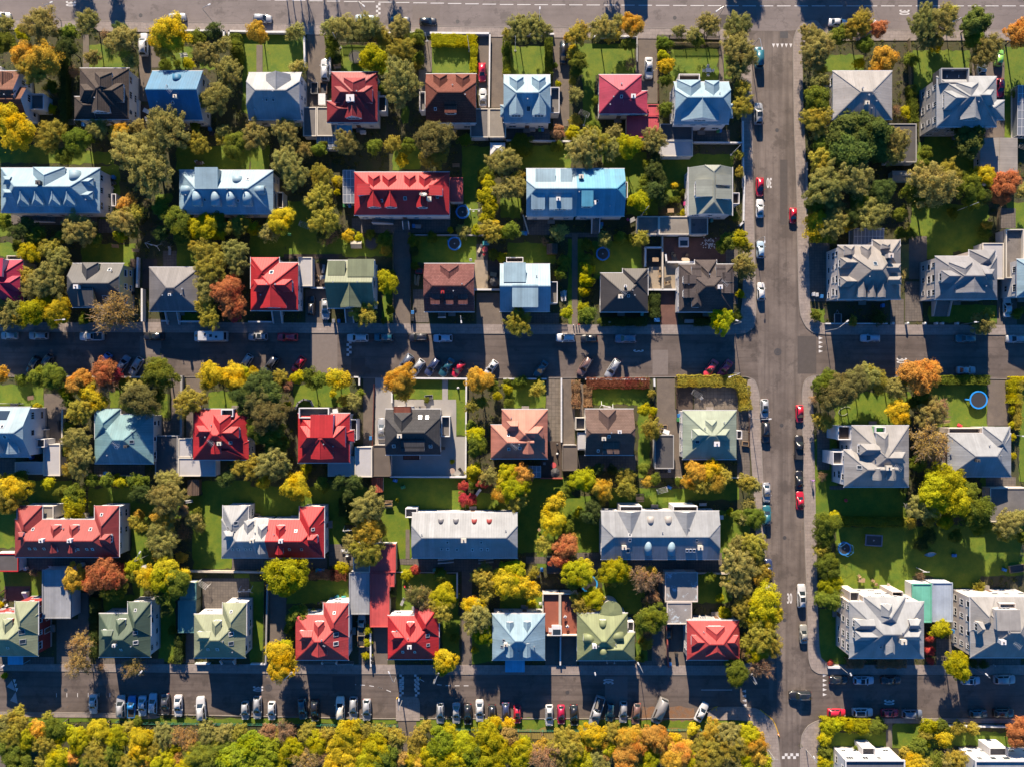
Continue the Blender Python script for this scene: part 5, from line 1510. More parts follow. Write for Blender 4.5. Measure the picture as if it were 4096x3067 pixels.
X('table','wood',893,145); X('chair','wood',875,112); X('chair','wood',985,150); X('chair','wood',1010,180); X('chair','beige',1112,182); X('bin','blue',1632,555); X('bin','grey',1632,585); X('bin','grey',1632,610); X('bin','grey',1632,632); X('bollard','white',1965,832); X('cone','orange',230,1395)
M30(318,300,0); M30(1117,1132,-90)
TEETH([(603,915),(603,955),(603,992),(603,1030),(603,1070)],'R')
CHK2(325,1565); LP(815,912,715,835); LP(1910,912,1790,850); LP(520,1580,450,1510); LP(205,360,135,358); LP(22,918,10,940)
# ---------------- park strip, bottom street
F(0, 2617, 3.68)
T('''y 20 960 120
g 60 1080 130
m 300 830 110
o 130 1000 160
m 300 1000 160
o 220 1180 190
g 200 1380 200
g 330 1540 200
g 450 1220 170
a 590 1080 140
a 620 1210 110
g 850 1060 170
o 700 1300 160
m 1000 1120 130
a 1060 1090 50
g 850 1180 130
m 880 1500 190
A 1090 1500 150
o 700 1570 150
m 1200 1250 190
y 1480 1080 170
m 1500 1250 150
g 1350 1120 110
m 1750 1200 180
g 1700 1420 180
o 1450 1480 190
g 1350 1600 170
m 1900 1060 110
g 1980 1020 70
y 2100 1200 180
y 2080 1400 180
m 1950 1560 170
a 2180 1560 150
m 650 940 70
g 1600 1600 150''')
V('sedan','white',1363,735,-90,290,'park bays'); V('suv','silver',1775,765,90,330,'park bays'); V('pickup','blue',1932,770,90,300,'park bays'); V('sedan','paleblue',2087,765,-90,300,'park bays')
TEETH([(213,392),(230,455),(245,520)],'D')
RP([(175,375),(232,535),(97,470)],'ramp'); RP([(232,545),(262,720),(150,675)],'ramp')
for _x in (833,985,1143,1300,1458,1618): RB(_x,593,0.13,0.9)

F(600, 2367, 2.3655)
T('''o 150 1340 110
b 280 1350 110
o 110 1480 110
m 240 1450 90
y 20 1400 60
a 40 1520 80
o 560 1310 100
b 420 1330 90
b 400 1420 90
o 720 1320 100
m 860 1310 90
m 640 1420 80
G 980 1440 150
G 1100 1450 140
g 1220 1560 120
G 860 1560 170
g 700 1500 120
g 520 1550 150
g 400 1620 130
G 1050 1620 170
b 1130 1310 100
b 1290 1310 110
m 1200 1370 90
m 1360 1480 120
B 1480 1580 140
y 1290 1570 60
m 1500 1310 100
m 1580 1400 110
m 1680 1330 90
b 1640 1540 100
m 1600 1460 80
y 1880 1340 140
y 1850 1470 140
y 1820 1590 150
y 1960 1420 110
m 2060 1300 90
m 2120 1350 80
g 2150 1480 140
g 2080 1590 140
m 150 1600 130
b 260 1590 100
m 30 1610 90''')
V('hatchback','paleblue',22,1060,90,195,'park bays'); V('sedan','darkgrey',140,1065,-90,205,'park bays'); V('sedan','white',262,1082,-90,205,'park bays'); V('suv','white',480,1105,95,225,'park bays')
V('hatchback','silver',897,1125,-90,175,'park bays middle'); V('wagon','silver',1012,1098,-90,215,'park bays middle'); V('hatchback','white',1148,1128,-90,175,'park bays middle'); V('hatchback','darkteal',1440,1108,-85,200,'park bays middle'); V('hatchback','black',1558,1125,-88,215,'park bays middle')
V('suv','cream',1798,1100,90,215,'park bays middle'); V('wagon','silver',1922,1105,-90,215,'park bays middle'); V('hatchback','silver',2048,1120,-90,215,'park bays middle')
M30(1018,912,-90); X('manhole','dark',1118,908)
for _x,_y,_a in ((1928,873,0),(2012,878,3),(2097,887,8),(2178,905,14)): RB(_x,_y,1.05,0.16,_a)
G(('green wire fence','green wire fence along the park verge, left stretch'),'fence',[(-300,1212),(0,1230),(1000,1240),(2345,1252)],1.2,0.08,'greenfence')
LP(1330,770,1290,790)

F(1500, 2367, 2.3655)
T('''g 60 1480 140
g 90 1590 140
o 210 1350 90
m 60 1310 90
a 105 1330 40
o 190 1440 80
b 240 1560 90
m 400 1370 90
o 380 1460 80
y 340 1560 90
a 440 1590 100
y 460 1470 70
l 700 1330 110
G 640 1420 150
l 840 1420 130
g 600 1540 140
l 740 1600 150
G 900 1540 130
l 1080 1340 140
l 1150 1450 130
g 1100 1580 150
l 1230 1500 110
g 1000 1480 120
y 1130 1230 60 3
y 1260 1250 60 3
B 1260 1350 100
l 1390 1470 110
l 1380 1590 110
l 1420 1400 60
b 1600 1560 150
m 1660 1470 100
a 1570 1450 90
o 1800 1350 110
o 1830 1450 130
g 1870 1540 120
o 1790 1580 110
y 2060 1340 120
a 2150 1390 90
a 2030 1530 60
g 1990 1600 110
b 2140 1560 100
m 480 1260 70''')
V('wagon','silver',617,1152,-90,198,'park bays right'); V('sedan','silver',768,1150,-90,200,'park bays right'); V('hatchback','black',877,1160,-90,195,'park bays right'); V('sedan','white',990,1128,-90,208,'park bays right'); V('suv','black',1108,1160,-90,175,'park bays right'); V('wagon','navy',1238,1150,-90,200,'park bays right'); V('hatchback','red',1347,1162,-90,170,'park bays right')
V('wagon','white',1650,1172,-90,200,'park bays right'); V('hatchback','crimson',1762,1165,-90,180,'park bays right'); V('hatchback','black',1885,1168,-88,200,'park bays right'); V('bigpickup','silver',2098,1130,-105,300,'park bays right')
CHKV(251,900); CHKV(400,900)
for _x,_y,_a in ((48,904,14),(130,933,22),(445,833,28),(608,875,5),(690,882,0),(777,884,0),(862,884,0)): RB(_x,_y,1.05,0.16,_a)
RP([(200,1215),(197,1020),(215,990),(250,985),(380,985),(410,1000),(425,1040),(425,1213)],'island')
G(('green wire fence','green wire fence along the park verge, right of the tiled island'),'fence',[(390,1290),(900,1290),(1700,1300),(2150,1295),(3080,1290)],1.2,0.08,'greenfence')
X('person','dark',1578,1330); LP(225,1025,250,1220); LP(594,782,560,800); X('bollard','yellow',428,812); X('bollard','yellow',210,1000)

F(2300, 2367, 2.3655)
T('''m 40 1400 80
a 130 1540 70
y 160 1350 110
m 340 1310 100
b 260 1520 90
g 320 1450 90
g 30 1520 70
o 200 1610 120
a 500 1360 130
A 540 1470 140
A 480 1560 130
y 560 1400 100
A 750 1360 130
R 780 1430 90
y 930 1390 90
A 980 1500 120
a 920 1580 130
a 1040 1450 90
o 1200 1440 110
o 1250 1540 150
m 1150 1590 120
y 1130 1330 60
a 1300 1310 110
a 1290 1400 90
o 1440 1330 130
m 1480 1450 140
o 1420 1560 130
m 1620 1340 110
a 1690 1420 120
a 1700 1530 120
m 1590 1560 120
m 1760 1600 100
l 1830 1630 50
m 700 1560 110
y 640 1620 100''')
V('suv','darkteal',332,1135,-95,180,'park bays right'); V('wagon','silver',458,1140,-92,205,'park bays right'); V('hatchback','brown',580,1155,-95,210,'park bays right'); V('van','grey',802,1125,-112,250,'park bays right'); V('sedan','white',1200,1140,62,195,'park bays right')
M30(322,845,90)
RB(1340,924,6.9,0.14)
TEETH([(1598,935),(1600,980),(1602,1025),(1604,1068)],'L')
X('cone','orange',1650,1170); X('bollard','yellow',1335,1105)
LP(1682,790,1640,800)
X('tpole','grey',1835,1500)

F(0,0,1)
# streets (ground polygons)
ST('asphalt','street',[(-1500,-450),(5600,-450),(5600,121),(3280,121),(3218,121),(3189,121),(3174,150),(3171,200),(3176,500),(3186,760),(3192,1100),(3196,1240),(3210,1290),(3240,1328),(3275,1338),(5600,1341),(5600,1518),(4096,1517),(3275,1500),(3235,1506),(3210,1530),(3207,1600),(3213,1877),(3219,2200),(3228,2400),(3232,2600),(3236,2660),(3260,2688),(3290,2694),(5600,2698),(5600,2876),(4096,2872),(3310,2872),(3248,2885),(3213,2920),(3201,2965),(3199,3067),(3199,4200),(3122,4200),(3122,3067),(3119,3040),(3109,2920),(3089,2875),(3050,2841),(3000,2826),(2845,2826),(2820,2840),(2800,2872),(1500,2872),(400,2850),(0,2846),(-1500,2846),(-1500,2676),(0,2679),(1000,2690),(2000,2695),(3020,2697),(3060,2680),(3072,2640),(3070,2500),(3062,2300),(3057,2026),(3045,1780),(3042,1630),(3030,1530),(3000,1508),(2960,1505),(2000,1513),(600,1506),(-1500,1506),(-1500,1324),(0,1326),(1000,1331),(2000,1335),(2960,1338),(3005,1325),(3024,1290),(3021,1130),(3010,700),(3005,200),(2998,150),(2960,117),(2940,115),(2000,110),(1000,95),(0,79),(-1500,60)])
ST('asphalt pale','street',[(-1500,-450),(5600,-450),(5600,119),(3218,119),(3160,125),(3000,125),(2940,113),(2000,108),(1000,93),(0,77),(-1500,58)])
ST('asphalt worn','street',[(3004,126),(3172,126),(3174,200),(3178,500),(3188,760),(3195,1240),(3205,1450),(3205,1600),(3211,1877),(3217,2200),(3226,2400),(3229,2690),(3205,2880),(3197,2965),(3197,4200),(3124,4200),(3121,3040),(3111,2920),(3075,2820),(3075,2500),(3064,2300),(3060,2026),(3048,1780),(3045,1630),(3030,1500),(3028,1330),(3023,1130),(3012,700),(3007,200)])
ST('pavement','pavement',[(-1500,60),(0,79),(1000,95),(2000,110),(2940,115),(2960,117),(2998,150),(3005,200),(3010,700),(3021,1130),(3024,1290),(3005,1325),(2960,1338),(2000,1335),(1000,1331),(0,1326),(-1500,1324),(-1500,1288),(0,1290),(1000,1290),(2000,1298),(2900,1300),(2952,1280),(2968,1230),(2972,1100),(2968,700),(2962,300),(2955,190),(2925,160),(2000,150),(1000,137),(0,120),(-1500,100)])
ST('pavement','pavement',[(5600,121),(3280,121),(3280,80),(3218,84),(3189,109),(3174,150),(3171,200),(3176,500),(3186,760),(3192,1100),(3196,1240),(3210,1290),(3240,1328),(3275,1338),(5600,1341),(5600,1302),(3300,1299),(3262,1280),(3240,1250),(3236,1010),(3226,700),(3212,400),(3209,240),(3215,200),(3250,165),(5600,161)])
ST('pavement','pavement',[(3275,1500),(3235,1506),(3210,1530),(3207,1600),(3213,1877),(3219,2200),(3228,2400),(3232,2600),(3236,2660),(3260,2688),(3290,2694),(5600,2698),(5600,2660),(3330,2656),(3290,2640),(3278,2610),(3270,2400),(3264,2100),(3254,1700),(3250,1530)])
ST('pavement','pavement',[(5600,2876),(4096,2872),(3310,2872),(3248,2885),(3213,2920),(3201,2965),(3199,4200),(3284,4200),(3284,3067),(3283,2950),(3295,2905),(3340,2890),(5600,2892)])
ST('pavement','pavement',[(3000,1508),(3030,1530),(3042,1630),(3045,1780),(3057,2026),(3062,2300),(3070,2500),(3072,2640),(3060,2680),(3020,2697),(2000,2695),(1000,2690),(0,2679),(-1500,2676),(-1500,2652),(0,2654),(1000,2654),(2000,2658),(2960,2660),(3010,2640),(3030,2600),(3030,2300),(3018,2026),(3000,1780),(2990,1600),(2985,1530)])
ST('pavement','pavement',[(2845,2826),(3000,2826),(3050,2841),(3089,2875),(3109,2920),(3119,3040),(3122,4200),(3070,4200),(3078,3067),(3060,2960),(3020,2890),(2960,2876),(2845,2878),(2820,2860)])
ST('pavement','pavement',[(-1500,2846),(0,2846),(400,2850),(640,2856),(640,2874),(400,2868),(0,2864),(-1500,2864)])
P('lawn',(640,2872,1590,2892),(1660,2872,2830,2910),(0,2866,640,2885),(2830,2880,3015,2900))
P('goldgrass',(2050,2900,2400,2960),(2600,2905,2860,2960)); P('drive',(1593,2872,1665,3020),(-300,2930,25,4000))
P('leaves',(2570,2825,2780,2880))
# dashes of the top street
_x=960.0
while _x<4400:
    _y=np.interp(_x,[-400,1000,2000,3000,4096],[-27,0,19.5,25,25])
    RB(_x+27,_y,3.0,0.17)
    _x+=69.3
CHK3(1513,41)
for _s in ((130,360),(147,360),(164,360)): pass
TEETH([(3094,184),(3110,184),(3128,184),(3145,184),(3163,184)],'D')
X('manhole','square',3138,138)
# trees and a house beyond the top street: only their shadows reach the picture
for _x,_y,_r,_h,_k in ((1125,-165,16,11,'d'),(1150,-160,16,12,'d'),(1180,-170,14,10,'d'),(1205,-175,14,9.5,'d'),(1272,-190,13,9,'d'),(1320,-185,13,9,'d'),(1545,-190,30,9,'g'),(2415,-190,35,9,'g'),(2930,-150,50,6.2,'g'),(2985,-160,45,6,'m'),(3230,-140,60,6.5,'g'),(3290,-150,50,6,'o'),(3350,-140,60,6.6,'g'),(3410,-150,50,6,'o'),(430,-230,30,9,'g'),(300,-240,40,9,'o')): OT(_x,_y,_r,_h,_k)
H('red house beyond the top street','house standing beyond the top street, only its shadow in view',(2480,-420,2575,-220),5.6,[('hip','x',3.2,9,9)],'red','white',[])
H('grey house beyond the top street','house beyond the top street near the right corner, only its shadow in view',(3690,-420,3775,-235),5.6,[('hip','x',3.2,9,9)],'coolgrey','white',[])
F(0,0,1)
RP([(3040,2836),(3089,2875),(3100,2895),(3110,2922),(3117,2945)],'yline'); RP([(2845,2840),(2855,2828),(2870,2824)],'yline')
P('patch',(1405,1432,1460,1488),(3190,1345,3265,1495),(2880,60,2935,112),(1330,2702,1420,2760),(640,1395,800,1440),(3120,640,3150,900)); P('pale patch',(1242,1338,1350,1490),(2610,1400,2672,1500),(560,1345,645,1420),(2420,2705,2510,2860),(1650,20,1760,80))
for _x,_y in ((560,60),(1830,85),(2700,70),(3480,70),(420,1440),(1760,1455),(2480,1440),(3600,1430),(260,2760),(1120,2790),(2270,2770),(3650,2780),(3110,520),(3128,1700),(3140,2150),(3140,2480)): X('manhole','small',_x,_y)
# ------------------------------------------------------------------ words that single things out
HR = []                                        # (short name, x0, y0, x1, y1) of every house on the ground
def where(x, y):
    best = None
    for s, a, b, c, d in HR:
        dx = max(a - x, 0, x - c); dy = max(b - y, 0, y - d); q = math.hypot(dx, dy)
        if best is None or q < best[0]: best = (q, s, a, b, c, d)
    q, s, a, b, c, d = best
    v = 'above' if y > d else 'below' if y < b else ''; h = 'left' if x < a else 'right' if x > c else ''
    if v and h:
        dx = a - x if h == 'left' else x - c; dy = y - d if v == 'above' else b - y
        if dx > 2.2 * dy: v = ''
        elif dy > 2.2 * dx: h = ''
    if v and h: r = ('upper ' if v == 'above' else 'lower ') + h + ' of'
    elif v: r = v
    elif h: r = h + ' of'
    else: r = 'close against'
    return r + ' the ' + s
ORD = ['', 'second', 'third', 'fourth', 'fifth', 'sixth', 'seventh', 'eighth', 'ninth', 'tenth', 'eleventh', 'twelfth']
def unique_labels(items):
    """items: list of [base label, x, y]; equal ones are told apart by their order along their longer spread"""
    by = {}
    for it in items: by.setdefault(it[0], []).append(it)
    for b, l in by.items():
        if len(l) == 1: continue
        sx = max(i[1] for i in l) - min(i[1] for i in l); sy = max(i[2] for i in l) - min(i[2] for i in l)
        if sx >= sy: l.sort(key=lambda i: i[1]); first, last = 'leftmost', 'rightmost'
        else: l.sort(key=lambda i: -i[2]); first, last = 'topmost', 'lowest'
        for k, it in enumerate(l):
            it[0] = b + ', ' + (first if k == 0 else last if k == len(l) - 1 else ORD[min(k, 11)] + ' from ' + ('left' if sx >= sy else 'top'))
    return [i[0] for i in items]
# ------------------------------------------------------------------ houses
class Piece:
    def __init__(s, rect, axis, rise, e0, e1, half, mat, z):
        s.x0, s.y0, s.x1, s.y1 = rect; s.axis = axis; s.R = rise * 0.92; s.mat = mat; s.z = z
        s.L = (s.x1 - s.x0) if axis == 'x' else (s.y1 - s.y0); s.d = ((s.y1 - s.y0) if axis == 'x' else (s.x1 - s.x0)) / 2
        s.k = [None, None]; s.i = [0, 0]
        for n, e in enumerate((e0, e1)):
            if half:
                if e > 0: s.k[n] = e; s.i[n] = (1 - e) * s.d
            else: s.i[n] = min(e if e < 9 else s.d, s.L / 2 - 0.02 if (e0 and e1) else s.L - 0.2)
        if s.i[0] + s.i[1] > s.L - 0.1: t = (s.L - 0.1) / (s.i[0] + s.i[1]); s.i = [q * t for q in s.i]
    def w(s, u, v, z):
        return (s.x0 + u, (s.y0 + s.y1) / 2 + v, s.z + z) if s.axis == 'x' else ((s.x0 + s.x1) / 2 + v, s.y1 - u, s.z + z)
    def uv(s, x, y): return (x - s.x0, y - (s.y0 + s.y1) / 2) if s.axis == 'x' else (s.y1 - y, x - (s.x0 + s.x1) / 2)
    def h(s, x, y):
        if not (s.x0 - 0.01 <= x <= s.x1 + 0.01 and s.y0 - 0.01 <= y <= s.y1 + 0.01): return -9
        u, v = s.uv(x, y); r = s.R * (1 - abs(v) / s.d)
        for n, t in ((0, u), (1, s.L - u)):
            if s.i[n] > 0:
                k = s.k[n] or 0; r = min(r, s.R * (k + (1 - k) * t / s.i[n]))
        return s.z + r
    def faces(s):
        L, d, R = s.L, s.d, s.R; A = s.w(s.i[0], 0, R); B = s.w(L - s.i[1], 0, R); out = []; en = []
        for n, u in ((0, 0), (1, L)):
            if s.k[n] is not None: q = d * (1 - s.k[n]); en.append((s.w(u, -q, s.k[n] * R), s.w(u, q, s.k[n] * R)))
            else: en.append(None)
        for sg in (-1, 1):
            f = [s.w(0, sg * d, 0), s.w(L, sg * d, 0)]
            if en[1]: f.append(en[1][0 if sg < 0 else 1])
            f += [B, A]
            if en[0]: f.append(en[0][0 if sg < 0 else 1])
            out.append(f)
        for n, u, pt in ((0, 0, A), (1, L, B)):
            if s.k[n] is not None: out.append([en[n][0], en[n][1], pt])
            elif s.i[n] > 0.01: out.append([s.w(u, -d, 0), s.w(u, d, 0), pt])
        return out
def shell(mb, faces, th=0.17, caps=0.0, mi=0, mi_edge=1):
    vs = []; idx = {}; fs = []
    def vid(p):
        k = tuple(round(c, 3) for c in p)
        if k not in idx: idx[k] = len(vs); vs.append(p)
        return idx[k]
    ed = {}
    for f in faces:
        q = []
        for p in f:
            i = vid(p)
            if not q or q[-1] != i: q.append(i)
        if len(q) < 3: continue
        n = Vector((0, 0, 0))
        for a, b in zip(q, q[1:] + q[:1]):
            pa, pb = vs[a], vs[b]; n += Vector(((pa[1] - pb[1]) * (pa[2] + pb[2]), (pa[2] - pb[2]) * (pa[0] + pb[0]), (pa[0] - pb[0]) * (pa[1] + pb[1])))
        if n.z < 0: q = q[::-1]
        fs.append(q)
        for a, b in zip(q, q[1:] + q[:1]): ed.setdefault((min(a, b), max(a, b)), []).append((a, b))
    nb = len(vs); allv = list(vs) + [(p[0], p[1], p[2] - th) for p in vs]
    mb.add(allv, fs, mi); b = len(mb.v) - len(allv)
    ef = [tuple(i + nb for i in q[::-1]) for q in fs]
    sk = []
    for k, l in ed.items():
        if len(l) == 1: a, c = l[0]; sk.append((c, a, a + nb, c + nb))
        elif caps: mb.bar(vs[k[0]][:2] + (vs[k[0]][2] + 0.03,), vs[k[1]][:2] + (vs[k[1]][2] + 0.03,), caps, 0.08, mi)
    mb.f += [tuple(i + b for i in f) for f in ef + sk]; mb.mi += [mi] * len(ef) + [mi_edge] * len(sk)
OFF = Vector((0, 0, 0))
def build_at(mb, name, mats, parent, smooth=False):
    mb.v = [(v[0] - OFF.x, v[1] - OFF.y, v[2] - OFF.z) for v in mb.v]
    return mb.build(name, mats, parent, smooth=smooth)
WIN = {}
def window_mesh(w, h, nm=2):
    k = (round(w, 1), round(h, 1), nm)
    if k not in WIN:
        m = MB(); w2 = w / 2; h2 = h / 2
        m.box(-w2, -0.05, -h2, w2, 0.015, h2, 1)
        for a, b, c, d in ((-w2, -h2, w2, -h2 + 0.09), (-w2, h2 - 0.09, w2, h2), (-w2, -h2 + 0.09, -w2 + 0.09, h2 - 0.09), (w2 - 0.09, -h2 + 0.09, w2, h2 - 0.09)): m.box(a, 0.016, b, c, 0.06, d, 0)
        for q in range(1, nm): t = -w2 + w * q / nm; m.box(t - 0.035, 0.016, -h2 + 0.09, t + 0.035, 0.05, h2 - 0.09, 0)
        m.box(-w2 - 0.06, 0.017, -h2 - 0.07, w2 + 0.06, 0.11, -h2, 0)
        me = m.mesh('window'); [me.materials.append(MATS[x]) for x in ('white frame', 'window glass')]; WIN[k] = me
    return WIN[k]
def put_window(parent, p, out, w, h, nm=2):
    o = bpy.data.objects.new('window', window_mesh(w, h, nm)); COL.objects.link(o); o.parent = parent
    o.location = (p[0] - OFF.x, p[1] - OFF.y, p[2] - OFF.z); o.rotation_euler = (0, 0, math.atan2(out[1], out[0]) - math.pi / 2); return o
DIRV = {'U': (0, 1), 'D': (0, -1), 'L': (-1, 0), 'R': (1, 0)}
def build_house(hd):
    global OFF
    F(*hd['fr']); e = hd['eave']; x0, y0, x1, y1 = hd['rect']
    def rc(r, z): a = W(r[0], r[1], z); b = W(r[2], r[3], z); return (min(a[0], b[0]), min(a[1], b[1]), max(a[0], b[0]), max(a[1], b[1]))
    main = rc(hd['rect'], e); pcs = []
    for q in hd['roofs']:
        r = rc(q[5], e) if len(q) > 5 else main
        pcs.append(Piece(r, q[1], q[2], q[3], q[4], q[0] == 'hh', q[6] if len(q) > 6 else hd['mat'], e))
    for n, q in enumerate([f for f in hd['feats'] if f[0] == 'W']):
        r = rc(q[2], e); sft = 0.03 * (n + 1)
        pcs.append(Piece((r[0] + sft, r[1] + sft, r[2] - sft, r[3] - sft), q[1], q[3], q[4], q[5], False, q[6] if len(q) > 6 else hd['mat'], e - sft))
    cx, cy = (main[0] + main[2]) / 2, (main[1] + main[3]) / 2; OFF = Vector((cx, cy, 0))
    root = empty('house', (cx, cy, 0)); tag(root, hd['desc'], 'house', 'houses of the neighbourhood')
    if 'beyond' not in hd['short']: HR.append((hd['short'], *main))
    def rh(x, y): return max(p.h(x, y) for p in pcs)
    wallm = 'wall ' + hd['wall']; wb = MB()
    for n, p in enumerate(pcs):
        t = 0.28 + 0.017 * n; z1 = p.z - 0.05
        wb.box(p.x0 + t, p.y0 + t, -0.2, p.x1 - t, p.y1 - t, z1)
        wb.box(p.x0 + t - 0.05, p.y0 + t - 0.05, -0.2, p.x1 - t + 0.05, p.y1 - t + 0.05, 0.55 + 0.01 * n, 1)
        for k, u, sg in ((0, t + 0.01, 1), (1, p.L - t - 0.01, -1)):
            if p.k[k] is None and p.i[k] > 0.01: continue
            kk = p.k[k] if p.k[k] is not None else 0.985; d = p.d - t; q = p.d * (1 - kk); zt = kk * p.R - 0.2
            prof = [(-d, -0.06), (d, -0.06), (d, 0.02), (max(q - 0.1, 0.05), zt), (-max(q - 0.1, 0.05), zt), (-d, 0.02)]
            vs = [p.w(u, a, b) for a, b in prof] + [p.w(u + sg * 0.2, a, b) for a, b in prof]
            m_ = len(prof); wb.add(vs, [tuple(range(m_)), tuple(range(2 * m_ - 1, m_ - 1, -1))] + [(i, i + m_, (i + 1) % m_ + m_, (i + 1) % m_) for i in range(m_)])
    build_at(wb, 'wall', (wallm, 'wall grey'), root)
    for n, p in enumerate(pcs):
        rb = MB()
        if hd['roofs'][0][0] == 'flat':
            rb.box(p.x0, p.y0, p.z - 0.05, p.x1, p.y1, p.z + 0.12, 0)
            for a, b, c, d in ((p.x0, p.y0, p.x1, p.y0 + 0.25), (p.x0, p.y1 - 0.25, p.x1, p.y1), (p.x0, p.y0 + 0.25, p.x0 + 0.25, p.y1 - 0.25), (p.x1 - 0.25, p.y0 + 0.25, p.x1, p.y1 - 0.25)): rb.box(a, b, p.z + 0.121, c, d, p.z + 0.5, 1)
        else: shell(rb, p.faces(), caps=0.2)
        build_at(rb, 'roof', (p.mat, 'trim'), root)
        if hd['roofs'][0][0] != 'flat':
            zz = p.z - 0.12
            for a, b, c, d in ((p.x0 - 0.1, p.y0 - 0.1, p.x1 + 0.1, p.y0 - 0.1), (p.x0 - 0.1, p.y1 + 0.1, p.x1 + 0.1, p.y1 + 0.1)) if p.axis == 'x' else ((p.x0 - 0.1, p.y0 - 0.1, p.x0 - 0.1, p.y1 + 0.1), (p.x1 + 0.1, p.y0 - 0.1, p.x1 + 0.1, p.y1 + 0.1)): gb = MB(); gb.bar((a, b, zz), (c, d, zz), 0.13, 0.12); build_at(gb, 'gutter', ('trim',), root)
    # windows and door on the walls that face the middle of the picture
    def covered(x, y, me): return any(q is not me and q.x0 < x < q.x1 and q.y0 < y < q.y1 for q in pcs)
    door = False
    for n, p in enumerate(pcs):
        if n and p.L * p.d < 6: continue
        t = 0.28 + 0.017 * n
        for sd in 'DURL':
            dx, dy = DIRV[sd]; wx = {'R': p.x1 - t, 'L': p.x0 + t}.get(sd); wy = {'U': p.y1 - t, 'D': p.y0 + t}.get(sd)
            if (sd == 'D' and wy < -4) or (sd == 'U' and wy > 4) or (sd == 'R' and wx > 4) or (sd == 'L' and wx < -4): continue
            a, b = (p.x0 + t, p.x1 - t) if wx is None else (p.y0 + t, p.y1 - t); cnt = max(1, int((b - a) / 2.7))
            rows = [1.75, e - 1.25] if e < 6.6 else [1.5, 3.9, e - 1.3]
            for ri, z in enumerate(rows):
                for c in range(cnt):
                    s = a + (b - a) * (c + 0.5) / cnt + rnd.uniform(-0.25, 0.25); px, py = (s, wy) if wx is None else (wx, s)
                    if covered(px + dx * 0.3, py + dy * 0.3, p): continue
                    if ri == 0 and not door and c == cnt // 2:
                        door = True; m = MB(); sx, sy = -dy, dx
                        P0 = lambda u, o, z: (px + sx * u + dx * o, py + sy * u + dy * o, z)
                        for (u0, u1, o0, o1, za, zb, mi) in ((-0.5, 0.5, -0.05, 0.03, 0.6, 2.65, 0), (-0.62, -0.5, -0.05, 0.07, 0.6, 2.78, 1), (0.5, 0.62, -0.05, 0.07, 0.6, 2.78, 1), (-0.5, 0.5, -0.05, 0.07, 2.66, 2.78, 1), (-0.8, 0.8, 0.03, 0.9, 0.2, 0.58, 2)):
                            m.add([P0(u0, o0, za), P0(u1, o0, za), P0(u1, o1, za), P0(u0, o1, za), P0(u0, o0, zb), P0(u1, o0, zb), P0(u1, o1, zb), P0(u0, o1, zb)], [(3, 2, 1, 0), (4, 5, 6, 7), (0, 1, 5, 4), (1, 2, 6, 5), (2, 3, 7, 6), (3, 0, 4, 7)], mi)
                        build_at(m, 'door', ('door', 'white frame', 'kerb'), root); continue
                    if rnd.random() < 0.12: continue
                    put_window(root, (px, py, z), (dx, dy), rnd.choice((1.0, 1.3, 1.6)), 1.2 if ri else 1.0, rnd.choice((1, 2, 2, 3)))
    def on_roof(px, py, add=0.0):
        z = e + 1.5
        for _ in range(6):
            x, y = W(px, py, z); r = rh(x, y); z = (r if r > 0 else e) + add
        return x, y, z
    for f in hd['feats']:
        k = f[0]
        if k == 'D':
            _, ty, sd, px, py, wpx, hh = f[:7]; hh *= (1.15 if ty in 'gh' else 1.05) * (1.15 if sd == 'D' else 1.0); mat = f[7] if len(f) > 7 else hd['mat']; dx, dy = DIRV[sd]; sx, sy = -dy, dx
            big = ty in 'gh' or ty == 'b'; add = hh if sd in 'U' or ty == 'h' and sd in 'LR' else hh * 0.75
            z = e + 1.5
            for _ in range(6):
                x, y = W(px, py, z); xx = min(max(x, main[0] + 0.12), main[2] - 0.12); yy = min(max(y, main[1] + 0.12), main[3] - 0.12); r = rh(xx, yy); z = (r if r > 0 else e) + add
            x, y = xx, yy; z0 = rh(x, y); w = WM(wpx, z) * 0.96; zr = z0 + hh
            top = max(p.z + p.R for p in pcs) - 0.06; zr = min(zr, top)
            drop = {'g': min(0.42 * w, 0.62 * hh), 'h': min(0.42 * w, 0.62 * hh), 's': 0.0, 'b': min(0.5 * w, 0.8 * hh)}[ty]; ze = zr - drop
            def back(zt, lim=9.0):
                t = 0.0; last = rh(x, y)
                while t < lim:
                    t += 0.1; q = rh(x - dx * t, y - dy * t)
                    if q >= zt: return t
                    if q < last + 0.004: return t
                    last = q
                return t
            Lb = back(zr) + 0.15; Le = back(ze) + 0.1; hw = w / 2; slope_up = 0.0
            if ty == 's': Lb = back(zr + 0.12) + 0.2; slope_up = min(0.12 * Lb, top - zr)
            Q = lambda o, s_, z_: (x + dx * o + sx * s_, y + dy * o + sy * s_, z_)
            m = MB(); zb = z0 - 0.5
            prof = [(-hw, ze), (hw, ze)] if ty in 's' else [(-hw, ze), (0, zr), (hw, ze)] if ty == 'g' else [(-hw, ze), (hw, ze)] if ty == 'h' else [(hw * -math.cos(t), ze + (zr - ze) * math.sin(t)) for t in np.linspace(0, math.pi, 9)]
            if ty in 'sh': prof = [(-hw, ze - 0.04), (hw, ze - 0.04)]
            else: prof = [(a, b - 0.05) for a, b in prof]
            fr_ = [Q(0, -hw, zb)] + [Q(0, a, b) for a, b in prof] + [Q(0, hw, zb)]; bk = [Q(-Lb, -hw, zb)] + [Q(-Lb, a, b + (slope_up if ty == 's' else 0)) for a, b in prof] + [Q(-Lb, hw, zb)]; nn = len(fr_)
            m.add(fr_ + bk, [tuple(range(nn)), tuple(range(2 * nn - 1, nn - 1, -1))] + [(i, i + nn, (i + 1) % nn + nn, (i + 1) % nn) for i in range(nn)])
            dm = build_at(m, 'dormer', (wallm if hh > 1.0 else mat,), root)
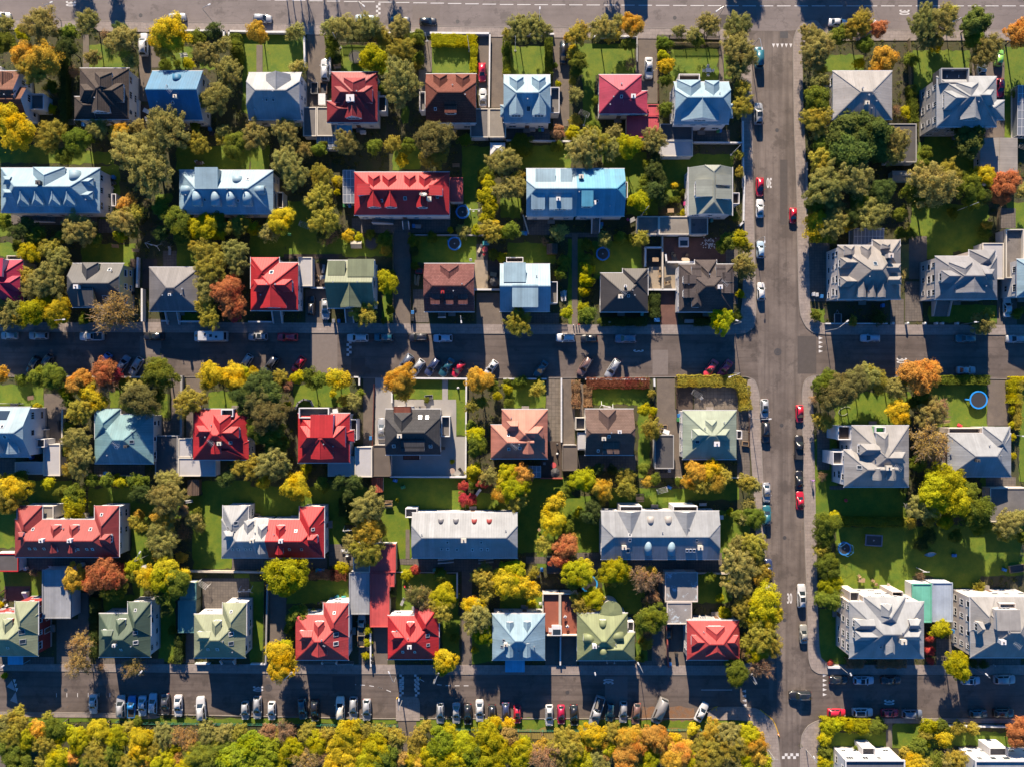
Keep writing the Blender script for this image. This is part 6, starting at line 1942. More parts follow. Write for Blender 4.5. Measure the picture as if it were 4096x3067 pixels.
            r_ = MB(); o = 0.14; ov = hw + 0.12
            if ty == 'g': shell(r_, [[Q(o, -ov, ze - 0.02), Q(o, 0, zr + 0.04), Q(-Lb, 0, zr + 0.04), Q(-Lb, -ov, ze - 0.02)], [Q(o, ov, ze - 0.02), Q(o, 0, zr + 0.04), Q(-Lb, 0, zr + 0.04), Q(-Lb, ov, ze - 0.02)]], 0.09, 0.12)
            elif ty == 'h':
                hi = min(hw * 0.9, Lb * 0.45)
                shell(r_, [[Q(o, -ov, ze), Q(-hi, 0, zr + 0.03), Q(-Lb, 0, zr + 0.03), Q(-Lb, -ov, ze)], [Q(o, ov, ze), Q(-hi, 0, zr + 0.03), Q(-Lb, 0, zr + 0.03), Q(-Lb, ov, ze)], [Q(o, -ov, ze), Q(o, ov, ze), Q(-hi, 0, zr + 0.03)]], 0.09, 0.12)
            elif ty == 's': shell(r_, [[Q(o, -ov, ze + 0.02), Q(o, ov, ze + 0.02), Q(-Lb, ov, ze + 0.02 + slope_up), Q(-Lb, -ov, ze + 0.02 + slope_up)]], 0.1)
            else:
                ar = [(ov * -math.cos(t), ze + (zr + 0.04 - ze) * math.sin(t)) for t in np.linspace(0, math.pi, 13)]
                shell(r_, [[Q(o, *a), Q(o, *b), Q(-Lb, *b), Q(-Lb, *a)] for a, b in zip(ar, ar[1:])], 0.06)
            build_at(r_, 'roof', (mat, 'trim'), dm, smooth=(ty == 'b'))
            wh = min(1.15, (ze - z0) * 0.7 + 0.1) if ty != 'b' else min(0.8, hh * 0.6)
            if wh > 0.3: put_window(dm, Q(0.0, 0, z0 + 0.12 + wh / 2), (dx, dy), max(0.5, min(w * 0.72, 2.6)), wh, 1 if w < 1.6 else 2 if w < 2.6 else 3)
        elif k == 'C':
            _, px, py, s_, hh, cm = f; x, y, z = on_roof(px, py, hh); m = MB(); s2 = s_ * 0.42
            m.box(x - s_ / 2, y - s2, z - hh - 1.0, x + s_ / 2, y + s2, z, 0); m.box(x - s_ / 2 - 0.06, y - s2 - 0.06, z + 0.002, x + s_ / 2 + 0.06, y + s2 + 0.06, z + 0.12, 0); m.cyl(x, y, z + 0.121, z + 0.35, 0.14, 10, 1)
            build_at(m, 'chimney', ({'tan': 'wall cream', 'white': 'wall white', 'dark': 'flatdark', 'crimson': 'red', 'cream': 'wall cream', 'greybeige': 'wall greybeige'}[cm], 'dark'), root)
        elif k == 'S':
            _, px, py, wpx = f; x, y, z = on_roof(px, py); w = max(0.55, WM(wpx, z)); hgt = w * 1.25 if wpx < 40 else w * 0.8
            gx = (rh(x + 0.1, y) - rh(x - 0.1, y)) / 0.2; gy = (rh(x, y + 0.1) - rh(x, y - 0.1)) / 0.2
            n = Vector((-gx, -gy, 1)).normalized()
            if abs(gx) > abs(gy): uu = Vector((0, 1, 0)); w, hgt = hgt, w; uu, w, hgt = Vector((0, 1, 0)), min(w, hgt), max(w, hgt)
            else: uu = Vector((1, 0, 0))
            vv = n.cross(uu).normalized(); c = Vector((x, y, z)); m = MB(); g_ = MB()
            def bx(mb, a, b, c_, d_, z0, z1, mi):
                q = [c + uu * i + vv * j + n * kz for kz in (z0, z1) for i, j in ((a, b), (c_, b), (c_, d_), (a, d_))]
                mb.add(q, [(3, 2, 1, 0), (4, 5, 6, 7), (0, 1, 5, 4), (1, 2, 6, 5), (2, 3, 7, 6), (3, 0, 4, 7)], mi)
            a, b = w / 2, hgt / 2
            for q in ((-a, -b, a, -b + 0.09), (-a, b - 0.09, a, b), (-a, -b + 0.09, -a + 0.09, b - 0.09), (a - 0.09, -b + 0.09, a, b - 0.09)): bx(m, *q, -0.05, 0.11, 0)
            sk = build_at(m, 'skylight', ('steel' if rnd.random() < 0.6 else 'white frame',), root); bx(g_, -a + 0.09, -b + 0.09, a - 0.09, b - 0.09, -0.05, 0.06, 0); build_at(g_, 'pane', ('window glass',), sk)
        elif k == 'P':
            x, y, z = on_roof(f[1], f[2]); m = MB(); m.cyl(x, y, z - 0.2, z + 0.45, 0.13, 10); m.cyl(x, y, z + 0.451, z + 0.5, 0.2, 10); build_at(m, 'vent_pipe', ('steel',), root)
        elif k == 'AN':
            x, y, z = on_roof(f[1], f[2]); m = MB(); m.bar((x, y, z - 0.2), (x, y, z + 2.0), 0.06); d = Vector((-0.8, 0.6, 0)); c = Vector((x, y, z + 1.9)); m.bar(c - d * 0.9, c + d * 0.9, 0.05)
            for q in (-0.8, -0.5, -0.2, 0.15, 0.5, 0.8): s_ = Vector((0.6, 0.8, 0)) * (0.5 - 0.15 * q); m.bar(c + d * q - s_, c + d * q + s_, 0.035)
            build_at(m, 'aerial', ('steel',), root)
        elif k == 'DI':
            x, y, z = on_roof(f[1], f[2]); m = MB(); m.bar((x, y, z - 0.2), (x, y, z + 1.2), 0.08)
            n = 16; rr = 0.85; c = Vector((x, y + 0.2, z + 1.3)); ax = Vector((0.1, 0.75, 0.66)).normalized(); u = ax.cross(Vector((0, 0, 1))).normalized(); v = u.cross(ax)
            pts = [c - ax * 0.25] + [c + (u * math.cos(2 * math.pi * i / n) + v * math.sin(2 * math.pi * i / n)) * rr for i in range(n)]
            m.add(pts, [(0, 1 + i, 1 + (i + 1) % n) for i in range(n)] + [(0, 1 + (i + 1) % n, 1 + i) for i in range(n)]); m.bar(c - ax * 0.25, c + ax * 0.5, 0.05); build_at(m, 'satellite_dish', ('steel',), root)
        elif k in ('B', 'B2', 'CB', 'TR', 'CV'):
            r = rc(f[1], f[2] + (0.9 if k in 'B B2 TR' else 0.1)); z = f[2]; m = MB(); x0_, y0_, x1_, y1_ = r
            if k == 'CV':
                m.box(x0_, y0_, z - 0.12, x1_, y1_, z); 
                for a, b in ((x0_ + 0.1, y0_ + 0.1), (x1_ - 0.1, y0_ + 0.1)): m.bar((a, b, 0), (a, b, z - 0.13), 0.1)
                build_at(m, 'canopy', ('blueawning',), root)
            elif k == 'CB':
                m.box(x0_, y0_, 0, x1_, y1_, z - 0.2, 1); m.box(x0_ - 0.08, y0_ - 0.08, z - 0.195, x1_ + 0.08, y1_ + 0.08, z + 0.02, 0); m.box(x0_ + 0.15, y0_ + 0.15, z + 0.021, x1_ - 0.15, y1_ - 0.15, z + 0.1, 0)
                build_at(m, 'bay', (f[3], wallm), root)
            elif k == 'TR':
                z2 = max(z, rh((x0_ + x1_) / 2, y0_) - 0.6); m.box(x0_, y0_, z2 - 2.5, x1_, y1_, z2, 0)
                for a, b, c_, d_ in ((x0_, y0_, x1_, y0_ + 0.18), (x0_, y1_ - 0.18, x1_, y1_), (x0_, y0_ + 0.18, x0_ + 0.18, y1_ - 0.18), (x1_ - 0.18, y0_ + 0.18, x1_, y1_ - 0.18)): m.box(a, b, z2 + 0.001, c_, d_, z2 + 0.85, 1)
                o = build_at(m, 'roof_terrace', ('flatdark' if len(f) < 4 else 'toy green', wallm), root)
            else:
                for a, b, c_, d_ in ((x0_, y0_, x1_, y0_ + 0.14), (x0_, y1_ - 0.14, x1_, y1_), (x0_, y0_ + 0.14, x0_ + 0.14, y1_ - 0.14), (x1_ - 0.14, y0_ + 0.14, x1_, y1_ - 0.14)): m.box(a, b, z - 0.2, c_, d_, z + 0.95, 1)
                m.box(x0_ + 0.14, y0_ + 0.14, z - 0.2, x1_ - 0.14, y1_ - 0.14, z, 0)
                m.box(x0_ + 0.05, y0_ + 0.05, 0, x1_ - 0.05, y1_ - 0.05, z - 0.205, 1)
                build_at(m, 'balcony', ('deck' if rnd.random() < 0.4 else 'flatgrey', wallm), root)
        elif k == 'ST':
            x0_, y0_, x1_, y1_ = rc(f[1], 0.5); m = MB(); n = 7; d = f[2]
            for i in range(n):
                a, b = i / n, (i + 1) / n; z = 1.4 * (1 - b) + 0.18
                if d == 'D': m.box(x0_ + 0.18, y1_ + (y0_ - y1_) * b, 0, x1_ - 0.18, y1_ + (y0_ - y1_) * a, z)
                elif d == 'R': m.box(x0_ + (x1_ - x0_) * a, y0_ + 0.18, 0, x0_ + (x1_ - x0_) * b, y1_ - 0.18, z)
                else: m.box(x1_ + (x0_ - x1_) * b, y0_ + 0.18, 0, x1_ + (x0_ - x1_) * a, y1_ - 0.18, z)
            if d == 'D':
                for a in (x0_, x1_ - 0.17): m.add([(a, y1_, 0), (a + 0.17, y1_, 0), (a + 0.17, y0_, 0), (a, y0_, 0), (a, y1_, 2.2), (a + 0.17, y1_, 2.2), (a + 0.17, y0_, 0.9), (a, y0_, 0.9)], [(0, 1, 2, 3), (7, 6, 5, 4), (4, 5, 1, 0), (5, 6, 2, 1), (6, 7, 3, 2), (7, 4, 0, 3)], 1)
            else:
                lo, hi = (x1_, x0_) if d == 'R' else (x0_, x1_)
                for a in (y0_, y1_ - 0.17): m.add([(hi, a, 0), (hi, a + 0.17, 0), (lo, a + 0.17, 0), (lo, a, 0), (hi, a, 2.2), (hi, a + 0.17, 2.2), (lo, a + 0.17, 0.9), (lo, a, 0.9)], [(0, 1, 2, 3), (7, 6, 5, 4), (4, 5, 1, 0), (5, 6, 2, 1), (6, 7, 3, 2), (7, 4, 0, 3)], 1)
            build_at(m, 'steps', ('kerb', wallm), root)
        elif k == 'RB':
            x, y = W(f[1], f[2], e); rr = WM(f[3], e); m = MB(); m.cyl(x, y, 0, e - 0.05, rr - 0.3, 28, 1); m.cyl(x, y, e - 0.04, e + 0.12, rr, 28, 0); m.cyl(x, y, e + 0.121, e + 0.35, rr, 28, 0, r2=0.1); build_at(m, 'round_bay', (hd['mat'], wallm), root)
        elif k == 'SP':
            x, y, z = on_roof(f[1], f[2]); w = WM(f[3], z); gy = (rh(x, y + 0.1) - rh(x, y - 0.1)) / 0.2; m = MB()
            q = [(x + i * w / 2, y + j * 0.9, z + gy * j * 0.9 + kz) for kz in (0.05, 0.14) for i, j in ((-1, -1), (1, -1), (1, 1), (-1, 1))]
            m.add(q, [(3, 2, 1, 0), (4, 5, 6, 7), (0, 1, 5, 4), (1, 2, 6, 5), (2, 3, 7, 6), (3, 0, 4, 7)]); build_at(m, 'solar_panel', ('window glass',), root)
    for _ in range(2 if hd['roofs'][0][0] != 'flat' else 0):
        x, y = rnd.uniform(main[0] + 1.5, main[2] - 1.5), rnd.uniform(main[1] + 1.5, main[3] - 1.5); z = rh(x, y); m = MB(); m.cyl(x, y, z - 0.2, z + 0.4, 0.09, 8); m.cyl(x, y, z + 0.401, z + 0.46, 0.15, 8); build_at(m, 'vent_pipe', ('steel',), root)
    hd['main'] = main; hd['pcs'] = pcs
GRECT = []
def build_garage(g):
    global OFF
    F(*g['fr']); h = g['h']; a = W(g['rect'][0], g['rect'][1], h); b = W(g['rect'][2], g['rect'][3], h)
    x0, x1, y0, y1 = min(a[0], b[0]), max(a[0], b[0]), min(a[1], b[1]), max(a[1], b[1]); GRECT.append((x0, y0, x1, y1)); cx, cy = (x0 + x1) / 2, (y0 + y1) / 2; OFF = Vector((cx, cy, 0))
    nm = {'garage': 'garage', 'lean-to': 'lean_to', 'terrace': 'garage_terrace'}.get(g['cat'], g['cat'])
    root = empty(nm, (cx, cy, 0)); tag(root, g['desc'], g['cat'], g['kind'] + ' roofs among the houses')
    m = MB(); r = MB(); mt = g['mat']
    if mt == 'glass':
        m.box(x0 + 0.05, y0 + 0.05, 0, x1 - 0.05, y1 - 0.05, 0.6); n = max(3, int((x1 - x0) / 0.8)); ny = max(2, int((y1 - y0) / 1.6))
        build_at(m, 'wall', ('wall white',), root); fr = MB()
        for i in range(n + 1): t = x0 + (x1 - x0) * i / n; fr.bar((t, y0, h - 0.25), (t, y1, h), 0.07); fr.bar((t, y0, 0.6), (t, y0, h - 0.25), 0.07); fr.bar((t, y1, 0.6), (t, y1, h), 0.07)
        for j in range(ny + 1): t = j / ny; fr.bar((x0, y0 + (y1 - y0) * t, h - 0.25 + 0.25 * t), (x1, y0 + (y1 - y0) * t, h - 0.25 + 0.25 * t), 0.07)
        build_at(fr, 'frame', ('white frame',), root); r.add([(x0, y0, h - 0.27), (x1, y0, h - 0.27), (x1, y1, h - 0.02), (x0, y1, h - 0.02), (x0, y0, h - 0.24), (x1, y0, h - 0.24), (x1, y1, h + 0.01), (x0, y1, h + 0.01)], [(3, 2, 1, 0), (4, 5, 6, 7), (0, 1, 5, 4), (1, 2, 6, 5), (2, 3, 7, 6), (3, 0, 4, 7)])
        for q in ((x0 + .03, y0 + .02, x1 - .03, y0 + .05), (x0 + .03, y1 - .05, x1 - .03, y1 - .02), (x0 + .02, y0 + .06, x0 + .05, y1 - .06), (x1 - .05, y0 + .06, x1 - .02, y1 - .06)): r.box(q[0], q[1], 0.61, q[2], q[3], h - 0.3)
        build_at(r, 'glazing', ('glass roof',), root); return
    if mt in ('brownshed', 'tealshed', 'beigegable', 'woodbox', 'tent', 'orangetile'):
        ax = 'x' if (x1 - x0) > (y1 - y0) * 1.25 or mt == 'woodbox' else 'y'
        if mt == 'tent': p = Piece((x0, y0, x1, y1), 'x', 0.9, 9, 9, False, mt, h - 0.6)
        else: p = Piece((x0, y0, x1, y1), ax, 0.35 if mt in ('beigegable', 'tealshed') else 0.7, 0, 0, False, mt, h - 0.35)
        m.box(x0 + 0.12, y0 + 0.12, 0, x1 - 0.12, y1 - 0.12, p.z - 0.03)
        if mt != 'tent':
            for u, sg in ((0.14, 1), (p.L - 0.14, -1)):
                pr = [(-p.d + 0.15, -0.04), (p.d - 0.15, -0.04), (0, p.R - 0.15)]; vs = [p.w(u, c, d) for c, d in pr] + [p.w(u + sg * 0.1, c, d) for c, d in pr]
                m.add(vs, [(0, 1, 2), (5, 4, 3), (0, 3, 4, 1), (1, 4, 5, 2), (2, 5, 3, 0)])
        build_at(m, 'wall', ({'tealshed': 'teal', 'tent': 'tent', 'beigegable': 'wall greybeige', 'orangetile': 'wall cream'}.get(mt, 'door'),), root); shell(r, p.faces(), 0.08, 0.08); build_at(r, 'roof', (mt, mt), root)
        if mt == 'beigegable': put_window(root, (x0 + 0.11, cy, 1.6), (-1, 0), 1.3, 0.9, 2)
        return
    wm = {'flatwhite': 'wall white', 'flatgreyblue': 'wall white', 'flatredrim': 'wall white', 'flatteal': 'sagelight', 'flatdark': 'wall white', 'flatblue': 'wall white', 'flatseagreen': 'wall white'}.get(mt, 'wall greybeige')
    m.box(x0 + 0.1, y0 + 0.1, 0, x1 - 0.1, y1 - 0.1, h - 0.2); build_at(m, 'wall', (wm,), root)
    r.box(x0, y0, h - 0.195, x1, y1, h, 0); tr = 1
    for a_, b_, c, d in ((x0, y0, x1, y0 + 0.2), (x0, y1 - 0.2, x1, y1), (x0, y0 + 0.2, x0 + 0.2, y1 - 0.2), (x1 - 0.2, y0 + 0.2, x1, y1 - 0.2)): r.box(a_, b_, h + 0.002, c, d, h + (0.75 if g['cat'] == 'terrace' else 0.16), tr)
    build_at(r, 'roof', (mt, {'flatredrim': 'red', 'redflat': 'redflat', 'pinkflat': 'pinkflat', 'flatteal': 'flatteal', 'flatgreyblue': 'flatgreyblue', 'flatblue': 'flatblue', 'flatseagreen': 'flatseagreen', 'flatdark': 'wall grey', 'flatbrown': 'flatbrown', 'flatpuddle': 'wall greybeige'}.get(mt, 'wall cream')), root)
    sd = 'D' if cy > 0 else 'U'; dx, dy = DIRV[sd]; py = (y0 + 0.1) if sd == 'D' else (y1 - 0.1); dw = min(2.4, (x1 - x0) * 0.7); m = MB(); o0, o1 = sorted((py - dy * 0.03, py + dy * 0.04))
    m.box(cx - dw / 2, o0, 0.05, cx + dw / 2, o1, 2.1)
    for i in range(1, 5): o2, o3 = sorted((py + dy * 0.041, py + dy * 0.06)); m.box(cx - dw / 2, o2, 0.05 + 0.41 * i, cx + dw / 2, o3, 0.08 + 0.41 * i)
    build_at(m, 'door', ('white frame',), root)
# ------------------------------------------------------------------ ground, streets, garden surfaces
flat('toy green', (0.05, 0.4, 0.04), 0.6)
LAB = []                                    # (object, base label, x, y) told apart at the end
def later(o, base, x, y): LAB.append((o, base, x, y))
m = MB(); n = 40; S = 420.0
m.add([(-S + 2 * S * i / n, -S + 2 * S * j / n, 0) for j in range(n + 1) for i in range(n + 1)], [(j * (n + 1) + i, j * (n + 1) + i + 1, (j + 1) * (n + 1) + i + 1, (j + 1) * (n + 1) + i) for j in range(n) for i in range(n)])
o = m.build('ground', 'garden ground'); tag(o, 'dark garden soil with fallen leaves between houses and lawns', 'ground', None, 'structure')
for hd in HOUSES: build_house(hd)
for g in GARAGES: build_garage(g)
OFF = Vector((0, 0, 0))
def tri_poly(me_name, pts, z, mat, thick=0.0):
    bm = bmesh.new(); vs = [bm.verts.new((x, y, z)) for x, y in pts]; f = bm.faces.new(vs); bm.normal_update()
    if f.normal.z < 0: f.normal_flip()
    if thick:
        r = bmesh.ops.extrude_face_region(bm, geom=[f]); bm.normal_update()
        for v in r['geom']:
            if isinstance(v, bmesh.types.BMVert): v.co.z += thick
        if f.is_valid: bmesh.ops.delete(bm, geom=[f], context='FACES_ONLY')
    bmesh.ops.triangulate(bm, faces=[q for q in bm.faces if len(q.verts) > 4]); bmesh.ops.recalc_face_normals(bm, faces=bm.faces)
    if not thick:
        for q in bm.faces:
            if q.normal.z < 0: q.normal_flip()
    me = bpy.data.meshes.new(me_name); bm.to_mesh(me); bm.free(); return link(me_name, me, None, (mat,))
STREETP = []
def rounded(pts):
    for cut in (1.6, 0.6):
        out = []; n = len(pts)
        for i in range(n):
            p, a, b = pts[i], pts[i - 1], pts[(i + 1) % n]; la = math.hypot(a[0] - p[0], a[1] - p[1]); lb = math.hypot(b[0] - p[0], b[1] - p[1])
            if la < 1e-3 or lb < 1e-3: continue
            ta, tb = min(0.34, cut / la), min(0.34, cut / lb); out += [(p[0] + (a[0] - p[0]) * ta, p[1] + (a[1] - p[1]) * ta), (p[0] + (b[0] - p[0]) * tb, p[1] + (b[1] - p[1]) * tb)]
        pts = out
    return pts
for mat, kind, pts in GROUNDS:
    pts = rounded(pts)
    cx = sum(p[0] for p in pts) / len(pts); cy = sum(p[1] for p in pts) / len(pts); STREETP.append(pts)
    o = tri_poly(kind, pts, 0.02 if kind == 'street' else 0.004, mat, 0.11 if kind == 'pavement' else 0.0)
    if kind == 'street' and mat != 'asphalt':
        o.location.z = 0.004; o['kind'] = 'structure'; o['category'] = 'street'; o['label'] = 'wide top street of pale worn asphalt with a dashed white line' if mat == 'asphalt pale' else 'side street of asphalt worn into long pale streaks'
    elif kind == 'street':
        tag(o, 'dark asphalt streets: top street, middle street, bottom street and the side street crossing them', 'street', None, 'structure')
        kb = MB()
        for a, b in zip(pts, pts[1:] + pts[:1]):
            if max(abs(a[0]), abs(b[0])) < 220 and max(abs(a[1]), abs(b[1])) < 160 or (abs(a[1] - b[1]) < 4 and abs(a[1]) < 100): kb.bar((a[0], a[1], 0.07), (b[0], b[1], 0.07), 0.16, 0.135)
        tag(kb.build('kerb', 'kerb'), 'pale concrete kerb along the edges of the streets', 'kerb', None, 'structure')
    else: o['kind'] = 'structure'; o['category'] = 'pavement'; later(o, 'slab pavement along the street ' + where(cx, cy), cx, cy)
PZ = {'earth': 0.008, 'goldgrass': 0.014, 'lawn': 0.022, 'leaves': 0.028, 'patch': 0.029, 'pale patch': 0.0285, 'drive': 0.034, 'paving': 0.044, 'slabs': 0.054, 'brick': 0.06, 'deck': 0.07, 'pavedeck': 0.076, 'concrete': 0.084, 'path': 0.092}
PN = {'patch': ('asphalt_patch', 'darker repaired patch of asphalt'), 'pale patch': ('asphalt_patch', 'paler repaired patch of asphalt'), 'earth': ('soil', 'bare brown soil bed'), 'goldgrass': ('grass_strip', 'golden dry grass strip'), 'lawn': ('lawn', 'green lawn'), 'leaves': ('leaf_litter', 'brown fallen leaves on the asphalt'), 'drive': ('driveway', 'worn driveway'), 'paving': ('paving', 'grey paved yard'), 'slabs': ('slab_terrace', 'square slab terrace'), 'brick': ('brick_terrace', 'red brick terrace'), 'deck': ('deck', 'dark boarded terrace'), 'pavedeck': ('patio', 'pale sunny patio'), 'concrete': ('concrete_yard', 'pale concrete yard'), 'path': ('garden_path', 'narrow garden path')}
cnt = {}
for kind, q in PATCH:
    i = cnt[kind] = cnt.get(kind, 0) + 1; z = PZ[kind] + i * 0.00005 + (0.10 if kind == 'leaves' else 0)
    if kind == 'leaves': z = 0.03
    if kind in ('lawn', 'earth', 'goldgrass', 'leaves'):
        pts = []
        for a, b in zip(q, q[1:] + q[:1]):
            L = math.hypot(b[0] - a[0], b[1] - a[1]); k = max(1, int(L / 0.9))
            for j in range(k): t = j / k; pts.append((a[0] + (b[0] - a[0]) * t + rnd.gauss(0, 0.16), a[1] + (b[1] - a[1]) * t + rnd.gauss(0, 0.16)))
    else: pts = q
    o = tri_poly(PN[kind][0], pts, z, kind); cx = sum(p[0] for p in q) / 4; cy = sum(p[1] for p in q) / 4
    o['category'] = PN[kind][0].replace('_', ' '); o['kind'] = 'structure'; later(o, PN[kind][1] + ' ' + where(cx, cy), cx, cy)
# road markings
for typ, p, a in MARKS:
    if typ in ('30', 'frag'):
        cu = bpy.data.curves.new('road_number', 'FONT'); cu.body = '30' if typ == '30' else '3'; cu.size = 1.55; cu.align_x = 'CENTER'; cu.align_y = 'CENTER'; cu.offset = 0.03
        o = bpy.data.objects.new('road_number', cu); COL.objects.link(o); cu.materials.append(MATS['road paint' if typ == '30' else 'worn paint']); o.location = (p[0], p[1], 0.03); o.rotation_euler = (0, 0, math.radians(a)); o.scale = (0.78, 2.0, 1) 
        later(o, 'white number 30 painted on the asphalt ' + where(*p) if typ == '30' else 'worn white remains of a painted number ' + where(*p), *p); o['category'] = 'road number'; o['kind'] = 'structure'; continue
    m = MB(); nm = 'road_marking'; z = 0.029; lab = None; kind = 'structure'; mat = 'road paint'
    if typ == 'teeth':
        dx, dy = DIRV[a]
        for x, y in p: s = 0.34; m.add([(x - dx * 0.45 - dy * s, y - dy * 0.45 + dx * s, z), (x + dx * 0.45, y + dy * 0.45, z), (x - dx * 0.45 + dy * s, y - dy * 0.45 - dx * s, z)], [(0, 1, 2) if False else (0, 2, 1)])
        lab = 'row of white give-way triangles across the asphalt'; x, y = p[0]
    elif typ == 'chk':
        nx, ny, s = a; x, y = p
        for i in range(nx):
            for j in range(ny):
                if (i + j) % 2 == 0: u = x + (i - nx / 2) * s; v = y + (j - ny / 2) * s; m.add([(u, v, z), (u + s, v, z), (u + s, v + s, z), (u, v + s, z)], [(0, 1, 2, 3)])
        lab = 'white chequered speed hump squares on the asphalt'
    elif typ == 'bar':
        lx, ly, an = a; c, s_ = math.cos(math.radians(-an)), math.sin(math.radians(-an)); x, y = p
        m.add([(x + c * i * lx / 2 - s_ * j * ly / 2, y + s_ * i * lx / 2 + c * j * ly / 2, z) for i, j in ((-1, -1), (1, -1), (1, 1), (-1, 1))], [(0, 1, 2, 3)]); lab = ('long white line' if lx > 5 else 'short white bay tick' if ly > lx else 'white dash') + ' painted on the asphalt'
    elif typ == 'ramp': m.add([(x, y, z) for x, y in p], [tuple(range(len(p)))][:1]); x, y = p[0]; lab = 'big pale ramp triangle painted on the asphalt'; mat = 'ramp paint'
    elif typ == 'yline': [m.bar((*a_, .075), (*b_, .075), .2, .16) for a_, b_ in zip(p, p[1:])]; x, y = p[0]; mat = 'yellow paint'; lab = 'yellow painted kerb edge'
    elif typ == 'island':
        x, y = p[0]; m.prism(p, 0.0, 0.15); nm = 'traffic_island'; lab = 'tiled traffic island jutting into the bottom street'; mat = 'pavement'
    me = m.mesh(nm); bm = bmesh.new(); bm.from_mesh(me); bmesh.ops.recalc_face_normals(bm, faces=bm.faces)
    for q in bm.faces:
        if q.normal.z < -0.5 and typ not in ('island', 'yline'): q.normal_flip()
    bm.to_mesh(me); bm.free(); o = link(nm, me, None, (mat,)); o['kind'] = 'structure'; o['category'] = nm.replace('_', ' '); later(o, lab + ' ' + where(x, y), x, y)
# ------------------------------------------------------------------ garden walls and fences
COLW = {'white': (0.45, 0.45, 0.45), 'cream': (0.38, 0.34, 0.28), 'grey': (0.22, 0.215, 0.21), 'wood': (0.26, 0.19, 0.11), 'dark': (0.04, 0.038, 0.038), 'brown': (0.13, 0.075, 0.045), 'redwood': (0.26, 0.06, 0.04), 'turquoise': (0.03, 0.3, 0.32), 'greenfence': (0.015, 0.10, 0.06)}
for fr, lab, kind, pts, h, th, col in WALLS:
    F(*fr); q = [W(x, y) for x, y in pts]; m = MB(); c = q[len(q) // 2]
    if kind == 'wall':
        m.wallpath(q, th, 0, h); o = m.build('garden_wall', 'object paint'); cp = MB(); cp.wallpath(q, th + 0.08, h + 0.002, h + 0.07); k = painted(cp.build('coping', 'object paint', o), [min(1, x * 1.08) for x in COLW[col]])
    else:
        for a, b in zip(q, q[1:]):
            L = math.hypot(b[0] - a[0], b[1] - a[1]); d = ((b[0] - a[0]) / L, (b[1] - a[1]) / L)
            for zz in (0.3, h - 0.2): m.bar((*a, zz), (*b, zz), 0.05, 0.09)
            n_ = int(L / (0.22 if col != 'greenfence' else 0.5))
            for i in range(n_ + 1): t = i / max(1, n_) * L; x, y = a[0] + d[0] * t, a[1] + d[1] * t; m.bar((x, y, 0.08), (x, y, h), 0.03 if col != 'wood' else 0.05, 0.11 if col != 'greenfence' else 0.04, up=(*d, 0))
        o = m.build('fence', 'object paint'); ps = MB()
        for a, b in zip(q, q[1:]):
            L = math.hypot(b[0] - a[0], b[1] - a[1]); n_ = max(1, int(L / 2.4))
            for i in range(n_ + 1): t = i / n_; x, y = a[0] + (b[0] - a[0]) * t, a[1] + (b[1] - a[1]) * t; ps.bar((x, y, 0), (x, y, h + 0.12), 0.11)
        painted(ps.build('fence_posts', 'object paint', o), COLW[col])
    painted(o, COLW[col]); tag(o, lab, kind if kind == 'fence' else 'wall', 'garden walls' if kind == 'wall' else 'garden fences')
# ------------------------------------------------------------------ foliage
def quads(P, N, size, rs):
    """leaf faces at points P with normals N"""
    n = len(P); up = rs.normal(size=(n, 3)); a = np.cross(N, up); a /= np.linalg.norm(a, axis=1)[:, None] + 1e-9; b = np.cross(N, a)
    s = (size * rs.uniform(0.65, 1.35, n))[:, None]; a = a * s; b = b * s * 0.62
    V_ = np.stack([P - a, P - b * 0.9 + a * 0.1, P + a, P + b * 0.9 + a * 0.1], 1).reshape(-1, 3); return V_
def mesh_quads(name, V_, extra=None, mats=('leaf',)):
    n = len(V_) // 4; me = bpy.data.meshes.new(name)
    if extra is None:
        me.vertices.add(n * 4); me.vertices.foreach_set('co', V_.astype(np.float32).ravel()); me.loops.add(n * 4); me.loops.foreach_set('vertex_index', np.arange(n * 4, dtype=np.int32)); me.polygons.add(n); me.polygons.foreach_set('loop_start', np.arange(0, n * 4, 4, dtype=np.int32)); me.update(calc_edges=True)
    else:
        b = len(V_); me.from_pydata([tuple(v) for v in V_] + extra.v, [], [tuple(range(4 * i, 4 * i + 4)) for i in range(n)] + [tuple(i + b for i in f) for f in extra.f]); me.polygons.foreach_set('material_index', [0] * n + [1] * len(extra.f)); me.update()
    for k in mats: me.materials.append(MATS[k])
    return me
def sph(n, rs):
    v = rs.normal(size=(n, 3)); return v / np.linalg.norm(v, axis=1)[:, None]
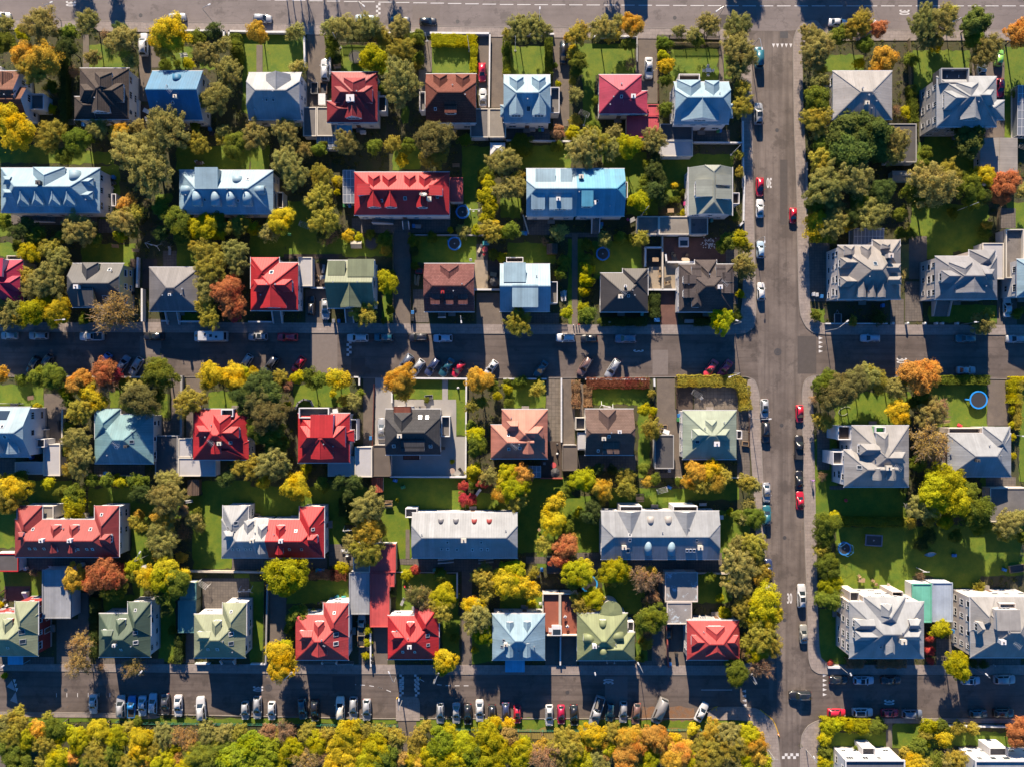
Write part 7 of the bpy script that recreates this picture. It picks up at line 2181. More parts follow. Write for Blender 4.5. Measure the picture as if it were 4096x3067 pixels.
def crown_mesh(style, seed, fine=1.0):
    rs = np.random.RandomState(seed)
    cfg = {'broad': (72, 60, 0.064, 0.20, 0.30), 'willow': (110, 48, 0.052, 0.12, 0.2), 'dense': (90, 56, 0.050, 0.16, 0.25), 'big': (80, 48, 0.085, 0.19, 0.27), 'bare': (70, 16, 0.045, 0.14, 0.22)}[style]
    nc, nl, ls_, r0, r1 = cfg; nl = int(nl * fine ** 2 * 0.9) if fine > 1 else nl; ls_ /= fine; nc = int(nc * fine ** 0.7); r0 /= fine ** 0.3; r1 /= fine ** 0.3
    d = sph(nc, rs); d[:, 2] = np.where(d[:, 2] < -0.35, -d[:, 2], d[:, 2])
    lob = rs.uniform(0, 6.28, 3); ang = np.arctan2(d[:, 1], d[:, 0])
    bump = 1 + 0.13 * np.sin(2 * ang + lob[0]) + 0.12 * np.sin(3 * ang + lob[1]) + 0.09 * np.sin(5 * ang + lob[2])
    rad = rs.uniform(0.45, 0.86, nc) * bump; 
    if style == 'willow': rad = rs.uniform(0.4, 0.93, nc) * bump
    C_ = d * rad[:, None]; C_[:, 2] *= 0.85
    Ps, Ns = [], []
    for i in range(nc):
        cr = rs.uniform(r0, r1); v = sph(nl, rs); rr = cr * rs.uniform(0.55, 1.0, nl)[:, None]; pp = v * rr
        if style == 'willow':
            ax = d[i] * 0.6 + np.array([0, 0, 0.55]); ax /= np.linalg.norm(ax); pp = pp + ax * (pp @ ax)[:, None] * 0.9
        else: pp[:, 2] *= 0.75
        Ps.append(C_[i] + pp); nn = v * 0.75 + d[i] * 0.45 + np.array([0, 0.15, 0.6]) + rs.normal(size=(nl, 3)) * 0.45; Ns.append(nn / np.linalg.norm(nn, axis=1)[:, None])
    # loose inner leaves close the heart of the crown, stray ones roughen the outline
    ni = int(260 * fine ** 1.5) if style != 'bare' else 40; v = sph(ni, rs) * (rs.uniform(0, 0.6, ni) ** 0.6)[:, None]; Ps.append(v); Ns.append(sph(ni, rs))
    ns_ = 170; v = sph(ns_, rs); an = np.arctan2(v[:, 1], v[:, 0]); q = (0.86 + 0.09 * rs.normal(size=ns_)) * (1 + 0.13 * np.sin(2 * an + lob[0]) + 0.12 * np.sin(3 * an + lob[1])); v = v * q[:, None]; v[:, 2] *= 0.8; Ps.append(v); Ns.append(sph(ns_, rs))
    V_ = quads(np.concatenate(Ps), np.concatenate(Ns), ls_, rs); ex = None; mats = ('leaf',)
    if style in ('bare', 'willow'):
        ex = MB(); mats = ('leaf', 'pale bark')
        for i in range(0, nc, 1 if style == 'bare' else 5):
            e = C_[i] * (1.12 if style == 'bare' else 1.0); mid = e * 0.5 + rs.normal(size=3) * 0.08; mid[2] -= 0.12
            ex.tube([(0, 0, -0.55), tuple(mid), tuple(e)], 0.022, 4, r2=0.006)
            if style == 'bare':
                for _ in range(3): t = e + sph(1, rs)[0] * 0.26; ex.tube([tuple(mid * 0.4 + e * 0.6), tuple(t)], 0.009, 3, r2=0.004)
    return mesh_quads('crown', V_, ex, mats)
CROWN = {s: [crown_mesh(s, 11 + 17 * i + len(s)) for i in range(n)] for s, n in (('broad', 4), ('willow', 4), ('dense', 3), ('big', 3), ('bare', 3))}
FINE = {s: [crown_mesh(s, 51 + 17 * i + len(s), f) for i in range(n)] for s, n, f in (('broad', 4, 1.75), ('willow', 4, 1.75), ('dense', 3, 1.6), ('big', 3, 1.6), ('bare', 3, 1.5))}
def trunk_mesh(seed):
    rs = random.Random(seed); m = MB(); m.tube([(0, 0, 0), (0.02, 0.01, 0.45), (0.0, 0.03, 0.8)], 0.055, 8, r2=0.03)
    for i in range(6):
        a = i * 1.05 + rs.uniform(-.3, .3); z = rs.uniform(0.42, 0.75); L = rs.uniform(0.3, 0.5); m.tube([(0, 0.01, z), (math.cos(a) * L * 0.5, math.sin(a) * L * 0.5, z + 0.14), (math.cos(a) * L, math.sin(a) * L, z + 0.36)], 0.022, 5, r2=0.008)
    me = m.mesh('trunk', True); me.materials.append(MATS['bark']); return me
TRUNK = [trunk_mesh(i) for i in range(3)]
#        style, colour, words
TK = {'o': ('willow', (0.285, 0.266, 0.088), 'olive-grey'), 'm': ('willow', (0.330, 0.290, 0.056), 'olive-gold'), 'g': ('broad', (0.150, 0.185, 0.030), 'mid-green'), 'G': ('big', (0.205, 0.250, 0.022), 'bright lime-green'), 'c': ('big', (0.115, 0.150, 0.040), 'deep leaf-green'), 'd': ('dense', (0.085, 0.118, 0.036), 'dark green'), 'D': ('dense', (0.175, 0.160, 0.060), 'dark olive'),
      'y': ('broad', (0.50, 0.40, 0.030), 'golden yellow'), 'l': ('broad', (0.370, 0.355, 0.018), 'yellow-green'), 'a': ('broad', (0.51, 0.34, 0.055), 'amber'), 'A': ('broad', (0.52, 0.285, 0.070), 'bright orange'), 'r': ('broad', (0.46, 0.085, 0.075), 'red'), 'R': ('broad', (0.44, 0.180, 0.080), 'orange-red'), 'b': ('bare', (0.32, 0.200, 0.115), 'thin brown'), 'B': ('bare', (0.38, 0.27, 0.09), 'half-bare tan')}
FAM = {'o': 0, 'm': 0, 'g': 1, 'd': 1, 'c': 9, 'G': 2, 'D': 3, 'y': 4, 'l': 5, 'a': 6, 'A': 6, 'r': 7, 'R': 7, 'b': 8, 'B': 8}
def tree_h(r, kind, h):
    if h > 0: return h
    return min(12.5, 2.2 + r * (1.8 if kind not in 'dD' else 2.1))
pts = []
for k, x, y, r, h, fr in TREES:
    F(*fr); z = 0.6 * tree_h(WM(r), k, h); X_, Y_ = W(x, y, z); r_ = WM(r, z)
    if abs(X_) > 122 or abs(Y_) > 95: continue
    if Y_ < -75.5 and X_ < 62 and h == 0 and rnd.random() < 0.65: k = {'o': 'm', 'm': 'l', 'g': 'l', 'b': 'B'}.get(k, k)   # the park belt is further into autumn
    pts.append([k, X_, Y_, r_, h, fr])
pts.sort(key=lambda t: -t[3]); keep = []
for t in pts:                                   # the same crown seen in two tiles
    if any(s[5] != t[5] and math.hypot(s[1] - t[1], s[2] - t[2]) < 0.55 * s[3] for s in keep): continue
    if any(math.hypot(s[1] - t[1], s[2] - t[2]) < 0.25 * s[3] for s in keep): continue
    keep.append(t)
cl = []
for t in keep:                                  # overlapping lobes of one colour make one crown
    c = None
    if t[4] == 0:
        for q in cl:
            if len(q) < 3 and q[0][4] == 0 and FAM[q[0][0]] == FAM[t[0]] and math.hypot(q[0][1] - t[1], q[0][2] - t[2]) < 0.66 * (q[0][3] + t[3]) and q[0][3] + t[3] < 9: c = q; break
    if c: c.append(t)
    else: cl.append([t])
cl.sort(key=lambda q: -sum(t[3] ** 2 for t in q))
trees = [q for q in cl if not (q[0][4] and q[0][4] <= 3.0) and max(t[3] for t in q) > 1.45]; shrubs = [q for q in cl if q not in trees]
rest = trees[300:]; trees = trees[:300]; rest_s = shrubs[300:]; shrubs = shrubs[:300]
print('trees', len(trees), 'rest', len(rest), 'shrubs', len(shrubs), 'rest', len(rest_s))
def tint(c):
    a = rnd.uniform(0.85, 1.15); return (c[0] * a * rnd.uniform(0.93, 1.07), c[1] * a * rnd.uniform(0.95, 1.05), c[2] * a)
def crown_obj(name, k, r, rz, loc, parent=None):
    st = TK[k][0]; o = bpy.data.objects.new(name, rnd.choice((FINE if r > 2.3 else CROWN)[st])); COL.objects.link(o); o.parent = parent; o.location = loc; o.rotation_euler = (rnd.uniform(-.12, .12), rnd.uniform(-.12, .12), rnd.uniform(0, 6.28)); s = r * 1.12; o.scale = (s, s * rnd.uniform(0.92, 1.08), rz); painted(o, tint(TK[k][1])); return o
def size_word(r): return 'big' if r > 4.6 else 'small' if r < 2.2 else 'mid-sized'
def plant_tree(q):
    k = q[0][0]; cx, cy = q[0][1], q[0][2]; r = q[0][3]; h = max(tree_h(t[3], t[0], t[4]) for t in q); root = empty('tree', (cx, cy, 0), 0)
    for t in q:
        ht = tree_h(t[3], t[0], t[4]); rz = min(0.46 * ht, max(0.85 * t[3], 0.3 * ht)); crown_obj('crown', t[0], t[3], rz, (t[1] - cx, t[2] - cy, ht - rz * 0.92), root)
    tr = bpy.data.objects.new('trunk', rnd.choice(TRUNK)); COL.objects.link(tr); tr.parent = root; tr.scale = (max(2.5, r * 0.9), max(2.5, r * 0.9), h * 0.85); tr.rotation_euler = (0, 0, rnd.uniform(0, 6))
    root['category'] = 'tree'; root['group'] = 'trees of the gardens and the park'; R_ = max(t[3] for t in q) if len(q) == 1 else (sum(t[3] ** 2 for t in q)) ** 0.5
    park = cy < -75.5 and cx < 62
    later(root, f"{size_word(R_)} {TK[k][2]} tree " + ('in the park strip, ' if park else '') + where(cx, cy), cx, cy)
for q in trees: plant_tree(q)
for q in shrubs:
    t = q[0]; ht = t[4] if t[4] else min(2.6, 0.8 + t[3] * 1.1); rz = ht * 0.55; o = crown_obj('shrub', t[0], t[3], rz, (t[1], t[2], ht - rz * 0.9)); o['category'] = 'shrub'; o['group'] = 'shrubs in the gardens'
    later(o, f"{'tiny' if t[3] < 0.8 else 'low' if t[3] < 1.4 else 'broad'} {TK[t[0]][2]} shrub " + where(t[1], t[2]), t[1], t[2])
for (x, y), r, h, k in OFFT:
    q = [[k, x, y, r, h, None]]; plant_tree(q); LAB[-1] = (LAB[-1][0], TK[k][2] + ' tree beyond the top street, only its shadow in view', x, y)
# the smaller trees past the first three hundred, as one mass
if rest or rest_s:
    Vs = []; rs = np.random.RandomState(3); Cs = []
    for q in rest + rest_s:
        for t in q:
            me = rnd.choice(CROWN[{'bare': 'broad'}.get(TK[t[0]][0], TK[t[0]][0])]); n = len(me.vertices); v = np.empty(n * 3, np.float32); me.vertices.foreach_get('co', v); v = v.reshape(-1, 3)[:(n // 4) * 4]
            if TK[t[0]][0] == 'willow': v = v[: 4 * (110 * 48 + 430)]
            ht = tree_h(t[3], t[0], t[4]); rz = min(0.46 * ht, max(0.85 * t[3], 0.3 * ht))
            Cs.append(np.tile((*tint(TK[t[0]][1]), 1), (len(v), 1))); Vs.append(v * np.array([t[3], t[3], rz]) + np.array([t[1], t[2], ht - rz * 0.92]))
    me = mesh_quads('foliage', np.concatenate(Vs), None, ('mixed leaf',)); at = me.attributes.new('tint', 'FLOAT_COLOR', 'POINT'); at.data.foreach_set('color', np.concatenate(Cs).astype(np.float32).ravel()); o = link('foliage', me, None, ()); tag(o, 'mass of smaller olive, green and yellow trees filling gaps between the garden trees', 'foliage', None, 'stuff')
# hedges
for fr, kind, pl, wid, h, what in HEDGES:
    F(*fr); q = [W(x, y, h * 0.6) for x, y in pl]; rs = np.random.RandomState(int(abs(q[0][0] * 100)) % 9999); Ps, Ns = [], []; core = MB()
    for a, b in zip(q, q[1:]):
        a = np.array(a); b = np.array(b); L = np.linalg.norm(b - a); d = (b - a) / L; s = np.array([-d[1], d[0]]); cut = min(0.3 * L, 0.45); core.bar((*(a + d * cut), h * 0.4), (*(b - d * cut), h * 0.4), wid * 0.6, h * 0.72)
        n = int(L * (wid + 2 * h) * 95); t = np.where(rs.uniform(size=n) < 0.08, rs.choice([0.0, L], n) + rs.normal(size=n) * 0.18, rs.uniform(-0.1, L + 0.1, n)); per = wid + 2 * h; c = rs.uniform(0, per, n); jit = rs.normal(size=n) * 0.07
        wob = 1 + 0.08 * np.sin(t * 1.7) + 0.06 * np.sin(t * 4.1 + 1)
        off = np.where(c < h, -wid / 2, np.where(c < h + wid, c - h - wid / 2, wid / 2)) * wob + jit; z = np.where(c < h, c, np.where(c < h + wid, h * (1 - 0.12 * (2 * (c - h - wid / 2) / wid) ** 2), per - c)) * wob + jit
        P_ = np.stack([a[0] + d[0] * t + s[0] * off, a[1] + d[1] * t + s[1] * off, np.maximum(z, 0.05)], 1); N_ = np.where((c < h)[:, None], np.array([-s[0], -s[1], 0.3]), np.where((c < h + wid)[:, None], np.array([0, 0, 1.0]), np.array([s[0], s[1], 0.3]))) + rs.normal(size=(n, 3)) * 0.55
        Ps.append(P_); Ns.append(N_ / np.linalg.norm(N_, axis=1)[:, None])
    me = mesh_quads('hedge', quads(np.concatenate(Ps), np.concatenate(Ns), 0.11, rs), core, ('leaf', 'leaf')); o = link('hedge', me, None, ()); painted(o, [x * (0.9 if what == 'hedge' else 1.05) for x in TK[kind][1]] if kind != 'r' else (0.20, 0.075, 0.05)); c = q[len(q) // 2]
    o['category'] = 'hedge'; o['group'] = 'hedges'; later(o, f"{TK[kind][2] if kind not in 'rb' else {'r': 'reddish', 'b': 'brownish'}[kind]} {what} " + where((q[0][0] + q[-1][0]) / 2, (q[0][1] + q[-1][1]) / 2), *c)
# ground cover under and between the trees, never on lawns, paving, streets or roofs
def inside(x, y, poly):
    r = False; j = len(poly) - 1
    for i in range(len(poly)):
        if (poly[i][1] > y) != (poly[j][1] > y) and x < (poly[j][0] - poly[i][0]) * (y - poly[i][1]) / (poly[j][1] - poly[i][1]) + poly[i][0]: r = not r
        j = i
    return r
boxes = [(min(p[0] for p in q), min(p[1] for p in q), max(p[0] for p in q), max(p[1] for p in q)) for k, q in PATCH if k != 'earth'] + [h['main'] for h in HOUSES] + GRECT
rs = np.random.RandomState(5); Ps, Ns = [], []; Pf = []
for _ in range(30000):
    x, y = rnd.uniform(-116, 116), rnd.uniform(-87, 87)
    if any(a - 0.3 < x < c + 0.3 and b - 0.3 < y < d + 0.3 for a, b, c, d in boxes) or any(inside(x, y, p) for p in STREETP): continue
    n = rnd.randint(8, 22); r = rnd.uniform(0.25, 0.7); p = sph(n, rs) * r * rs.uniform(0.4, 1, n)[:, None]; p[:, 2] = np.abs(p[:, 2]) * rnd.uniform(0.4, 1.0); Ps.append(p + np.array([x, y, 0.05])); v = sph(n, rs) + np.array([0, 0, 0.8]); Ns.append(v / np.linalg.norm(v, axis=1)[:, None])
o = link('ground_cover', mesh_quads('ground_cover', quads(np.concatenate(Ps), np.concatenate(Ns), 0.11, rs)), None, ()); painted(o, (0.13, 0.145, 0.036)); tag(o, 'low green and brown ground cover on the garden soil under the trees', 'ground cover', None, 'stuff')
n = 0; P_ = []
while n < 5200:
    t = rnd.choice(keep)
    if t[0] not in 'yaArRlmbB': 
        if rnd.random() < 0.8: continue
    a = rnd.uniform(0, 6.28); d = t[3] * rnd.uniform(0.3, 1.5); x, y = t[1] + math.cos(a) * d, t[2] + math.sin(a) * d - 0.3
    if any(h['main'][0] < x < h['main'][2] and h['main'][1] < y < h['main'][3] for h in HOUSES) or any(a_ < x < c_ and b_ < y < d_ for a_, b_, c_, d_ in GRECT): continue
    P_.append((x, y, 0.135)); n += 1
P_ = np.array(P_); N_ = np.tile([0, 0, 1.0], (n, 1)) + rs.normal(size=(n, 3)) * 0.12; N_ /= np.linalg.norm(N_, axis=1)[:, None]
o = link('fallen_leaves', mesh_quads('fallen_leaves', quads(P_, N_, 0.08, rs)), None, ()); painted(o, (0.30, 0.18, 0.04)); tag(o, 'scattered yellow and brown fallen leaves on lawns, paths and street edges', 'fallen leaves', None, 'stuff')
# ------------------------------------------------------------------ cars
CC = {'white': (0.40, 0.405, 0.41), 'silver': (0.24, 0.25, 0.265), 'black': (0.012, 0.012, 0.014), 'darkgrey': (0.045, 0.047, 0.055), 'grey': (0.17, 0.165, 0.16), 'red': (0.40, 0.012, 0.028), 'crimson': (0.30, 0.008, 0.04), 'coral': (0.55, 0.045, 0.06), 'blue': (0.012, 0.12, 0.32), 'navy': (0.025, 0.035, 0.085), 'bluegrey': (0.10, 0.12, 0.16), 'paleblue': (0.27, 0.36, 0.44), 'teal': (0.02, 0.105, 0.135), 'darkteal': (0.012, 0.055, 0.075), 'lime': (0.17, 0.38, 0.06), 'brown': (0.13, 0.075, 0.06), 'beige': (0.36, 0.33, 0.28), 'cream': (0.5, 0.48, 0.42), 'olivegrey': (0.2, 0.2, 0.18), 'whiteblackroof': (0.40, 0.40, 0.41)}
CW = {'paleblue': 'pale blue', 'darkgrey': 'dark grey', 'bluegrey': 'blue-grey', 'darkteal': 'dark teal', 'olivegrey': 'olive-grey', 'whiteblackroof': 'white black-roofed'}
CT = {  # length, width, height, cabin base front, roof front, roof rear, base rear (from the nose, as fractions)
 'hatchback': (4.1, 1.74, 1.48, .27, .44, .88, .975), 'sedan': (4.5, 1.78, 1.45, .29, .45, .73, .87), 'wagon': (4.65, 1.80, 1.5, .28, .44, .92, .985), 'suv': (4.65, 1.88, 1.74, .27, .41, .92, .985), 'van': (5.0, 1.95, 1.98, .12, .25, .965, .99), 'pickup': (5.1, 1.85, 1.76, .26, .38, .56, .60), 'bigpickup': (5.8, 2.05, 1.9, .25, .36, .53, .57), 'camper': (6.3, 2.2, 2.6, .10, .2, .975, .992), 'mini': (3.6, 1.66, 1.42, .25, .41, .88, .97)}
CN = {'suv': 'four-wheel-drive car', 'pickup': 'pickup truck', 'bigpickup': 'flatbed pickup truck', 'camper': 'camper van', 'mini': 'small hatchback', 'wagon': 'estate car'}
WHEEL = MB(); WHEEL.tube([(0, -0.1, 0), (0, 0.1, 0)], 0.32, 16, 0); WHEEL.tube([(0, -0.108, 0), (0, 0.108, 0)], 0.2, 12, 1)
WHEEL = WHEEL.mesh('wheel', False); [WHEEL.materials.append(MATS[k]) for k in ('tyre', 'rim')]
PROTO = {}
def car_parts(typ):
    if typ in PROTO: return PROTO[typ]
    L, Wd, Hh, bf, tf, tr, br = CT[typ]; w = Wd / 2; xf = lambda t: L / 2 - t * L; zb = 0.60 * Hh if typ not in ('van', 'camper') else 0.52 * Hh; pick = 'pickup' in typ
    st = [(0, .74, .40), (.02, .84, .46), (.06, .92, .50), (.13, .97, .535), (bf - .02, 1, .58), (bf + .08, 1, .60), (.5, 1, .60), (.75, 1, .605), (.9, .98, .605), (.965, .93, .59), (.99, .87, .54), (1, .80, .45)]
    if typ in ('van', 'camper'): st = [(0, .80, .38), (.02, .88, .44), (.06, .96, .48), (bf, 1, .52), (.5, 1, .52), (.9, 1, .52), (.98, .97, .52), (1, .93, .5)]
    b = MB(); rings = []
    for t, ww, zt in st:
        zt *= Hh; y = w * ww; rings.append([(xf(t), sy * yy, z) for sy, yy, z in ((-1, y * .93, .19), (-1, y, .36), (-1, y * .99, zt - .13), (-1, y * .88, zt - .015), (1, 0, zt + .015), (1, y * .88, zt - .015), (1, y * .99, zt - .13), (1, y, .36), (1, y * .93, .19))])
    n = 9; b.add([p for r in rings for p in r], [(i * n + k, i * n + (k + 1) % n, (i + 1) * n + (k + 1) % n, (i + 1) * n + k) for i in range(len(rings) - 1) for k in range(n)] + [tuple(range(n)), tuple((len(rings) - 1) * n + k for k in range(n - 1, -1, -1))])
    # cabin: belt line up to the roof
    zr = Hh; wr = w * (.72 if typ not in ('van', 'camper') else .86); wb_ = w * .90; xm = (tf + tr) / 2
    base = [(xf(bf), -wb_ * .86, zb - .06), (xf(bf) + .0, wb_ * .86, zb - .06)]
    ringB = [(xf(bf), -wb_ * .84), (xf(bf + .05), -wb_), (xf((bf + br) / 2), -wb_), (xf(br - .03), -wb_ * .97), (xf(br), -wb_ * .84)]
    ringB = ringB + [(x, -y) for x, y in ringB[::-1]]
    ringT = [(xf(tf), -wr * .86), (xf(tf + .03), -wr), (xf(xm), -wr * 1.02), (xf(tr - .03), -wr * .95), (xf(tr), -wr * .82)]; ringT = ringT + [(x, -y) for x, y in ringT[::-1]]
    zT = lambda x: zr - .05 * ((x - xf(xm)) / (xf(tf) - xf(tr)) * 2) ** 2 - .03
    vb = [(x, y, zb - .07) for x, y in ringB]; vt = [(x, y, zT(x)) for x, y in ringT]; ctr = [(xf(tf), 0, zT(xf(tf)) + .03), (xf(xm), 0, zr), (xf(tr), 0, zT(xf(tr)) + .03)]
    k = len(b.v); m_ = len(vb)
    b.add(vb + vt + ctr, [(i, (i + 1) % m_, m_ + (i + 1) % m_, m_ + i) for i in range(m_)])
    T = [k + m_ + i for i in range(m_)]; c0, c1, c2 = k + 2 * m_, k + 2 * m_ + 1, k + 2 * m_ + 2
    b.f += [(T[0], T[1], c0), (T[1], T[2], c1, c0), (T[2], T[3], c2, c1), (T[3], T[4], c2), (T[4], T[5], c2), (T[5], T[6], c2), (T[6], T[7], c1, c2), (T[7], T[8], c0, c1), (T[8], T[9], c0), (T[9], T[0], c0)]; b.mi += [0] * 10
    body = b.mesh('body'); bm = bmesh.new(); bm.from_mesh(body); bmesh.ops.recalc_face_normals(bm, faces=bm.faces); bm.to_mesh(body); bm.free(); body.materials.append(MATS['car paint'])
    if typ != 'camper': body.polygons.foreach_set('use_smooth', [len(p.vertices) <= 4 for p in body.polygons])
    def pane(quads_):
        g = MB()
        for q in quads_:
            q = [Vector(p) for p in q]; c = sum(q, Vector()) / len(q); nn = (q[1] - q[0]).cross(q[2] - q[0]).normalized(); 
            if nn.dot(c - Vector((xf(xm), 0, zb * .8))) < 0: nn = -nn; q = q[::-1]
            g.add([c + (p - c) * .90 + nn * .022 for p in q], [tuple(range(len(q)))])
        return g
    parts = [('body', body, True, None)]
    def mk(nm, g, mt):
        me = g.mesh(nm); me.materials.append(MATS[mt]); parts.append((nm, me, False, None))
    lift = lambda p, z: (p[0], p[1], z)
    B = [lift(p, zb + .0) for p in vb]
    mk('windscreen', pane([[vb[0], vt[0], vt[9], vb[9]]]), 'car glass'); mk('rear_window', pane([[vb[4], vt[4], vt[5], vb[5]]]), 'car glass')
    for sg in (0, 1):
        i = [(1, 2), (2, 3)] if sg == 0 else [(8, 7), (7, 6)]
        qs = [[lift(vb[a], zb + .02), lift(vb[c], zb + .02), vt[c], vt[a]] for a, c in i]
        if typ in ('van',): qs = qs[:1]
        mk('side_window', pane(qs), 'car glass')
    for sx in (1, -1):
        for sy in (1, -1): parts.append(('wheel', WHEEL, False, (sx * L * (.31 if sx > 0 else .30), sy * (w - .10), .32)))
    for sy in (1, -1):
        g = MB(); g.add([(xf(.018), sy * w * .60, .60 * zb + .12), (xf(.0) + .012, sy * w * .48, .60 * zb + .10), (xf(.055), sy * w * .90, .60 * zb + .16), (xf(.055), sy * w * .86, .60 * zb + .26), (xf(.02), sy * w * .56, .60 * zb + .235)], [(0, 1, 4), (0, 4, 3, 2), (1, 0, 2), (3, 4, 2)]); mk('headlight', g, 'lamp glass')
        g = MB(); g.box(xf(.995) - .02, sy * w * .70 - .12, .62 * zb, xf(.97), sy * w * .70 + .12, .62 * zb + .2); mk('taillight', g, 'red lamp')
        g = MB(); g.box(xf(bf + .06) - .08, sy * (w + .08) - .09, zb + .02, xf(bf + .06) + .05, sy * (w + .08) + .09, zb + .15); me = g.mesh('mirror'); me.materials.append(MATS['car paint']); parts.append(('mirror', me, True, None))
    if typ in ('suv', 'wagon'):
        for sy in (1, -1): g = MB(); g.bar((xf(tf + .06), sy * wr * .86, zr + .0), (xf(tr - .05), sy * wr * .84, zr + .0), .05, .06); mk('roof_rail', g, 'roof bars')
    if pick:
        g = MB(); g.box(xf(.985), -w * .78, zb - .02, xf(br + .02), w * .78, zb + .035); mk('load_bed', g, 'dark'); g = MB()
        for a, c, d, e_ in ((xf(.99), -w * .90, xf(br + .01), -w * .79), (xf(.99), w * .79, xf(br + .01), w * .90), (xf(.995), -w * .9, xf(.985), w * .9)): g.box(min(a, d), c, zb - .05, max(a, d), e_, zb + .16)
        me = g.mesh('bed_rim'); me.materials.append(MATS['car paint']); parts.append(('bed_rim', me, True, None))
        if typ == 'bigpickup': g = MB(); g.box(xf(.93), -.55, zb + .04, xf(.62), -.1, zb + .3); mk('cargo_board', g, 'woodbox')
    if typ == 'camper':
        for x0, x1, y0, y1 in ((.12, .18, -.25, .25), (.38, .44, -.5, -.1), (.55, .63, -.28, .28), (.72, .79, .0, .45)): g = MB(); g.box(xf(x1), y0, zr - .06, xf(x0), y1, zr + .05); mk('roof_hatch', g, 'car glass')
    if typ == 'hatchback' or typ == 'mini': g = MB(); g.box(xf(tf + .22), -wr * .5, zr - .02, xf(tf + .06), wr * .5, zr + .012); hatch_glass = ('sunroof', g)
    PROTO[typ] = parts; return parts
ROWS = {'top kerb': 'by the top street kerb', 'top kerb right': 'behind the trees on the top street', 'mid top': 'along the upper kerb of the middle street', 'bays': 'in the slanted bays of the middle street', 'left kerb': 'at the left kerb of the side street', 'right kerb': 'at the right kerb of the side street', 'mid right top': 'at the upper kerb of the right-hand middle street', 'mid right bottom': 'by the hedge on the right-hand middle street', 'low right top': 'at the upper kerb of the bottom right street', 'low right bottom': 'at the lower kerb of the bottom right street', 'park bays': 'in the left park bays', 'park bays middle': 'in the middle park bays', 'park bays right': 'in the right park bays', 'moving': 'driving across the lower junction', 'own': ''}
placed = []
for c in CARS:
    F(*c['fr']); x, y = W(*c['p'], 1.0)
    if any(math.hypot(x - a, y - b) < 1.6 for a, b in placed): continue
    placed.append((x, y)); typ = c['typ']; L, Wd = CT[typ][:2]; s = min(1.16, max(0.92, WM(c['L'], 1.0) / L))
    nm = {'van': 'parked_van', 'pickup': 'pickup_truck', 'bigpickup': 'pickup_truck', 'camper': 'camper_van'}.get(typ, 'parked_car' if c['row'] != 'moving' else 'moving_car')
    root = empty(nm, (x, y, 0.03), math.radians(c['ang'] + rnd.uniform(-1.0, 1.0))); root.scale = (s, min(1.08, (s + 1) / 2), (s + 1) / 2); col = CC[c['col']]; v = rnd.uniform(0.9, 1.08); col = tuple(q * v for q in col)
    for pn, me, pc, lo in car_parts(typ):
        o = bpy.data.objects.new(pn, me); COL.objects.link(o); o.parent = root
        if lo: o.location = lo
        if pc: painted(o, col)
    if c['col'] == 'whiteblackroof' or (typ in ('suv', 'hatchback', 'wagon') and rnd.random() < 0.22):
        _, _, Hh, bf, tf, tr, br = CT[typ]; g = MB(); w_ = Wd / 2 * .52; g.box(L / 2 - (tr - (.05 if c['col'] == 'whiteblackroof' else .22)) * L, -w_, Hh - .05, L / 2 - (tf + .07) * L, w_, Hh + .006); g.build('sunroof', 'car glass', root)
    root['category'] = {'van': 'van', 'pickup': 'pickup truck', 'bigpickup': 'pickup truck', 'camper': 'camper van'}.get(typ, 'car'); root['group'] = 'cars parked in the streets and drives'
    what = f"{CW.get(c['col'], c['col'])} {CN.get(typ, typ)}"; base = f"{what} " + (f"parked {where(x, y)}" if c['row'] == 'own' else ('' if c['row'] == 'moving' else 'parked ') + ROWS[c['row']])
    later(root, base, x, y)
# ------------------------------------------------------------------ street lamps and flagpoles
for h, b in LAMPS:
    d = Vector((h[0] - b[0], h[1] - b[1], 0)); L = d.length
    if L > 2.4: b = (h[0] - d.x / L * 2.4, h[1] - d.y / L * 2.4); 
    if L < 0.5: b = (h[0] - 0.2, h[1] + 1.2)
    d = Vector((h[0] - b[0], h[1] - b[1], 0)); root = empty('street_lamp', (b[0], b[1], 0)); m = MB(); m.tube([(0, 0, 0), (0, 0, 1.2), (0, 0, 1.21), (0, 0, 6.3), (d.x * .2, d.y * .2, 6.9), (d.x * .9, d.y * .9, 7.0)], 0.085, 8, r2=0.045); m.build('pole', 'steel', root); m = MB(); u = d.normalized()
    m.bar(Vector((d.x, d.y, 7.03)) - u * .15, Vector((d.x, d.y, 7.03)) + u * .45, 0.26, 0.14); hd_ = m.build('lamp_head', 'white frame', root); m = MB(); m.bar(Vector((d.x, d.y, 6.945)) - u * .08, Vector((d.x, d.y, 6.945)) + u * .38, 0.18, 0.02); m.build('lamp_glass', 'lamp glass', hd_)
    root['category'] = 'street lamp'; root['group'] = 'street lamps'; later(root, 'grey street lamp on a curved pole ' + where(*b), *b)
for (x, y), h in POLES:
    root = empty('flagpole', (x, y, 0)); m = MB(); m.tube([(0, 0, 0), (0, 0, h * .5), (0, 0, h)], 0.075, 8, r2=0.04); m.build('pole', 'white frame', root); m = MB(); m.cyl(0, 0, 0, 0.12, 0.25, 10); m.cyl(0, 0, h, h + 0.12, 0.08, 8); m.build('base', 'steel', root)
    root['category'] = 'pole'; root['group'] = 'white poles in the gardens'; later(root, 'slim white pole standing ' + where(x, y), x, y)
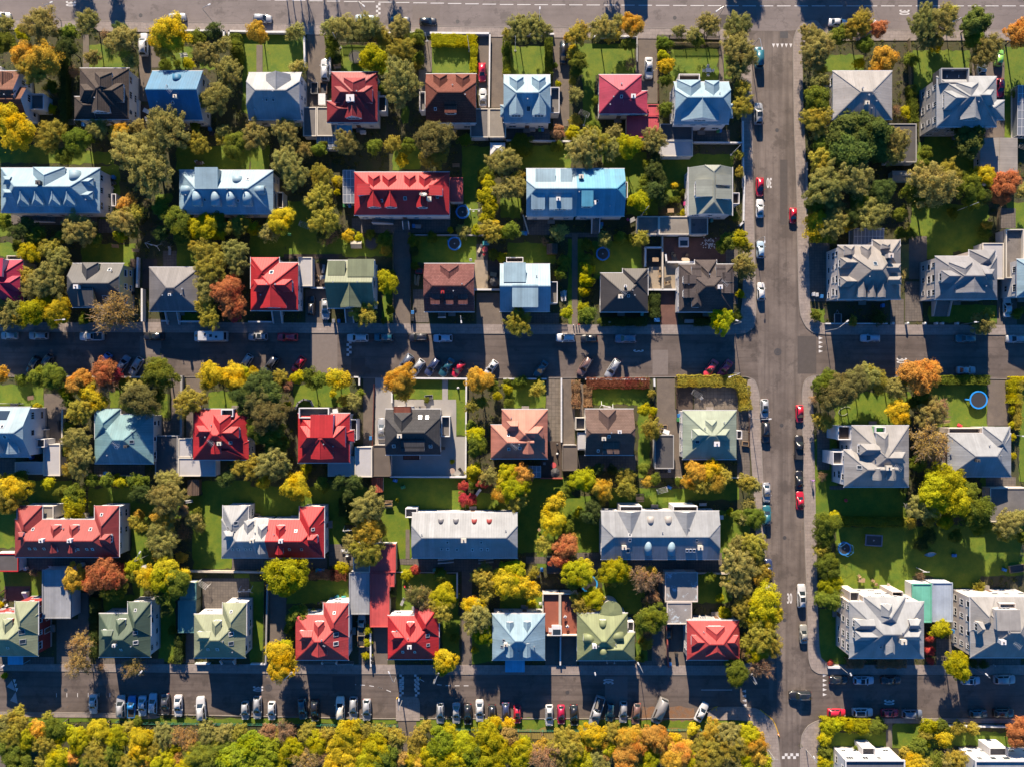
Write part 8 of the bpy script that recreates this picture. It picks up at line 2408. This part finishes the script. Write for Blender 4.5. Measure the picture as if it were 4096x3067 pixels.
# ------------------------------------------------------------------ small things in gardens and yards
TC = {'white': (0.5, 0.5, 0.5), 'blue': (0.02, 0.16, 0.42), 'bigblue': (0.01, 0.22, 0.62), 'bluering': (0.01, 0.25, 0.6), 'black': (0.015, 0.015, 0.016), 'dark': (0.03, 0.028, 0.028), 'grey': (0.22, 0.22, 0.22), 'green': (0.04, 0.22, 0.07), 'teal': (0.05, 0.27, 0.26), 'wood': (0.27, 0.18, 0.10), 'brown': (0.13, 0.08, 0.05), 'beige': (0.36, 0.3, 0.22), 'tan': (0.42, 0.33, 0.22), 'red': (0.45, 0.03, 0.04), 'pink': (0.5, 0.05, 0.2), 'orange': (0.5, 0.15, 0.02), 'yellow': (0.5, 0.33, 0.02), 'redround': (0.42, 0.06, 0.06), 'roundbeige': (0.3, 0.22, 0.17), 'rect': (0.05, 0.055, 0.08), 'purple': (0.2, 0.08, 0.3), 'square': (0.06, 0.05, 0.05)}
def four(m, a, b, z, t=0.06):
    for i in (-1, 1):
        for j in (-1, 1): m.bar((i * a, j * b, 0), (i * a, j * b, z), t)
seen = []
for typ, col, (x, y), z in THINGS:
    if any(t == typ and math.hypot(x - a, y - b) < 0.45 for t, a, b in seen): continue
    seen.append((typ, x, y)); m = MB(); c = TC.get(col, (0.3, 0.3, 0.3)); nm = typ; mats = ('object paint', 'dark'); ang = rnd.uniform(-.5, .5); kids = []; word = None
    if typ == 'bin':
        m.add([(-.26, -.3, .08), (.26, -.3, .08), (.26, .3, .08), (-.26, .3, .08), (-.3, -.36, 1.0), (.3, -.36, 1.0), (.3, .36, 1.0), (-.3, .36, 1.0)], [(3, 2, 1, 0), (0, 1, 5, 4), (1, 2, 6, 5), (2, 3, 7, 6), (3, 0, 4, 7)]); k = MB(); k.add([(-.33, -.4, 1.0), (.33, -.4, 1.0), (.33, .4, 1.06), (-.33, .4, 1.06), (-.3, -.36, 1.06), (.3, -.36, 1.06), (.3, .36, 1.12), (-.3, .36, 1.12)], [(3, 2, 1, 0), (4, 5, 6, 7), (0, 1, 5, 4), (1, 2, 6, 5), (2, 3, 7, 6), (3, 0, 4, 7)]); k.bar((-.28, .42, 1.0), (.28, .42, 1.0), .05); kids.append(('lid', k, 'object paint', c)); k = MB()
        for i in (-1, 1): k.tube([(i * .3 - .03, .3, .1), (i * .3 + .03, .3, .1)], .1, 8)
        kids.append(('wheels', k, 'dark', None)); nm = 'wheelie_bin'; word = 'wheelie bin'; ang = rnd.uniform(-.1, .1)
    elif typ in ('chair',):
        m.box(-.26, -.26, .4, .26, .26, .46); four(m, .23, .23, .4, .05); m.box(-.26, .22, .46, .26, .28, .95); m.bar((-.25, -.2, .65), (-.25, .25, .65), .05); m.bar((.25, -.2, .65), (.25, .25, .65), .05); nm = 'garden_chair'; word = 'garden chair'; ang = rnd.uniform(0, 6)
    elif typ in ('table', 'ovaltable'):
        rr = 'round' in col or typ == 'ovaltable'
        if rr: n = 20; a, b = (.95, .5) if typ == 'ovaltable' else (.62, .62); m.prism([(a * math.cos(2 * math.pi * i / n), b * math.sin(2 * math.pi * i / n)) for i in range(n)], .7, .75); m.cyl(0, 0, .04, .7, .06, 8); m.cyl(0, 0, 0, .04, .3, 12)
        else: m.box(-.7, -.45, .7, .7, .45, .75); four(m, .62, .38, .7)
        nm = 'garden_table'; word = ('oval ' if typ == 'ovaltable' else 'round ' if rr else '') + 'garden table'
    elif typ == 'patioset':
        m.box(-.6, -.45, .7, .6, .45, .75); four(m, .5, .36, .7)
        for dx, dy in ((0, .95), (0, -.95), (1.0, 0), (-1.0, 0)):
            k = MB(); k.box(dx - .27, dy - .27, .4, dx + .27, dy + .27, .46); s_ = (np.sign(dx), np.sign(dy)); k.bar((dx + s_[0] * .25 - s_[1] * .27, dy + s_[1] * .25 - s_[0] * .27, .7), (dx + s_[0] * .25 + s_[1] * .27, dy + s_[1] * .25 + s_[0] * .27, .7), .05, .5)
            for i in (-1, 1):
                for j in (-1, 1): k.bar((dx + i * .22, dy + j * .22, 0), (dx + i * .22, dy + j * .22, .4), .05)
            q = k.build('garden_chair', 'object paint'); q.location = (x, y, z + .1); painted(q, c); q['category'] = 'chair'; q['group'] = 'garden chairs'; later(q, f"{col} garden chair at the {col} table " + where(x, y), x + dx, y + dy)
        ang = 0; nm = 'garden_table'; word = 'garden table'
    elif typ in ('airer',):
        for i in (-1, 1): m.bar((i * 1.1, -.5, 0), (i * 1.1, 0, 1.5), .05); m.bar((i * 1.1, .5, 0), (i * 1.1, 0, 1.5), .05); m.bar((i * 1.1, -.6, 1.5), (i * 1.1, .6, 1.5), .05)
        for j in (-.55, -.28, 0, .28, .55): m.bar((-1.1, j, 1.5), (1.1, j, 1.5), .03)
        nm = 'clothes_airer'; word = 'clothes-drying frame'; ang = rnd.uniform(-.6, .6)
    elif typ in ('bench', 'picnic'):
        for j in (-.2, -.06, .08, .22): m.box(-.8, j - .06, .42, .8, j + .06, .46)
        for i in (-.65, .65): m.bar((i, -.25, .0), (i, -.2, .42), .07); m.bar((i, .25, 0), (i, .22, .42), .07); m.bar((i, .25, .42), (i, .36, .95), .06)
        if typ == 'bench':
            for q in (.6, .78, .92): m.box(-.8, .27 + (q - .42) * .2, q - .05, .8, .31 + (q - .42) * .2, q + .06)
        else:
            m.box(-.9, -.4, .72, .9, .4, .77)
            for j in (-.75, .75): m.box(-.9, j - .13, .42, .9, j + .13, .46); m.bar((-.6, j, .4), (.6, j, .4), .05); m.bar((-.6, 0, .72), (-.6, j, 0), .07); m.bar((.6, 0, .72), (.6, j, 0), .07)
        nm = 'picnic_table' if typ == 'picnic' else 'garden_bench'; word = 'picnic table with benches' if typ == 'picnic' else 'garden bench'; ang = rnd.uniform(-.15, .15)
    elif typ in ('trailer', 'boxtrailer'):
        m.box(-.75, -1.2, .45, .75, 1.2, .52, 1)
        for a, b, c_, d in ((-.78, -1.2, -.7, 1.2), (.7, -1.2, .78, 1.2), (-.7, -1.25, .7, -1.18), (-.7, 1.18, .7, 1.25)): m.box(a, b, .45, c_, d, .95 if typ == 'trailer' else 1.3)
        if typ == 'boxtrailer': m.box(-.78, -1.25, 1.301, .78, 1.25, 1.38)
        m.bar((-.4, 1.2, .45), (0, 2.1, .45), .08); m.bar((.4, 1.2, .45), (0, 2.1, .45), .08); k = MB()
        for i in (-1, 1): k.tube([(i * .9 - .09, 0, .3), (i * .9 + .09, 0, .3)], .3, 14)
        kids.append(('wheels', k, 'tyre', None)); nm = 'car_trailer'; word = 'car trailer'; ang = 0
    elif typ == 'trampoline':
        if col == 'rect':
            for a, b, c_, d in ((-1.9, -1.25, 1.9, -1.0), (-1.9, 1.0, 1.9, 1.25), (-1.9, -1.0, -1.65, 1.0), (1.65, -1.0, 1.9, 1.0)): m.box(a, b, .84, c_, d, .92)
            four(m, 1.7, 1.1, .84); k = MB(); k.box(-1.65, -1.0, .85, 1.65, 1.0, .87); ang = -.06; c = (0.12, 0.13, 0.17); word = 'rectangular trampoline with a small white cross'
        else:
            rr = {'bigblue': 2.0, 'bluering': 1.9, 'black': 1.45}.get(col, 1.5); m.ring(0, 0, .8, rr, .3 if col != 'black' else .14, .1)
            for i in range(6): a = i * math.pi / 3; m.bar((rr * .93 * math.cos(a), rr * .93 * math.sin(a), 0), (rr * .93 * math.cos(a), rr * .93 * math.sin(a), .8), .06)
            if col == 'blue':
                for i in range(6): a = i * math.pi / 3 + .3; m.bar((rr * 1.02 * math.cos(a), rr * 1.02 * math.sin(a), 0), (rr * 1.02 * math.cos(a), rr * 1.02 * math.sin(a), 2.2), .05); a2 = a + math.pi / 3; m.bar((rr * 1.02 * math.cos(a), rr * 1.02 * math.sin(a), 2.2), (rr * 1.02 * math.cos(a2), rr * 1.02 * math.sin(a2), 2.2), .03)
            k = MB(); k.cyl(0, 0, .82, .85, rr - .25, 28); word = {'bigblue': 'trampoline with broad bright blue rim and no net', 'bluering': 'trampoline with blue rim half under a yellow tree', 'black': 'round black trampoline'}.get(col, 'blue-rimmed round trampoline with net posts')
            if col == 'bigblue': m.bar((-2.6, .2, .0), (-1.9, .1, .8), .3, .05)
        kids.append(('jumping_mat', k, 'dark', None))
        if col in ('rect', 'blue'): k = MB(); k.bar((-.2, 0, .875), (.2, 0, .875), .06, .012); k.bar((0, -.2, .89), (0, .2, .89), .06, .012); kids.append(('cross_mark', k, 'white frame', None))
        col = ''
    elif typ == 'lounger':
        m.box(-.3, -.95, .3, .3, .35, .36); m.add([(-.3, .35, .3), (.3, .35, .3), (.3, .95, .7), (-.3, .95, .7), (-.3, .35, .36), (.3, .35, .36), (.3, .93, .76), (-.3, .93, .76)], [(3, 2, 1, 0), (4, 5, 6, 7), (0, 1, 5, 4), (1, 2, 6, 5), (2, 3, 7, 6), (3, 0, 4, 7)]); four(m, .26, .8, .3, .05); nm = 'sun_lounger'; word = 'sun lounger'; ang = rnd.uniform(-.7, .7)
    elif typ in ('bike', 'motorbike'):
        t_ = .04 if typ == 'bike' else .12; c = (0.05, 0.05, 0.055)
        for i in (-.52, .52):
            ps = [(i + .33 * math.cos(a), 0, .34 + .33 * math.sin(a)) for a in np.linspace(0, 2 * math.pi, 13)]; m.tube(ps, t_ * .6, 5)
        for a, b in (((-.52, 0, .34), (-.1, 0, .34)), ((-.1, 0, .34), (.38, 0, .78)), ((-.1, 0, .34), (-.2, 0, .85)), ((-.2, 0, .8), (.38, 0, .8)), ((.52, 0, .34), (.36, 0, .95)), ((.36, -.28, .97), (.36, .28, .97)), ((-.35, 0, .88), (-.08, 0, .88)), ((-.52, 0, .34), (-.2, 0, .8))): m.bar(a, b, t_ * 1.4)
        nm = 'bicycle' if typ == 'bike' else 'motorbike'; word = nm; ang = rnd.uniform(0, 3); col = 'dark'
    elif typ == 'swing':
        for i in (-1.3, 1.3): m.bar((i, -.8, 0), (i, 0, 2.0), .08); m.bar((i, .8, 0), (i, 0, 2.0), .08)
        m.bar((-1.4, 0, 2.0), (1.4, 0, 2.0), .09)
        for i in (-.6, .6):
            for j in (-.18, .18): m.bar((i + j, 0, .5), (i + j, 0, 2.0), .02)
            m.box(i - .22, -.1, .46, i + .22, .1, .5)
        nm = 'swing_frame'; word = 'metal swing frame'; ang = rnd.uniform(-.3, .3)
    elif typ in ('bbq',): m.cyl(0, 0, .55, .85, .2, 14, r2=.3); m.cyl(0, 0, .851, 1.0, .3, 14, r2=.1); [m.bar((.1 * math.cos(a), .1 * math.sin(a), .6), (.3 * math.cos(a), .3 * math.sin(a), 0), .04) for a in (0, 2.1, 4.2)]; nm = 'barbecue'; word = 'kettle barbecue'
    elif typ == 'parasol': m.cyl(0, 0, 1.9, 2.3, 1.1, 8, r2=.05); m.cyl(0, 0, 0, 1.9, .03, 8); m.cyl(0, 0, 0, .08, .28, 12); word = 'round parasol'
    elif typ in ('redcart', 'planter', 'planterbox', 'woodcrate', 'logs', 'woodpile', 'planks'):
        if typ in ('logs', 'woodpile', 'planks'):
            for i in range(14): a = rnd.uniform(-.12, .12); u = rnd.uniform(-.5, .5); m.bar((u, -1.3 * rnd.uniform(.6, 1), .08 + .05 * i * .5), (u + a * 2, 1.3 * rnd.uniform(.6, 1), .08 + .05 * i * .5), .11, .07)
            nm = {'logs': 'log_pile', 'woodpile': 'wood_pile', 'planks': 'plank_pile'}[typ]; word = nm.replace('_', ' ')
        else:
            s_ = {'planterbox': (1.6, .8), 'woodcrate': (.7, .5), 'redcart': (.8, .5)}.get(typ, (.9, .45)); a, b = s_
            for q in ((-a, -b, a, -b + .07), (-a, b - .07, a, b), (-a, -b + .07, -a + .07, b - .07), (a - .07, -b + .07, a, b - .07)): m.box(q[0], q[1], .05, q[2], q[3], .6)
            m.box(-a + .07, -b + .07, .05, a - .07, b - .07, .45, 1); nm = {'redcart': 'garden_cart', 'planter': 'planter', 'planterbox': 'planter', 'woodcrate': 'crate'}[typ]; word = {'redcart': 'garden cart', 'planterbox': 'long raised planter', 'woodcrate': 'open crate'}.get(typ, 'box planter')
            if typ == 'redcart': c = TC['red']
        ang = rnd.uniform(-.15, .15)
    elif typ == 'tyre': m.ring(0, 0, 0, .33, .14, .2, 18); word = 'loose tyre'
    elif typ == 'birdhouse': m.bar((0, 0, 0), (0, 0, 1.9), .07, mi=1); m.box(-.25, -.22, 1.9, .25, .22, 2.15); m.add([(-.35, -.3, 2.15), (.35, -.3, 2.15), (.35, .3, 2.15), (-.35, .3, 2.15), (-.35, 0, 2.45), (.35, 0, 2.45)], [(0, 1, 5, 4), (3, 4, 5, 2), (0, 4, 3), (1, 2, 5), (3, 2, 1, 0)]); word = 'bird house on a pole'
    elif typ == 'hottub': m.box(-1.05, -1.05, 0, 1.05, 1.05, .8); m.box(-1.1, -1.1, .801, 1.1, 1.1, .88); k = MB(); k.box(-.85, -.85, .87, .85, .3, .91); kids.append(('cover', k, 'window glass', None)); k = MB(); k.cyl(0, .0, .881, .93, .6, 18); ang = 0; nm = 'hot_tub'; word = 'square hot tub'
    elif typ == 'rocks':
        for i in range(46):
            a, b, s_ = rnd.gauss(0, .75), rnd.gauss(0, .75), rnd.uniform(.1, .2); n = 6; rr = [s_ * rnd.uniform(.7, 1.2) for _ in range(n)]; m.prism([(a + rr[k] * math.cos(k * 1.047), b + rr[k] * math.sin(k * 1.047)) for k in range(n)], 0, rnd.uniform(.08, .16))
        c = (0.5, 0.49, 0.47); nm = 'stone_bed'; word = 'bed of white stones'
    elif typ in ('mailbox', 'bollard', 'gatepost', 'cone'):
        if typ == 'cone': m.cyl(0, 0, 0, .04, .3, 4); m.cyl(0, 0, .04, .75, .2, 12, r2=.04); k = MB(); k.cyl(0, 0, .35, .5, .135, 12, r2=.1); kids.append(('band', k, 'white frame', None)); nm = 'traffic_cone'; word = 'traffic cone'
        elif typ == 'mailbox': m.bar((0, 0, 0), (0, 0, 1.0), .08, mi=1); m.box(-.25, -.2, 1.0, .25, .2, 1.35); m.cyl(0, 0, 1.351, 1.4, .2, 10); word = 'letter box on a post'
        elif typ == 'gatepost': m.box(-.2, -.2, 0, .2, .2, 1.1); m.add([(-.26, -.26, 1.1), (.26, -.26, 1.1), (.26, .26, 1.1), (-.26, .26, 1.1), (0, 0, 1.35)], [(0, 1, 4), (1, 2, 4), (2, 3, 4), (3, 0, 4), (3, 2, 1, 0)]); nm = 'gate_post'; word = 'gate post'; ang = 0
        else: m.cyl(0, 0, 0, .85, .11, 12); m.cyl(0, 0, .851, .93, .11, 12, r2=.06); m.cyl(0, 0, .68, .76, .125, 12); word = 'street bollard'
    elif typ == 'manhole':
        if col == 'square': m.box(-.9, -.75, 0.02, .9, .75, 0.034); m.box(-.35, -.35, 0.034, .35, .35, 0.04); nm = 'asphalt_patch'; word = 'square dark asphalt patch'
        else: m.cyl(0, 0, 0.015, 0.033, .42, 24); m.ring(0, 0, 0.033, .8 if col == 'dark' else .42, .3 if col == 'dark' else .1, .004, 24); m.cyl(0, 0, .033, .04, .16, 12); word = 'round manhole cover' if col == 'small' else 'large round manhole cover'; col = ''; nm = 'manhole_cover'
        c = (0.045, 0.042, 0.042); ang = 0
    elif typ == 'ball':
        bm = bmesh.new(); bmesh.ops.create_uvsphere(bm, u_segments=14, v_segments=10, radius=.4); m.add([v.co + Vector((0, 0, .4)) for v in bm.verts], [[v.index for v in f.verts] for f in bm.faces]) if not bm.verts.ensure_lookup_table() and not bm.verts.index_update() else None; bm.free(); m.cyl(0, 0, .78, .84, .05, 8, 1); word = 'big ball'
    elif typ == 'toy': m.box(-.5, -.32, .1, .5, .32, .35); m.add([(-.4, -.28, .35), (.2, -.28, .35), (.2, .28, .35), (-.4, .28, .35), (-.3, -.2, .6), (.0, -.2, .6), (.0, .2, .6), (-.3, .2, .6)], [(4, 5, 6, 7), (0, 1, 5, 4), (1, 2, 6, 5), (2, 3, 7, 6), (3, 0, 4, 7)]); [m.tube([(i, j - .06, .12), (i, j + .06, .12)], .12, 10, 1) for i in (-.33, .33) for j in (-.34, .34)]; nm = 'toy_car'; word = 'plastic garden toy'
    elif typ == 'statue': m.box(-.22, -.22, 0, .22, .22, .3); m.cyl(0, 0, .3, .75, .18, 10, r2=.1); m.cyl(0, 0, .75, 1.0, .1, 10, r2=.13); m.cyl(0, 0, 1.0, 1.15, .13, 10, r2=.03); nm = 'garden_ornament'; word = 'garden ornament'
    elif typ == 'hose':
        m.tube([(1.6 * math.cos(a) * (1 - .02 * i), .8 * math.sin(a), .05) for i, a in enumerate(np.linspace(0, 5.2, 20))], .05, 5); nm = 'garden_hose'; word = 'loop of garden hose'
    elif typ == 'ladder':
        m.bar((-.25, -1.6, .06), (-.25, 1.6, 1.2), .06); m.bar((.25, -1.6, .06), (.25, 1.6, 1.2), .06); [m.bar((-.25, t * 3.2 - 1.6, .06 + 1.14 * t), (.25, t * 3.2 - 1.6, .06 + 1.14 * t), .05) for t in np.linspace(.06, .94, 9)]; word = 'leaning wooden ladder'
    elif typ == 'boat':
        n = 9; rg = [[(u * 1.3, sy * .5 * (1 - abs(u) ** 2.2) * q, zz) for sy, q, zz in ((-1, 1, .5), (-1, .7, .15), (1, .7, .15), (1, 1, .5))] for u in np.linspace(-1, 1, n)]; m.add([p for r in rg for p in r], [(i * 4 + k, i * 4 + k + 1, (i + 1) * 4 + k + 1, (i + 1) * 4 + k) for i in range(n - 1) for k in range(3)]); m.box(-.5, -.3, .3, -.3, .3, .34); m.box(.3, -.3, .3, .5, .3, .34); nm = 'small_boat'; word = 'small dinghy on the grass'
    elif typ == 'tpole': m.tube([(0, 0, 0), (0, 0, 2), (0, 0, 4.2)], .07, 8); m.bar((-.75, 0, 4.1), (.75, 0, 4.1), .09); m.bar((-.4, 0, 3.6), (0, 0, 3.2), .05); m.bar((.4, 0, 3.6), (0, 0, 3.2), .05); nm = 'clothes_pole'; word = 'T-shaped clothes pole'; ang = 0
    elif typ == 'stairs': [m.box(-.5, -.9 + i * .26, 0, .5, -.64 + i * .26, .18 * (i + 1)) for i in range(7)]; nm = 'outdoor_steps'; word = 'short flight of outdoor steps'; ang = 0
    if typ == 'person':
        J = [(0, 0, .95, .15), (0, 0, 1.2, .15), (0, 0, 1.42, .16), (0, 0, 1.52, .06), (0, 0.02, 1.62, .085), (0, 0.02, 1.74, .08), (-.1, .02, .92, .09), (-.12, .12, .5, .065), (-.12, .02, .08, .05), (-.12, .16, .04, .04), (.1, -.02, .92, .09), (.12, -.1, .5, .065), (.12, -.22, .08, .05), (.12, -.08, .04, .04), (-.2, 0, 1.42, .07), (-.27, -.06, 1.16, .05), (-.26, .06, .92, .04), (.2, 0, 1.42, .07), (.27, .08, 1.16, .05), (.26, .2, .95, .04)]
        E_ = [(0, 1), (1, 2), (2, 3), (3, 4), (4, 5), (0, 6), (6, 7), (7, 8), (8, 9), (0, 10), (10, 11), (11, 12), (12, 13), (2, 14), (14, 15), (15, 16), (2, 17), (17, 18), (18, 19)]
        me = bpy.data.meshes.new('person'); me.from_pydata([j[:3] for j in J], E_, []); me.update(); o = bpy.data.objects.new('person', me); COL.objects.link(o)
        md = o.modifiers.new('skin', 'SKIN'); me.skin_vertices if False else None
        if not me.skin_vertices: bm = bmesh.new(); bm.from_mesh(me); bm.verts.layers.skin.verify(); bm.to_mesh(me); bm.free()
        for v, j in zip(me.skin_vertices[0].data, J): v.radius = (j[3], j[3])
        me.skin_vertices[0].data[0].use_root = True; s2 = o.modifiers.new('smooth', 'SUBSURF'); s2.levels = s2.render_levels = 1
        me.materials.append(MATS['object paint']); o.location = (x, y, .12); o.rotation_euler = (0, 0, rnd.uniform(0, 6)); painted(o, (0.25, 0.12, 0.36) if col == 'purple' else (0.12, 0.07, 0.05))
        hm = MB(); hm.cyl(0, .0, 1.69, 1.8, .10, 10, r2=.05); hm.cyl(0, -.05, 1.58, 1.69, .085, 10, r2=.1); hm.build('hair', 'door', o)
        tag(o, 'person in a purple jacket walking on the pavement of the side street' if col == 'purple' else 'person in brown clothes walking on the path in the park strip', 'person'); continue
    zz = z if z else 0.1
    if typ in ('manhole', 'cone', 'bollard'): zz = 0.0
    o = m.build(nm, mats if any(m.mi) else mats[:1]); o.location = (x, y, zz); o.rotation_euler = (0, 0, ang); painted(o, c)
    for kn, k, mt, kc in kids:
        q = k.build(kn, mt, o)
        if kc: painted(q, [v * .8 for v in kc])
    o['category'] = (word or typ).split(' on ')[0].split(' with ')[0] if len((word or typ).split()) <= 2 else nm.replace('_', ' '); o['group'] = 'garden and yard furniture' if typ not in ('bin', 'trampoline') else {'bin': 'wheelie bins', 'trampoline': 'garden trampolines'}[typ]
    cw = {'redround': 'red', 'roundbeige': 'beige', 'square': '', 'redcart': 'red', 'bigblue': '', 'rect': ''}.get(col, col); later(o, (cw + ' ' if cw and cw not in (word or '') else '') + (word or typ) + ' ' + where(x, y), x, y)
# ------------------------------------------------------------------ labels told apart
its = [[b, x, y] for o, b, x, y in LAB]; unique_labels(its); bad = 0
for (o, b, x, y), it in zip(LAB, its):
    for a_, b_ in (('mid-sized ', ''), (' on a curved pole', ''), (' painted on the asphalt', ' on the road'), (' on the asphalt', ''), (' at the white table', ' at table'), (' half under a yellow tree', ''), (' from left', ' along'), (' from top', ' down')):
        if len(it[0].split()) > 16: it[0] = it[0].replace(a_, b_)
    o['label'] = it[0]
    if not 4 <= len(it[0].replace(',', ' ').split()) <= 16: bad += 1; print('LABEL LENGTH', len(it[0].split()), it[0])
print('labels', len(its), 'bad', bad, 'objects', len(bpy.data.objects))
